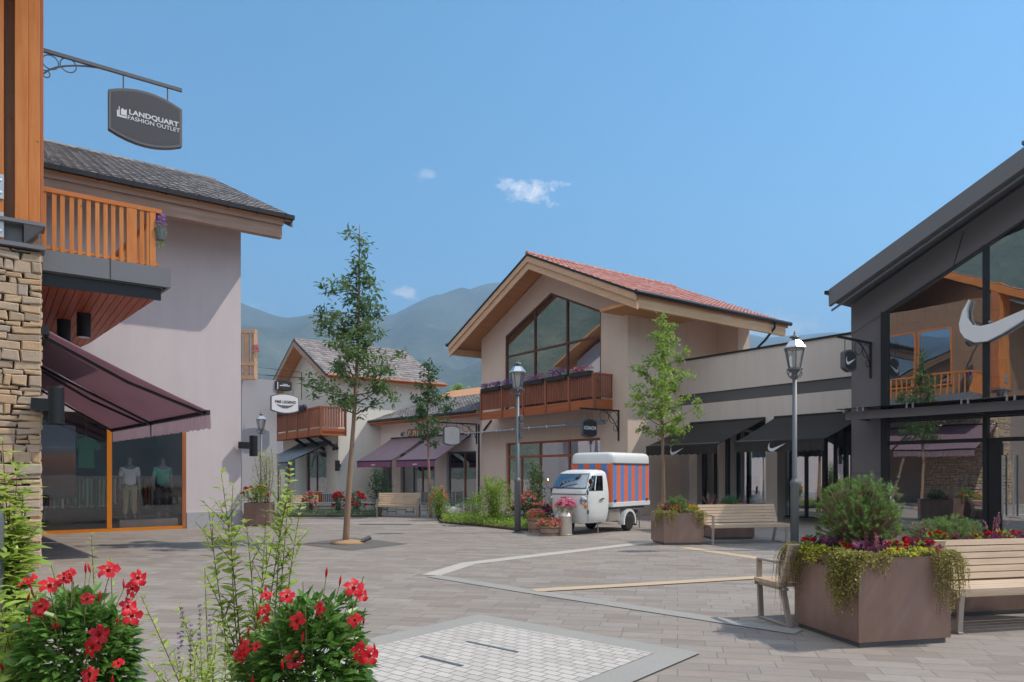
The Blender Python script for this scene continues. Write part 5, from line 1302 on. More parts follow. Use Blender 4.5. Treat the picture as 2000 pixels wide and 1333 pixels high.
EF=Vector((.99,.12,0)).normalized(); EG=Vector((-EF.y,EF.x,0)); RF=math.atan2(EF.y,EF.x); NF=Vector((3.38,15.95,0))
p=at(1388,1064,16.0); bench('slatted timber bench beside the small planter and street lamp',Vector((p.x,p.y,0)),RN,1.98,arms=(.06,))
p=at(733,1010,26.2); bench('pale slatted bench with loop armrests before the low rocky wall',Vector((p.x,p.y,0)),R(-2),1.6,arms=(.06,1.54))
p=at(548,1000,31); bench('distant slatted bench near the white house behind flowers',Vector((p.x,p.y,-.25)),R(6),1.5)
# ------------------------------------------------------------------ planters and their plants
def planter(label,p,rot,w,d,h,group='brown steel cube planters'):
    t=thing('planter',label,'planter',p,rot,group)
    m=MB(); th=.012
    m.box(0,w,0,th,.05,h); m.box(0,w,d-th,d,.05,h); m.box(0,th,th,d-th,.05,h); m.box(w-th,w,th,d-th,.05,h); m.box(th,w-th,th,d-th,.05,.08); m.build('shell',M['corten'],t)
    m=MB(); m.box(0,w,-.0,.04,h-.002,h+.01) ; m.box(0,w,d-.04,d,h-.002,h+.01); m.box(0,.04,.04,d-.04,h-.002,h+.01); m.box(w-.04,w,.04,d-.04,h-.002,h+.01); m.build('rim',M['corten'],t)
    MB().box(.03,w-.03,.03,d-.03,-.0,.05).build('plinth',M['steel_dark'],t); MB().box(th+.002,w-th-.002,th+.002,d-th-.002,.3,h-.05).build('soil',M['soil'],t)
    return t
def pine(label,c,rad,n,seed,needle=.05,mat='needle',nn=34):
    rnd=random.Random(seed); t=thing('dwarf_pine',label,'dwarf pine',c); mb=MB(); sb=MB()
    lobes=[]; NL=20
    for i in range(NL):
        zz=1-1.45*(i+.5)/NL; an=i*2.39996+rnd.uniform(-.35,.35); r_=math.sqrt(max(0,1-zz*zz)); lobes.append((Vector((r_*math.cos(an),r_*math.sin(an),zz)),rnd.uniform(.30,.40),rnd.uniform(.58,.74)))
    C=Vector((0,0,rad[2]*.72))
    for i in range(n):
        u=Vector((rnd.gauss(0,1),rnd.gauss(0,1),rnd.gauss(.25,.9))).normalized()
        lu,la,lk=lobes[i%NL]; w_=(lu*.55+u*la*2.0 if u.dot(lu)>-.1 else lu*.5); q=lu*lk+u*la*(1 if u.dot(lu)>-.25 else .3)
        p=C+Vector((q.x*rad[0],q.y*rad[1],q.z*rad[2]))
        ax=(w_.normalized()*.9+Vector((0,0,.35))+Vector((rnd.gauss(0,.2),rnd.gauss(0,.2),0))).normalized()
        o1=ax.orthogonal().normalized(); o2=ax.cross(o1); vb=rnd.random()
        L=needle*rnd.uniform(.9,1.5)
        if rnd.random()<.5: sb.tube([C*.3+(p-C*.3)*.3,p],[.006,.003],4,cap=False)
        for q in range(nn):
            s=rnd.random(); an=rnd.uniform(0,6.283); sp=rnd.uniform(.5,1.5)*(1-.35*s)
            d=(ax*(1.0-sp*.5)+(o1*math.cos(an)+o2*math.sin(an))*sp).normalized()
            b=p+ax*(L*1.4*(s-.6)); sd=d.cross(ax if rnd.random()<.5 else o1)
            if sd.length<1e-3: continue
            sd=sd.normalized()*.0019; l=L*rnd.uniform(.7,1.1)
            mb.add([b-sd,b+sd,b+d*l],[(0,1,2)],min(1,max(0,vb*.55+.45*s+rnd.uniform(-.15,.15))))
    mb.build('needles',M[mat],t,attr=True); sb.build('branches',M['bark'],t); return t
def trailing(label,c,spread,n,length,seed,mat='trail',rot=0,outd=(0,-1,0),leaf=.018,group=None,dens=.016):
    # c: rim point (world); strands hang outside along outd
    rnd=random.Random(seed); t=thing('trailing_plant',label,'trailing plant',c,rot,group); mb=MB(); sb=MB(); od=Vector(outd)
    tg=Vector((-od.y,od.x,0))
    for i in range(n):
        p=tg*rnd.uniform(-spread,spread)-od*rnd.uniform(.0,.1)+Vector((0,0,rnd.uniform(0,.05))); L=length*rnd.uniform(.35,1.0)*(1-.5*abs(p.dot(tg))/max(spread,.01))
        d=(od*rnd.uniform(.5,1)+Vector((0,0,.4))+tg*rnd.gauss(0,.5)).normalized(); pts=[p]; s=0; step=.025
        while s<L:
            d=(d+Vector((0,0,-.42))+tg*rnd.gauss(0,.13)+od*rnd.gauss(0,.06)).normalized(); p=p+d*step
            o_=p.dot(od)
            if p.z<0 and o_<.012: p=p+od*(.012-o_)
            pts.append(p); s+=step
        sb.tube(pts,.0014,3,cap=False)
        for q in range(int(L/dens)):
            b=pts[min(len(pts)-1,int(q*dens/step))]+Vector((rnd.gauss(0,.008),rnd.gauss(0,.008),rnd.gauss(0,.008)))
            dd=Vector((rnd.gauss(0,1),rnd.gauss(0,1),rnd.gauss(-.2,.6))).normalized(); l=leaf*rnd.uniform(.7,1.3)
            mb.leaf(b,dd,(rnd.gauss(0,1),rnd.gauss(0,1),1),l,l*.75,rnd.random())
    mb.build('leaves',M[mat],t,attr=True); sb.build('strands',M['twig'],t); return t
def flower_plant(label,c,rad,nl,l,w_,nb,bs,pet,seed,leafm='leaf_shrub',name='flowering_plant',cat='flowers',group=None,up=.5,stalk=True):
    rnd=random.Random(seed); t=thing(name,label,cat,c,0,group); mb=MB(); leaves(mb,(0,0,rad[2]*.6),rad,nl,l,w_,rnd,up=up,inner=.1); mb.build('foliage',M[leafm],t,attr=True)
    if nb:
        fb=MB(); sb=MB()
        for i in range(nb):
            x,y=rnd.uniform(-1,1)*rad[0],rnd.uniform(-1,1)*rad[1]; z=rad[2]*(1.25+rnd.uniform(-.25,.45))
            blossoms(fb,(x,y,z),(bs*.25,bs*.25,bs*.2),7,bs*.8,rnd)
            if stalk: sb.tube([(x*.7,y*.7,rad[2]*.4),(x,y,z)],.003,3,cap=False)
        fb.build('blossoms',M[pet],t,attr=True)
        if stalk: sb.build('stalks',M['stem'],t)
    return t
def spikes(label,c,rad,h,n,mat,seed,name='plume_plant'):
    rnd=random.Random(seed); t=thing(name,label,'plume plant',c); mb=MB(); sb=MB()
    for i in range(n):
        b=Vector((rnd.gauss(0,rad*.4),rnd.gauss(0,rad*.4),0)); tp=b+Vector((rnd.gauss(0,rad),rnd.gauss(0,rad),h*rnd.uniform(.7,1.1))); sb.tube([b,(b+tp)/2+Vector((0,0,.02)),tp],.003,3,cap=False)
        for k in range(26):
            s=rnd.uniform(.55,1); p=b+(tp-b)*s; mb.leaf(p,(rnd.gauss(0,1),rnd.gauss(0,1),rnd.gauss(.3,.5)),(0,0,1),.018,.012,rnd.random())
    mb.build('plumes',M[mat],t,attr=True); sb.build('stalks',M['twig'],t); return t
HP=.81
planter('large brown steel planter with the big round dwarf pine',N1,RN,1.0,.97,HP)
P2_=N1+E1*1.88+E2*1.0
planter('brown steel planter behind the right hand bench',P2_,RN,1.3,1.0,HP-.06)
def on1(x,y,z=HP-.06): return N1+E1*x+E2*y+Vector((0,0,z))
def on2(x,y,z=HP-.1): return P2_+E1*x+E2*y+Vector((0,0,z))
pine('big round dwarf pine in the large brown planter',on1(.52,.62),(.40,.40,.47),1400,11,needle=.03,nn=34)
pine('low spreading dwarf pine in the planter behind the bench',on2(.45,.42),(.42,.36,.22),520,12,needle=.03)
flower_plant('scarlet dahlia at the left corner of the large planter',on1(.1,.85),(.12,.12,.12),90,.07,.035,4,.085,'pet_red',13,'leaf_dark')
for i,(x,y,lb) in enumerate(((.55,.16,'red zinnias at the middle of the large planter front'),(.8,.2,'red zinnias near the right corner of the large planter'),(.93,.5,'red zinnias at the right end of the large planter'),(.18,.42,'red bloom among purple leaves on the left of the large planter'))):
    flower_plant(lb,on1(x,y),(.14,.12,.12),110,.05,.02,[9,9,9,4][i],.055,'pet_red',20+i,group='red zinnias in the planters')
for i,(x,y,lb) in enumerate(((.12,.6,'dark purple leaved plant at the left rim of the large planter'),(.25,.2,'dark purple leaved plant by the front corner of the large planter'),(.48,.28,'dark purple leaved plant under the big dwarf pine'),(.95,.3,'purple leaved plant by the right corner of the large planter'))):
    flower_plant(lb,on1(x,y,HP-.08),(.14,.14,.12),80,.1,.085,0,.1,'pet_red',30+i,'purple_leaf','purple_plant','purple plant','purple leaved plants in the planters')
spikes('thin pink plumes under the big dwarf pine',on1(.35,.2),.06,.3,7,'pet_pink',41)
for i,(x,y) in enumerate(((.35,.12),(.75,.1),(1.05,.15))): 
    flower_plant(['purple leaved plant left behind the bench back','broad purple leaved plant in the middle behind the bench back','purple leaved plant near the frame edge behind the bench back'][i],on2(x,y),(.2,.14,.11),110,.08,.07,0,.1,'pet_red',50+i,'purple_leaf','purple_plant','purple plant','purple leaved plants in the planters')
for i,(x,y) in enumerate(((.1,.2),(.55,.1),(.9,.1),(1.15,.3))):
    flower_plant(['red zinnias at the left end behind the bench back','red zinnias before the spreading dwarf pine','red and green zinnias right of the spreading dwarf pine','red zinnias at the far right behind the bench back'][i],on2(x,y),(.16,.12,.14),120,.05,.02,9,.05,'pet_red',60+i,group='red zinnias in the planters')
spikes('pink plume flowers rising at the right end of the rear planter',on2(.98,.25),.1,.42,8,'pet_pink',71)
spikes('short pink plumes at the left end of the rear planter',on2(.15,.5),.06,.36,6,'pet_pink',72)
def rim(x,y,out_,zt=HP+.005): return N1+E1*x+E2*y+Vector((0,0,zt)),out_
O1=-E2; O2=-E1
trailing('dense trailing plant hanging over the front corner of the large planter',N1+E2*.17+Vector((0,0,HP+.02)),.2,120,.78,81,outd=O2,leaf=.024)
trailing('trailing plant over the top right of the front corner of the large planter',N1+E1*.14+Vector((0,0,HP+.02)),.22,70,.32,82,outd=O1,leaf=.024)
trailing('long trailing plant down the right edge of the large planter',N1+E1*.93+Vector((0,0,HP+.02)),.15,70,.8,83,outd=O1,leaf=.018)
trailing('trailing plant round the right side of the large planter',N1+E1*1.0+E2*.12+Vector((0,0,HP+.02)),.15,40,.8,88,outd=E1,leaf=.018)
trailing('wispy trailing plant down the left edge of the large planter',N1+E2*.93+Vector((0,0,HP+.02)),.16,80,.62,84,outd=O2,leaf=.016)
trailing('long wispy trails behind the left edge of the large planter',N1+E2*1.03+E1*(-.05)+Vector((0,0,HP-.02)),.12,40,.85,89,outd=(O2+E2*.3).normalized(),leaf=.014,dens=.03)
trailing('lime green creeping plant on the left rim of the large planter',N1+E2*.62+Vector((0,0,HP+.03)),.2,50,.3,85,'lime',outd=O2,leaf=.026)
trailing('bright yellow creeping plant along the front rim of the large planter',N1+E1*.58+Vector((0,0,HP+.035)),.26,75,.13,86,'lime',outd=O1,leaf=.028)
# far planters
HF=.7
planter('small brown planter left of the far bench',NF,RF,.92,.92,HF)
F2=NF+EF*1.62+EG*1.15
planter('brown planter behind the far bench',F2,RF,1.05,.95,HF)
def onf(x,y,z=HF-.05): return NF+EF*x+EG*y+Vector((0,0,z))
def onf2(x,y,z=HF-.05): return F2+EF*x+EG*y+Vector((0,0,z))
pine('small round dwarf pine in the far planter',onf(.46,.5),(.27,.27,.25),240,101,needle=.04)
pine('dark blue green dwarf spruce behind the far bench',onf2(.62,.45),(.25,.25,.24),240,102,needle=.045,mat='needle_dark')
for i,(x,y,m_) in enumerate(((.14,.5,'pet_orange'),(.78,.25,'pet_orange'),(.9,.6,'pet_red'),(.3,.15,'pet_red'))):
    flower_plant(['yellow orange flowers at the left of the far planter','orange flowers at the right front of the far planter','red flowers at the right rear of the far planter','red flowers at the front of the far planter'][i],onf(x,y),(.16,.15,.13),110,.06,.025,9,.06,m_,110+i,group='flowers in the far planters')
flower_plant('purple leaved plant in the far planter',onf(.2,.3),(.13,.13,.15),90,.08,.06,0,.1,'pet_red',118,'purple_leaf','purple_plant','purple plant')
spikes('dusty pink plumes at the left of the far planter',onf(.2,.7),.07,.35,8,'grass_pink',119); spikes('dusty pink plumes at the right of the far planter',onf(.82,.7),.07,.35,8,'grass_pink',120)
for i,(x,m_) in enumerate(((.12,'pet_coral'),(.4,'pet_orange'),(.7,'pet_orange'),(.95,'pet_mixed'))):
    flower_plant(['coral flowers at the left behind the far bench','orange flowers behind the far bench','yellow orange flowers before the dark dwarf spruce','purple flowers at the right behind the far bench'][i],onf2(x,.15),(.17,.14,.13),110,.06,.025,9,.055,m_,130+i,'leaf_shrub' if i<3 else 'purple_leaf',group='flowers in the far planters')
spikes('wide dusty pink plume grass behind the far bench',onf2(.2,.5),.14,.45,24,'grass_pink',136); spikes('dusty plumes right of the dark dwarf spruce',onf2(.98,.5),.08,.38,10,'grass_pink',137)
trailing('trailing plant down the left edge of the far planter',NF+EG*.3+Vector((0,0,HF+.02)),.3,50,.5,141,outd=-EF,leaf=.026,dens=.02)
trailing('trailing plant down the front left corner of the far planter',NF+EF*.13+Vector((0,0,HF+.02)),.13,30,.45,142,outd=-EG,leaf=.026,dens=.02)
trailing('trailing plant down the right edge of the far planter',NF+EF*.84+Vector((0,0,HF+.02)),.1,40,.62,143,outd=-EG,leaf=.026,dens=.02)
# planter at the mauve corner
p=gnd(476,1029); planter('tall rusty brown planter at the corner of the mauve wall',Vector((p.x,p.y,0)),RF,.75,.75,.7)
c_=Vector((p.x+.3,p.y+.45,.65))
def shrub(label,c,rad,nl,l,w_,leafm,seed,stems=7,name='shrub',cat='shrub',group=None,big=False,base=0.0,up=.4,blo=None):
    rnd=random.Random(seed); t=thing(name,label,cat,c,0,group); sb=MB(); mb=MB(); H=rad[2]*2
    for i in range(stems):
        an=rnd.uniform(0,6.28); tip=Vector((math.cos(an)*rad[0]*rnd.uniform(.2,.9),math.sin(an)*rad[1]*rnd.uniform(.2,.9),H*rnd.uniform(.75,1.05)+base)); b=Vector((math.cos(an)*rad[0]*.12,math.sin(an)*rad[1]*.12,0)); md=(b+tip)/2+Vector((rnd.gauss(0,.05),rnd.gauss(0,.05),H*.05))
        sb.tube([b,md,tip],[.012,.008,.003],5,cap=False)
        m_=int(nl*.55/stems)
        for k in range(m_):
            s=rnd.uniform(.15,1.02); q=(b*(1-s)*(1-s)+md*2*s*(1-s)+tip*s*s) if s<=1 else tip
            u=Vector((rnd.gauss(0,1),rnd.gauss(0,1),rnd.gauss(.1,.6))).normalized(); q=q+u*rnd.uniform(0,.22)*rad[0]
            (mb.bigleaf if big else mb.leaf)(q,(u+Vector((0,0,up))).normalized(),(rnd.gauss(0,.5),rnd.gauss(0,.5),1),l*rnd.uniform(.6,1.15),w_*rnd.uniform(.7,1.1),rnd.random())
    leaves(mb,(0,0,rad[2]+base),rad,int(nl*.45),l,w_,rnd,up=up,inner=.3,big=big)
    mb.build('foliage',M[leafm],t,attr=True); sb.build('stems',M['twig'],t)
    if blo:
        fb=MB()
        for i in range(blo[1]):
            u=Vector((rnd.gauss(0,1),rnd.gauss(0,1),rnd.gauss(.6,.7))).normalized(); q=Vector((u.x*rad[0],u.y*rad[1],rad[2]+base+u.z*rad[2])); blossoms(fb,q,(blo[2]*.4,)*3,7,blo[2],rnd)
        fb.build('blossoms',M[blo[0]],t,attr=True)
    return t
shrub('olive green bush in the rusty planter by the mauve wall',c_+Vector((.15,.3,.0)),(.5,.45,.85),1500,.08,.025,'leaf_olive',151,12)
shrub('red flowered plant in the rusty planter by the mauve wall',c_+Vector((-.05,-.2,0)),(.38,.25,.3),500,.09,.045,'leaf_shrub',152,8,blo=('pet_red',14,.09))
shrub('yellow green bush beside the rusty planter',c_+Vector((.75,.4,-.3)),(.32,.3,.4),500,.08,.04,'leaf_bright',153,8)
# ------------------------------------------------------------------ planting bed between the plaza and the gable house
def bedp(px,py,z=.06): p=gnd(px,py); return Vector((p.x,p.y,gz(p.x,p.y)+z))
shrub('tall light green shrub left of the street lamp in the planting bed',bedp(968,1027),(.55,.45,.72),2600,.09,.04,'leaf_shrub',161,14)
shrub('narrow pointed green shrub in front of the shop window',bedp(1046,1022),(.32,.3,.95),1500,.08,.05,'leaf_tree',162,10,base=.0)
shrub('bush of red flowers behind the small truck',bedp(1035,1026),(.5,.4,.48),1000,.09,.045,'leaf_dark',163,10,blo=('pet_coral',40,.1))
shrub('red tipped leafy bush left in the planting bed',bedp(857,1017),(.36,.3,.52),1400,.08,.045,'leaf_bright',164,12,blo=('pet_coral',18,.09))
shrub('low green bush by the pale boulders',bedp(905,1013),(.35,.3,.32),600,.07,.035,'leaf_shrub',165,8)
shrub('small green shrub left of the tall shrub',bedp(930,1021),(.3,.3,.45),600,.08,.04,'leaf_shrub',166,8)
shrub('dark green bush against the purple awning shop',bedp(742,1004),(.5,.4,.85),1300,.1,.05,'leaf_dark',167,10)
for i,(px,py,s_,lb) in enumerate(((605,1003,.3,'pink and red flower clump beside the slatted bin'),(661,1004,.26,'red flower clump left of the young tree trunk'),(697,1006,.36,'red flower clump right of the young tree trunk'))):
    shrub(lb,bedp(px,py),(s_,s_*.8,.42),420,.09,.05,'leaf_dark',170+i,8,blo=('pet_red' if i else 'pet_coral',20,.11))
def groundcover(name,poly,n,l,w_,mat,seed,hh=.16):
    rnd=random.Random(seed); q=[gnd(*p) for p in poly]; mb=MB()
    for i in range(n):
        s,t=rnd.random(),rnd.random(); a=q[0].lerp(q[1],s); b=q[3].lerp(q[2],s); p=a.lerp(b,t); k=.5+.5*mnoise.noise(Vector((p.x*2.2,p.y*2.2,seed)))
        z=gz(p.x,p.y)+.05+rnd.random()*hh*(.4+1.3*k)
        mb.leaf((p.x,p.y,z),(rnd.gauss(0,1),rnd.gauss(0,1),rnd.gauss(.7,.5)),(rnd.gauss(0,.6),rnd.gauss(0,.6),1),l*rnd.uniform(.6,1.2),w_*rnd.uniform(.6,1.2),rnd.random())
    return mb.build(name,M[mat],None,attr=True,kind='stuff')
groundcover('ground_cover',[(862,1023),(1000,1035),(1000,1018),(870,1012)],5200,.07,.04,'leaf_shrub',181,.2)
groundcover('ground_cover',[(990,1034),(1062,1040),(1068,1022),(1000,1020)],2600,.07,.04,'leaf_shrub',182,.16)
groundcover('ground_cover',[(480,1011),(740,1011),(740,1004),(480,1004)],2600,.07,.04,'leaf_dark',183,.14)
groundcover('ground_cover',[(900,1020),(1000,1028),(1000,1016),(900,1010)],900,.06,.05,'grass_pink',184,.3)
def boulder(label,p,r,seed,group='boulders'):
    mb=MB(); n=10; prof=[]
    vs=[];fs=[]
    for j in range(n+1):
        ph=math.pi*j/n
        for i in range(14):
            th=2*math.pi*i/14; d=Vector((math.sin(ph)*math.cos(th),math.sin(ph)*math.sin(th),math.cos(ph))); k=1+.35*mnoise.noise(d*1.6+Vector((seed,0,0)))+.12*mnoise.noise(d*4+Vector((seed,5,0)))
            vs.append((d.x*r[0]*k,d.y*r[1]*k,d.z*r[2]*k+r[2]*.5))
    for j in range(n):
        for i in range(14): fs.append((j*14+i,(j+1)*14+i,(j+1)*14+(i+1)%14,j*14+(i+1)%14))
    mb.add(vs,fs); o_=mb.build('boulder',M['rock'],None,smooth=True); o_.location=p; props(o_,label,'boulder',group); return o_
for i,(px,py,r,lb) in enumerate(((888,1016,(.3,.25,.25),'round grey boulder at the front edge of the bed'),(905,1010,(.5,.35,.3),'largest pale boulder behind the low bush'),(925,1008,(.4,.3,.28),'pale boulder left of the tall shrub'),(880,1006,(.3,.3,.22),'small pale boulder behind the red tipped bush'))): boulder(lb,bedp(px,py),r,i*3.1)
# low rocky wall behind the village bench
mb=MB(); rnd=random.Random(8)
w0,w1=gnd(560,1003),gnd(872,1003)
MB_=None
wl=thing('low_wall','low dark rocky kerb wall behind the pale bench','low wall',Vector(((w0.x+w1.x)/2,w0.y+.6,-.15)),0)
hw=(w1.x-w0.x)/2
MB().box(-hw,hw,.1,.5,0,.5).build('backing',M['mortar'],wl)
mb=MB(); x=-hw
while x<hw:
    lw=rnd.uniform(.25,.7); z=0
    while z<.5:
        h_=rnd.uniform(.12,.28); h_=min(h_,.5-z) 
        if h_<.05: break
        pr=rnd.uniform(0,.1); mb.box(x+.01,min(x+lw,hw)-.01,.02-pr,.2,z+.01,z+h_-.01,val=rnd.random()); z+=h_
    x+=lw
mb.build('stones',M['rock'],wl,bevel=.02); MB().box(-hw,hw,.0,.55,.501,.55).build('coping',M['granite_pale'],wl)
# slatted bins, cafe chairs, table
def slat_box(label,p,rot,w_,d_,h_,mat,name='slatted_bin',cat='litter bin'):
    t=thing(name,label,cat,p,rot); m=MB(); n=int(w_/.075)
    for k in range(n): x=-w_/2+w_*(k+.5)/n; m.box(x-.022,x+.022,-d_/2,-d_/2+.02,.05,h_-.03)
    m.build('front_slats',M[mat],t); m=MB(); m.box(-w_/2,w_/2,-d_/2+.021,d_/2,.05,h_-.03); m.build('body',M['black'],t); MB().box(-w_/2-.03,w_/2+.03,-d_/2-.03,d_/2+.03,h_-.029,h_).build('lid',M['silver'],t); return t
p=at(619,990,33.5); slat_box('slatted bin with orange wooden slats under a pale lid',Vector((p.x,p.y,-.3)),R(10),.9,.5,1.05,'orange_wood_v')
p=at(645,990,33); slat_box('slatted bin with grey slats beside the orange one',Vector((p.x,p.y,-.3)),R(4),.65,.5,1.0,'plinth')
def chair(label,p,rot):
    t=thing('cafe_chair',label,'chair',p,rot,'grey metal cafe chairs'); m=MB()
    for k in range(6): m.box(-.2+k*.07,-.15+k*.07,-.2,.2,.43,.45)
    m.build('seat',M['lampgrey'],t); m=MB()
    for k in range(9): x=-.2+k*.05; m.box(x-.015,x+.015,.2,.215,.47,.88)
    m.box(-.23,.23,.2,.22,.88,.91); m.build('backrest',M['lampgrey'],t)
    for x in (-.22,.22):
        for y in (-.2,.21): MB().tube([(x,y,0),(x,y,.45 if y<0 else .9)],.014,6).build('leg',M['silver'],t)
        MB().tube([(x,-.2,.45),(x,-.2,.64),(x,.21,.66)],.014,6).build('armrest',M['silver'],t)
    return t
for px,t_,ro,lb in ((836,26.5,170,'grey slatted cafe chair right of the pale bench'),(878,27,185,'grey slatted cafe chair behind the red tipped bush'),(899,27.5,160,'grey slatted cafe chair nearest the tall shrub')):
    p=at(px,1000,t_); chair(lb,Vector((p.x,p.y,0)),R(ro))
p=at(893,1000,29); t=thing('cafe_table','round cafe table behind the slatted chairs','table',Vector((p.x,p.y,-.1)),0); MB().lathe([(0,.74),(.42,.74),(.42,.77),(0,.77)],(0,0,0),20).build('tabletop',M['black'],t); MB().lathe([(.25,0),(.25,.02),(.03,.04),(.03,.74)],(0,0,0),12).build('pedestal',M['black'],t)
# ------------------------------------------------------------------ little three wheeled truck
FWD=Vector((-.643,-.766,0)); LFT=Vector((.766,-.643,0)); AP0=Vector((2.745,20.37,0))
ape=thing('three_wheeler','small white three wheeled truck with orange and blue striped box','truck',AP0,math.atan2(-.766,-.643))
XB=1.02
LV=[(.30,1.93,.54),(.42,2.0,.6),(.62,2.06,.635),(.9,2.10,.645),(1.06,2.10,.645),(1.2,2.06,.63),(1.4,1.92,.60),(1.56,1.79,.565),(1.63,1.70,.53),(1.68,1.55,.44),(1.70,1.4,.3)]
def cab_at(z):
    for (z0,x0,h0),(z1,x1,h1) in zip(LV,LV[1:]):
        if z0<=z<=z1: t=(z-z0)/(z1-z0); return x0+(x1-x0)*t,h0+(h1-h0)*t
    return (LV[0][1:] if z<LV[0][0] else LV[-1][1:])
def cab_pt(th,z,off=0.0,p=.42):
    xf,hw=cab_at(z); c,s=math.cos(th),math.sin(th); Lc=xf-XB
    x=XB+Lc*abs(c)**p; y=hw*math.copysign(abs(s)**p,s)
    nn=Vector((max(0,c)**1.6,math.copysign(abs(s)**1.6,s),.15 if z>1.2 else 0)).normalized()
    return Vector((x,y,z))+nn*off
def cab_patch(ths,zs,off=0.0):
    mb=MB(); n=len(ths); vs=[cab_pt(t,z,off) for z in zs for t in ths]
    mb.add(vs,[(j*n+i,j*n+i+1,(j+1)*n+i+1,(j+1)*n+i) for j in range(len(zs)-1) for i in range(n-1)]); return mb
def lsp(a,b,n): return [a+(b-a)*i/n for i in range(n+1)]
body=cab_patch(lsp(R(-90),R(90),44),[l[0] for l in LV])
nT=45; zt_=LV[-1][0]; vs=[cab_pt(t,zt_) for t in lsp(R(-90),R(90),44)]; body.add(vs,[tuple(range(nT))])
body.add([(XB,-.54,.3),(XB,.54,.3),(XB,.645,.9),(XB,.645,1.06),(XB,.565,1.56),(XB,.44,1.68),(XB,.3,1.7),(XB,-.3,1.7),(XB,-.44,1.68),(XB,-.565,1.56),(XB,-.645,1.06),(XB,-.645,.9)],[tuple(range(12))])
cabo=body.build('cab',M['white_paint'],ape,smooth=True)
M['car_glass']=glass('windscreen_glass',(.32,.36,.42),.3,0.0,(.8,.9,1))
M['seal']=pm('rubber_seal','#2e2f31',.6)
ws=cab_patch(lsp(R(-44.6),R(44.6),24),lsp(1.20,1.585,6),.006).build('windscreen_seal',M['seal'],ape,smooth=True)
cab_patch(lsp(R(-43.9),R(43.9),24),lsp(1.225,1.565,6),.012).build('windscreen',M['car_glass'],ape,smooth=True)
cab_patch(lsp(R(-44.9),R(44.9),24),lsp(1.045,1.07,2),.012).build('hood_trim',M['lampgrey'],ape,smooth=True)
cab_patch(lsp(R(-70),R(44.9),20),lsp(1.6,1.625,2),.02).build('rain_gutter',M['white_paint'],ape,smooth=True)
for sg in (1,-1):
    q=lsp(R(50)*sg,R(89.3)*sg,14)
    dr=cab_patch(q,lsp(.36,1.60,18),.014).build('door',M['white_paint'],ape,smooth=True)
    q2=lsp(R(53)*sg,R(87.6)*sg,12)
    cab_patch(q2,lsp(1.14,1.54,8),.018).build('window_seal',M['seal'],dr,smooth=True)
    cab_patch(lsp(R(54)*sg,R(87)*sg,12),lsp(1.16,1.525,8),.022).build('window',M['car_glass'],dr,smooth=True)
    c_=cab_pt(R(71)*sg,1.35,.026); cab_patch(lsp(R(70)*sg,R(72.5)*sg,2),lsp(1.16,1.525,4),.026).build('window_bar',M['white_paint'],dr)
    h=cab_pt(R(86)*sg,.93,.02); MB().box(h.x-.06,h.x+.1,min(h.y,h.y+.04*sg),max(h.y,h.y+.04*sg),.91,.95).build('door_handle',M['chrome'],dr,bevel=.008)
    for zz in (.6,1.1): 
        h=cab_pt(R(49.5)*sg,zz,.02); MB().lathe([(.02,-.05),(.02,.05)],h,8).build('hinge',M['seal'],dr)
    cab_patch(lsp(R(49.2)*sg,R(50)*sg,2),lsp(.34,1.6,14),.008).build('door_gap',M['seal'],dr)
for sg in (1,-1):
    c_=cab_pt(R(36)*sg,.90,.0); nn=Vector((.93,.36*sg,0)).normalized()
    m=MB(); 
    q=nn.to_track_quat('Z','Y'); 
    pr=[(.105,-.02),(.105,.03),(.085,.045)]
    m.lathe(pr+[(0,.045)],(0,0,0),18); m.v=[q@v+c_ for v in m.v]; hl=m.build('headlight',M['chrome'],ape,smooth=False)
    m=MB(); m.lathe([(.084,.046),(.06,.066),(0,.074)],(0,0,0),16); m.v=[q@v+c_ for v in m.v]; m.build('lens',M['lamp_glass'],hl,smooth=True)
    c_=cab_pt(R(43)*sg,.74,.01); m=MB(); m.lathe([(.045,-.01),(.045,.03),(0,.045)],(0,0,0),12); m.v=[q@v+c_ for v in m.v]; m.build('indicator',M['pet_orange'] if False else pm('amber_lens','#d87a20',.3),ape)
# front badge, mirrors, wiper
c_=cab_pt(0,.97,.01); MB().box(c_.x-.005,c_.x+.008,-.14,.14,.955,.985).build('badge',M['chrome'],ape)
MB().tube([cab_pt(R(-8),1.2,.02),cab_pt(R(10),1.33,.025)],.008,5).build('wiper',M['seal'],ape)
for sg in (1,-1):
    a0_=cab_pt(R(46)*sg,1.15,.0); MB().tube([a0_,a0_+Vector((.08,.13*sg,.1)),a0_+Vector((.06,.16*sg,.18))],.009,5).build('mirror_arm',M['seal'],ape)
    m=MB(); m.lathe([(.0,-.012),(.075,-.012),(.08,.0),(.075,.012),(0,.014)],(0,0,0),14); q=Vector((-1,.2*sg,0)).to_track_quat('Z','Y'); cc=a0_+Vector((.06,.17*sg,.24)); m.v=[q@v+cc for v in m.v]; m.build('mirror',M['chrome'],ape)
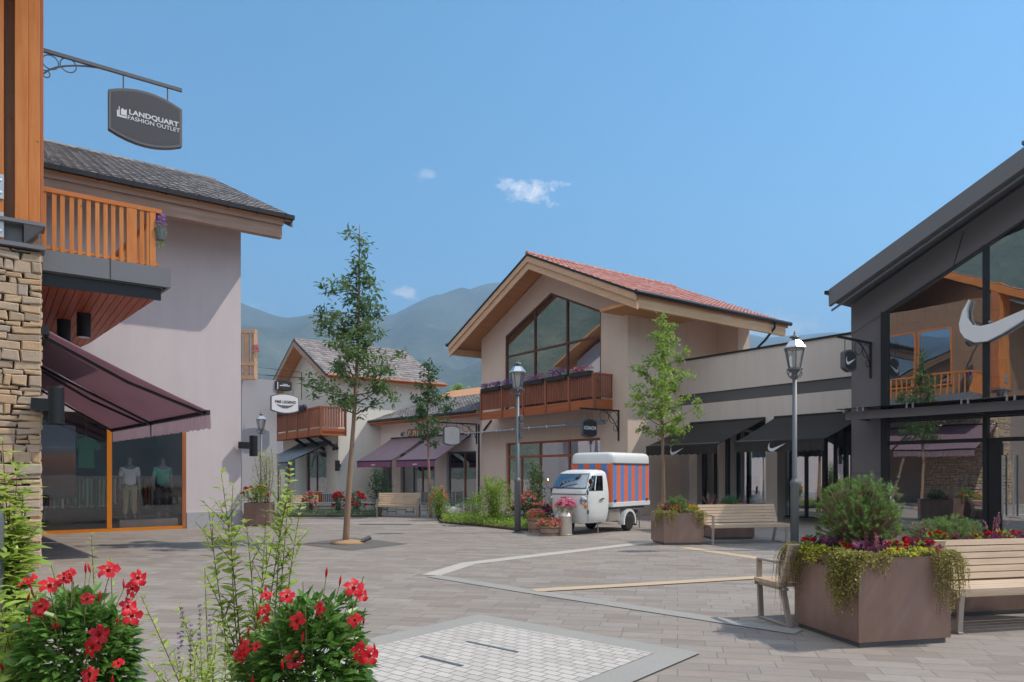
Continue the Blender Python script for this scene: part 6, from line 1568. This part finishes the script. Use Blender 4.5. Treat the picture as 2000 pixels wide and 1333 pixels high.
# front mudguard and wheel
m=MB(); n=12; r=.34; cx,cz=1.98,.3
rows=[]
for w_,rr_ in ((-.2,.9),(-.16,1.0),(0,1.04),(.16,1.0),(.2,.9)):
    rows.append([Vector((cx+r*rr_*math.cos(an)*1.15,w_,cz+r*rr_*math.sin(an))) for an in lsp(R(5),R(120),n)])
for j in range(4):
    for i in range(n): m.quad(rows[j][i],rows[j][i+1],rows[j+1][i+1],rows[j+1][i])
m.build('front_mudguard',M['white_paint'],ape,smooth=True)
def wheel(c,rad,wd,name='wheel'):
    m=MB(); prof=[(rad*.62,-wd/2),(rad*.88,-wd/2),(rad*.98,-wd*.36),(rad,0),(rad*.98,wd*.36),(rad*.88,wd/2),(rad*.62,wd/2)]
    m.lathe(prof,(0,0,0),28); rot=Matrix.Rotation(R(90),3,'X'); m.v=[rot@v+Vector(c) for v in m.v]; wh=m.build(name,M['rubber'],ape,smooth=True)
    s=1 if c[1]>=0 else -1
    m=MB(); m.lathe([(rad*.63,.0),(rad*.63,wd*.42),(rad*.55,wd*.44),(rad*.5,wd*.2),(rad*.34,wd*.26),(rad*.3,wd*.4),(rad*.14,wd*.46),(0,wd*.46)],(0,0,0),24); rot=Matrix.Rotation(R(-90*s),3,'X'); m.v=[rot@v+Vector(c) for v in m.v]; m.build('rim',M['white_paint'],wh)
    return wh
wheel((0,.60,.245),.245,.16); wheel((0,-.60,.245),.245,.16); wheel((1.98,0,.235),.235,.14)
# chassis, tool box, fenders
m=MB(); m.box(-1.1,1.5,-.32,.32,.42,.54); m.box(-.95,.98,-.6,.6,.62,.7); m.build('chassis',M['steel_dark'],ape)
MB().beam((0,-.58,.27),(0,.58,.27),.07,.07).build('axle',M['steel_dark'],ape)
tb=MB().box(.36,.93,.36,.60,.30,.66).build('tool_box',M['tin'],ape,bevel=.012); MB().box(.38,.91,.601,.606,.33,.63).build('lid',M['tin'],tb)
for sg in (1,-1):
    m=MB(); n=14; r=.335; ys=(.5*sg,.70*sg)
    for rr_,nm in ((r,0),):
        pts=lsp(R(-12),R(192),n)
        for i in range(n):
            p0,p1=[Vector((math.cos(a)*r,0,.26+math.sin(a)*r*1.05)) for a in (pts[i],pts[i+1])]
            y0,y1=min(ys),max(ys)
            m.quad(p0+Vector((0,y0,0)),p1+Vector((0,y0,0)),p1+Vector((0,y1,0)),p0+Vector((0,y1,0)))
            yo=ys[1]; q0=Vector((math.cos(pts[i])*(r-.06),yo,.26+math.sin(pts[i])*(r-.06)*1.05)); q1=Vector((math.cos(pts[i+1])*(r-.06),yo,.26+math.sin(pts[i+1])*(r-.06)*1.05))
            m.quad(p0+Vector((0,yo,0)),p1+Vector((0,yo,0)),q1,q0)
    m.build('rear_fender',M['white_paint'],ape,smooth=False)
    MB().box(-.36,-.345,min(.5*sg,.7*sg),max(.5*sg,.7*sg),.14,.32).build('mud_flap',M['rubber'],ape)
# cargo box
X0,X1,HWB=-1.14,.88,.68
def rrect(x0,x1,hw,r,n=5):
    pts=[]
    for cx,cy,a0 in ((x1-r,hw-r,0),(x0+r,hw-r,90),(x0+r,-hw+r,180),(x1-r,-hw+r,270)):
        for i in range(n+1): an=R(a0+90*i/n); pts.append((cx+r*math.cos(an),cy+r*math.sin(an)))
    return pts
m=MB(); m.prism([(x,y,.80) for x,y in rrect(X0,X1,HWB,.05)],(0,0,1.08)); bxo=m.build('cargo_box',M['stripes'],ape)
m=MB(); m.prism([(x,y,.69) for x,y in rrect(X0-.02,X1+.02,HWB+.02,.06)],(0,0,.125)); m.build('box_sill',M['white_paint'],bxo,bevel=.01)
m=MB(); rows=[]
for z,ins in ((1.86,-.02),(1.90,-.024),(2.0,-.022),(2.08,-.012),(2.125,.01),(2.155,.045),(2.172,.1),(2.18,.22)):
    rows.append([(x,y,z) for x,y in rrect(X0+ins,X1-ins,HWB-ins,max(.08,.16-ins*.2),6)])
n=len(rows[0]); m.add([p for r_ in rows for p in r_],[(j*n+i,j*n+(i+1)%n,(j+1)*n+(i+1)%n,(j+1)*n+i) for j in range(len(rows)-1) for i in range(n)]+[tuple((len(rows)-1)*n+i for i in range(n)),tuple(range(n))[::-1]])
m.build('box_roof',M['white_paint'],bxo,smooth=True)
MB().box(X0+.03,X1-.03,HWB+.004,HWB+.022,1.855,1.885).build('roof_trim',M['lampgrey'],bxo)
for x in (X1-.12,X0+.2): MB().lathe([(.035,-.02),(.035,.02),(0,.025)],(x,HWB+.02,.86),10).build('marker_lamp',M['seal'],bxo)
for x in (1.2,-1.0): MB().tube([(x,.42,.5),(x,.42,.02)],.02,6).build('support_jack',M['steel'],ape)
# milk churn with pink flowers, wooden tubs
p=gnd(1104,1046); t=thing('milk_churn','tin milk churn full of pink flowers before the truck','milk churn',Vector((p.x,p.y,0)))
MB().lathe([(.17,0),(.185,.01),(.185,.03),(.175,.035),(.175,.47),(.18,.48),(.18,.5),(.165,.53),(.11,.62),(.105,.68),(.125,.7),(.125,.72),(.1,.72),(.1,.6)],(0,0,0),26).build('body',M['tin'],t,smooth=False)
for s in (1,-1): MB().tube([(s*.15,0,.55),(s*.2,0,.6),(s*.18,0,.68),(s*.11,0,.66)],.012,6).build('handle',M['tin'],t)
rnd=random.Random(201); t=thing('cut_flowers','pink flower bunch in the tin milk churn','flowers',Vector((p.x,p.y,.66)))
m=MB(); leaves(m,(0,0,.08),(.2,.2,.14),160,.07,.03,rnd); m.build('foliage',M['leaf_shrub'],t,attr=True); m=MB(); blossoms(m,(0,0,.1),(.26,.26,.22),120,.1,rnd); m.build('blossoms',M['pet_pink'],t,attr=True)
def tub(label,px,py,r,h,pet,seed,sc=1.0,fr_=.2):
    p=gnd(px,py); t=thing('flower_tub',label,'flower tub',Vector((p.x,p.y,0)),0,'wooden flower tubs'); 
    MB().lathe([(r*.85,0),(r,h),(r*.93,h),(r*.9,h-.06),(0,h-.06)],(0,0,0),18).build('tub',M['larch_pale'],t)
    for z in (.25,.8): MB().lathe([(r*(.85+.15*z)+.004,h*z-.012),(r*(.85+.15*z)+.006,h*z+.012)],(0,0,0),18).build('hoop',M['steel_dark'],t)
    rnd=random.Random(seed); m=MB(); leaves(m,(0,0,h+.05),(r*1.25,r*1.25,.14),260,.07,.035,rnd); m.build('foliage',M['leaf_shrub'],t,attr=True); m=MB(); blossoms(m,(0,0,h+.03),(r*1.35*sc,r*1.35*sc,fr_),int(170*sc),.075,rnd); m.build('blossoms',M[pet],t,attr=True)
tub('wooden tub of coral flowers nearest the milk churn',1074,1046,.27,.24,'pet_coral',211,1.0,.2)
tub('taller wooden tub of pale red flowers by the lamp post',1047,1040,.24,.4,'pet_coral',212,.8,.22)
shrub('dark plum leaved plant under the truck front',Vector(gnd(1070,1034))+Vector((0,.1,.2)),(.3,.25,.26),300,.09,.07,'purple_leaf',213,6,name='purple_plant',cat='purple plant')
# small ground things
p=gnd(714,1062); t=thing('ground_spot','small ground spot lamp beside the young tree trunk','spot lamp',Vector((p.x,p.y,.01)),R(20)); m=MB(); m.tube([(-.09,0,.05),(.12,0,.13)],.05,10); m.build('can',M['steel_dark'],t); MB().tube([(-.02,0,0),(0,0,.08)],.015,6).build('stake',M['steel_dark'],t); MB().tube([(.115,0,.128),(.123,0,.131)],.045,10).build('lens',M['silver'],t)
for i,(px,py,l,lb) in enumerate(((868,1027,.3,'left dark drain grate at the bed edge'),(879,1028,.3,'middle dark drain grate at the bed edge'),(889,1028.5,.3,'right dark drain grate at the bed edge'),(752,1025,1.6,'long flat dark cover in the paving before the pale bench'))):
    p=gnd(px,py); m=MB(); l_=l if i==3 else .1; m.box(-l_/2,l_/2,-.12,.12,0,.008); o_=m.build('drain_cover',M['steel_dark'],None); o_.location=(p.x,p.y,.004); props(o_,lb,'drain cover','flat drain covers')
# ------------------------------------------------------------------ trees
def tree(label,base,H,zb,prof,nl,l,w_,mat,seed,tr=(.075,.05),nbr=26,lean=(0,0),group='young street trees'):
    rnd=random.Random(seed); t=thing('street_tree',label,'tree',base,0,group)
    def axis(z): s=z/H; return Vector((lean[0]*s+.05*math.sin(s*5+seed),lean[1]*s+.04*math.sin(s*4+seed*2),z))
    def radius(z):
        for (z0,r0),(z1,r1) in zip(prof,prof[1:]):
            if z0<=z<=z1: return r0+(r1-r0)*(z-z0)/(z1-z0)
        return .05
    zs=lsp(-.05,H*.985,26); MB().tube([axis(z) for z in zs],[max(.006,tr[0]*(1-.45*min(1,z/zb)) if z<zb else tr[0]*.55*(1-(z-zb)/(H-zb))**.8+.006) for z in zs],10).build('trunk',M['bark'],t,smooth=True)
    br=MB(); mb=MB(); tips=[]
    for i in range(nbr):
        if False: pass
        z=zb+(H*.95-zb)*((i+rnd.random())/nbr)**.95; az=i*2.4+rnd.uniform(-.5,.5); rr_=radius(z+.25)*rnd.uniform(.5,1.25)
        if rr_<.06: continue
        b=axis(z); e=b+Vector((math.cos(az)*rr_,math.sin(az)*rr_,rr_*rnd.uniform(.15,.75))); md=(b+e)/2+Vector((0,0,-.05*rr_+rnd.gauss(0,.04)))
        br.tube([b,md,e],[.02*max(.35,1-(z-zb)/(H-zb)),.012*max(.4,1-(z-zb)/(H-zb)),.004],5,cap=False)
        tips.append((b,md,e,rr_))
    per=nl/sum(x[3]+.12 for x in tips)
    for b,md,e,rr_ in tips:
        ncl=max(2,int(2+rr_*5.5))
        for c in range(ncl):
            s=rnd.uniform(.22,1.05); q=b*(1-s)*(1-s)+md*2*s*(1-s)+e*s*s; q=q+Vector((rnd.gauss(0,.11),rnd.gauss(0,.11),rnd.gauss(0,.11)))*(.35+rr_*.6)
            sub=q+Vector((rnd.gauss(0,.08),rnd.gauss(0,.08),rnd.uniform(-.02,.1)))
            if rnd.random()<.8: br.tube([q*.5+sub*.5,b*(1-s)+e*s],[.003,.005],3,cap=False)
            vb=rnd.random(); axd=Vector((rnd.gauss(0,1),rnd.gauss(0,1),rnd.gauss(.1,.5))).normalized()
            for k in range(max(3,int(per*(rr_+.12)/ncl))):
                d=(axd*.5+Vector((rnd.gauss(0,1),rnd.gauss(0,1),rnd.gauss(-.15,.7)))).normalized(); pp=sub+Vector((rnd.gauss(0,1),rnd.gauss(0,1),rnd.gauss(0,.8)))*.075
                mb.leaf(pp,d,(rnd.gauss(0,.5),rnd.gauss(0,.5),1),l*rnd.uniform(.65,1.2),w_*rnd.uniform(.7,1.2),min(1,max(0,vb*.6+rnd.random()*.5)))
    mb.build('crown',M[mat],t,attr=True); br.build('branches',M['twig'],t); return t
tree('tall slender young tree with narrow leaves in the gravel square',(tp.x,tp.y,.0),7.4,2.85,[(2.6,.35),(3.1,.75),(3.6,1.05),(4.4,1.15),(4.8,.9),(5.3,.9),(5.8,.55),(6.2,.28),(6.6,.06),(7.0,.06),(7.2,.2),(7.5,.14)],3900,.16,.056,'leaf_tree',5,(.08,.06),44,lean=(.28,0))
p=at(838,1000,26); tree('small dark young tree in front of the purple awnings',(p.x,p.y,0),5.85,2.5,[(2.3,.3),(2.7,.5),(3.4,.85),(4.2,.75),(4.8,.35),(5.2,.25),(5.6,.2),(5.9,.12)],1700,.16,.08,'leaf_dark',8,(.06,.04),24)
p=at(1292,1000,24); tree('bright green young tree between the truck and the black awnings',(p.x,p.y,0),7.15,2.55,[(2.3,.5),(2.9,.95),(3.8,1.4),(4.5,1.15),(5.1,.82),(5.8,.57),(6.4,.38),(6.9,.15),(7.2,.1)],4200,.13,.085,'leaf_bright',14,(.085,.06),36,lean=(.1,0))
p=at(893,1000,62); t=tree('distant feathery green tree behind the pinkish shop roof',(p.x,p.y,-.4),10.2,5,[(4,.8),(6,1.6),(8,1.3),(9.4,.7),(10.3,.2)],1500,.3,.14,'leaf_bright',17,(.15,.1),26,group=None)
# ------------------------------------------------------------------ plants close to the camera
ZS=.5
t=thing('planter_trough','low brown planter trough in the foreground under the crimson flowers','planter',(-1.15,2.35,0),0)
MB().box(-1.6,1.75,-.3,.75,0,ZS).build('shell',M['corten'],t); MB().box(-1.57,1.72,-.27,.72,ZS,ZS+.01).build('soil',M['soil'],t)
def bloom_mesh(seed):
    rnd=random.Random(seed); m=MB(); nn=5
    m.tube([(0,0,0),(0,0,.02),(0,0,.042)],[.003,.006,.011],7,cap=False,val=.35)
    for k in range(nn):
        an=2*math.pi*k/nn; c,s=math.cos(an),math.sin(an); R_=Vector((c,s,0)); T_=Vector((-s,c,0)); U_=Vector((0,0,1))
        v=rnd.uniform(.35,.95); cu=rnd.uniform(-.004,.01)
        a0=R_*.010+U_*.04; l1=R_*.020+T_*.017+U_*.047; r1=R_*.020-T_*.014+U_*.046; c1=R_*.024+U_*.044
        l2=R_*.038+T_*.023+U_*(.052+cu); r2=R_*.040-T_*.015+U_*(.043-cu); c2=R_*.043+T_*.003+U_*.043; e_=R_*.05+T_*.012+U_*(.04-cu)
        m.add([a0,l1,c1,r1,l2,c2,r2,e_],[(0,1,2),(0,2,3),(1,4,5,2),(2,5,6,3),(4,7,5),(5,7,6)],v)
    return m
def bud_mesh(): 
    m=MB(); m.tube([(0,0,0),(0,0,.012),(0,0,.024),(0,0,.038)],[.0015,.0042,.0038,.0008],6,val=.3); return m
def mandevilla(label,c,rad,nl,blooms,buds,seed,l=.054):
    rnd=random.Random(seed); t=thing('mandevilla',label,'flowering plant',c,0,'crimson trumpet flower plants')
    mb=MB(); sb=MB()
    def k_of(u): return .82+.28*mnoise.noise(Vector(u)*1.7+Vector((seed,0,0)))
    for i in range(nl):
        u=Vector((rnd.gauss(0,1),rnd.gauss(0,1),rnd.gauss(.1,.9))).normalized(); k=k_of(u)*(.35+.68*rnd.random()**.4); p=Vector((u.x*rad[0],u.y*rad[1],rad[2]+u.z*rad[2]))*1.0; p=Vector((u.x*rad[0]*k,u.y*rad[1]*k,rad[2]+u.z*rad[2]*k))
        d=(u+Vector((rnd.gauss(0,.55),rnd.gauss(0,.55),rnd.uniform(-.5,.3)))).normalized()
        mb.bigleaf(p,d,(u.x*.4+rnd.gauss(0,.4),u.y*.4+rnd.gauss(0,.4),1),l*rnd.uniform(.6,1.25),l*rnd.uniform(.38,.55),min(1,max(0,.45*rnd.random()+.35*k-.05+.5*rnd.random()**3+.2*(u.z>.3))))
    for i in range(14):
        an=rnd.uniform(0,6.28); tip=Vector((math.cos(an)*rad[0]*.8,math.sin(an)*rad[1]*.8,rad[2]*rnd.uniform(1.3,2.0))); sb.tube([(0,0,0),tip*.5+Vector((0,0,.05)),tip],[.006,.004,.002],5,cap=False)
    protos=[]
    for i,(dx,dy,dz) in enumerate(blooms):
        p=Vector((dx,dy,dz)); n_=(Vector((dx,dy-.25,dz-rad[2])).normalized()+Vector((rnd.gauss(0,.6),-.15,rnd.gauss(.2,.5)))).normalized()
        if i<5:
            m=bloom_mesh(seed*10+i); o_=m.build('bloom',M['pet_mand'],t,smooth=True,attr=True,off=(0,0,0)); protos.append(o_)
        else: o_=protos[i%5].copy(); COL.objects.link(o_); o_.parent=t
        o_.location=p-n_*.02; o_.rotation_euler=n_.to_track_quat('Z','Y').to_euler(); s=rnd.uniform(.42,.74); o_.scale=(s,s,s)
        sb.tube([p*.75+Vector((0,0,rad[2]*.2)),p-n_*.02],.0018,4,cap=False)
    pb_=None
    for i in range(buds):
        u=Vector((rnd.gauss(0,1),rnd.gauss(-.3,.8),abs(rnd.gauss(.7,.6)))).normalized(); p=Vector((u.x*rad[0],u.y*rad[1],rad[2]+u.z*rad[2]))*1.0+Vector((0,0,-.01+.04*rnd.random()))
        if pb_ is None: pb_=bud_mesh().build('bud',M['pet_mand'],t,smooth=True,attr=True,off=(0,0,0)); o_=pb_
        else: o_=pb_.copy(); COL.objects.link(o_); o_.parent=t
        n_=Vector((rnd.gauss(0,.25),rnd.gauss(0,.25),1)).normalized(); o_.location=p; o_.rotation_euler=n_.to_track_quat('Z','Y').to_euler()
        sb.tube([Vector((u.x*rad[0]*.6,u.y*rad[1]*.6,rad[2]+u.z*rad[2]*.6)),p],.0014,4,cap=False)
    mb.build('foliage',M['leaf_mand'],t,attr=True); sb.build('stems',M['stem'],t); return t
def px_blooms(pts,c,t_):
    out=[]
    for (x,y) in pts:
        q=at(x,y,t_)-c; out.append((q.x,q.y,q.z))
    return out
cL=at(150,1380,2.5); cL.z=ZS
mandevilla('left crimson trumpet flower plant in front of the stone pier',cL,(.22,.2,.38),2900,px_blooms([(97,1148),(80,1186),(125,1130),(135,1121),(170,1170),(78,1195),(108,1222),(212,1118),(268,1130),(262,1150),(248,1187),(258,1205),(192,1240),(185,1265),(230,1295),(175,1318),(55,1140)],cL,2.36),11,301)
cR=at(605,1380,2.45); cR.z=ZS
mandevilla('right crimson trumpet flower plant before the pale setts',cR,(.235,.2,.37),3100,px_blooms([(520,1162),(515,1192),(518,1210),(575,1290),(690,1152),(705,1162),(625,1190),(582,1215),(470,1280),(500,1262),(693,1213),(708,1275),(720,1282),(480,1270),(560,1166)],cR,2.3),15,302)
def whips(label,c,tips,seed,l=.045,w_=.019,mat='leaf_fore',rs=.0035,dens=.016,nm='tall_shrub',big=True,group=None,side=0,curl=.18,spread=1.0):
    # tips: (px,py,t) where each stem ends
    rnd=random.Random(seed); t=thing(nm,label,'shrub',c,0,group); mb=MB(); sb=MB()
    for (x,y,tt) in tips:
        e=at(x,y,tt)-c; b=Vector((rnd.gauss(0,.035),rnd.gauss(0,.03),0)); md=(b+e)/2+Vector((rnd.gauss(0,.03)-e.x*.15,rnd.gauss(0,.03),.04)); L=(e-b).length; n=max(8,int(L/dens)); pts=[]
        for i in range(n+1):
            s=i/n; pts.append(b*(1-s)**2+md*2*s*(1-s)+e*s*s)
        sb.tube(pts,[rs*(1-.7*i/n) for i in range(n+1)],5,cap=False)
        ang=rnd.uniform(0,6)
        for k in range(side):
            i0=rnd.randint(int(n*.25),int(n*.9)); ax=(pts[min(i0+1,n)]-pts[i0-1]).normalized(); o1=ax.orthogonal().normalized(); o2=ax.cross(o1); an=rnd.uniform(0,6.28); dd=(ax*.8+(o1*math.cos(an)+o2*math.sin(an))*.8).normalized(); sl=rnd.uniform(.05,.14); e2=pts[i0]+dd*sl+Vector((0,0,.02)); sb.tube([pts[i0],e2],[.0018,.0008],4,cap=False)
            for q in range(int(sl/.016)):
                s=(q+1)/max(1,int(sl/.016)); a2=q*2.4+an; d=(dd*.7+(o1*math.cos(a2)+o2*math.sin(a2))*.9).normalized(); (mb.bigleaf if big else mb.leaf)(pts[i0]*(1-s)+e2*s,d,(0,0,1),l*rnd.uniform(.45,.8),w_*rnd.uniform(.5,.8),min(1,.3+.6*rnd.random()))
        for i in range(int(n*.12),n+1):
            for q in range(2 if rnd.random()<.75 else 1):
                ang+=2.4; p=pts[i]; ax=(pts[min(i+1,n)]-pts[max(i-1,0)]).normalized(); o1=ax.orthogonal().normalized(); o2=ax.cross(o1)
                d=(ax*.75+(o1*math.cos(ang)+o2*math.sin(ang))*spread+Vector((0,0,-.05))).normalized(); sc=(.5+.7*math.sin(math.pi*min(1,.25+.7*i/n)))*rnd.uniform(.7,1.15)
                if rnd.random()<.12: continue
                if big: mb.bigleaf(p,d,Vector((rnd.gauss(0,.4),rnd.gauss(0,.4),1))+ax*.3,l*sc,w_*sc,min(1,max(0,.45*rnd.random()+.55*i/n)),curl)
                else: mb.leaf(p,d,Vector((0,0,1))+ax*.3,l*sc,w_*sc,min(1,max(0,.35*rnd.random()+.65*i/n)))
    mb.build('foliage',M[mat],t,attr=True); sb.build('stems',M['twig'],t); return t
c_=at(500,1420,2.75); c_.z=ZS
whips('tall whippy light green shrub between the crimson flower plants',c_,[(432,925,2.8),(455,948,2.8),(408,1000,2.75),(572,898,2.85),(548,930,2.9),(562,990,2.8),(588,985,2.8),(520,1000,2.85),(480,1010,2.7),(535,1050,2.7),(400,1120,2.7)],401,l=.06,w_=.027,dens=.024,side=7,spread=1.2)
c_=at(430,1420,2.5); c_.z=ZS
whips('long arching twig reaching over the paving between the flowers',c_,[(275,1165,2.45),(350,1185,2.5),(400,1110,2.55),(330,1290,2.45),(290,1300,2.4)],402,l=.042,w_=.019,mat='leaf_herb')
c_=at(205,1400,2.7); c_.z=ZS
whips('thin twig rising from the left crimson flower plant',c_,[(178,1044,2.7),(215,1090,2.7),(100,1105,2.6)],403,l=.04,w_=.016,dens=.02)
c_=at(400,1420,2.3); c_.z=ZS
t=whips('grey green herb with violet flower spikes between the crimson plants',c_,[(355,1200,2.4),(390,1195,2.4),(372,1235,2.3),(430,1190,2.35),(410,1215,2.3),(340,1275,2.3),(445,1230,2.3),(385,1260,2.25),(320,1310,2.25),(465,1270,2.3),(300,1305,2.3),(425,1265,2.25),(360,1290,2.2),(440,1290,2.2)],404,l=.03,w_=.012,mat='leaf_herb',rs=.002,dens=.011,nm='herb_plant')
fb=MB(); rnd=random.Random(77)
for (x,y,tt) in ((355,1200,2.4),(390,1195,2.4),(372,1235,2.3),(350,1250,2.35),(410,1215,2.3)):
    e=at(x,y,tt)-c_
    for k in range(9): blossoms(fb,e-Vector((0,0,.016*k-.02)),(.006,.006,.004),4,.011,rnd)
fb.build('blossoms',M['pet_dull'],t,attr=True)
c_=at(15,1500,3.0); c_.z=ZS
whips('large light green leafy shrub at the left edge before the stone pier',c_,[(5,862,3.1),(35,915,3.1),(-40,880,3.0),(45,960,3.1),(20,970,3.0),(-15,930,2.9),(48,1015,3.1),(25,1040,3.05),(0,1000,3.0),(-40,960,3.0),(38,1075,3.0),(10,1090,2.95),(50,1000,3.2),(-20,1060,2.9)],405,l=.115,w_=.058,rs=.005,dens=.034,side=4,curl=.4,spread=1.5,nm='leafy_shrub')
c_=at(20,1450,2.5); c_.z=ZS
whips('dark leafy shrub at the lower left behind the crimson flowers',c_,[(30,1150,2.6),(0,1180,2.5),(50,1200,2.5),(20,1230,2.5),(45,1270,2.45),(5,1290,2.4),(35,1320,2.4),(70,1160,2.7),(-10,1140,2.6)],406,l=.095,w_=.05,dens=.022,curl=.35,spread=1.4,nm='leafy_shrub')
p=at(-6,1000,2.9); t=thing('bollard','plain grey metal post at the far left edge of the scene','bollard',(p.x-.03,p.y,0)); MB().lathe([(.05,0),(.05,1.40),(.045,1.44),(.03,1.465),(0,1.475)],(0,0,0),16).build('post',M['lampgrey'],t,smooth=True); MB().lathe([(.1,0),(.1,.012)],(0,0,0),16).build('base_plate',M['lampgrey'],t)
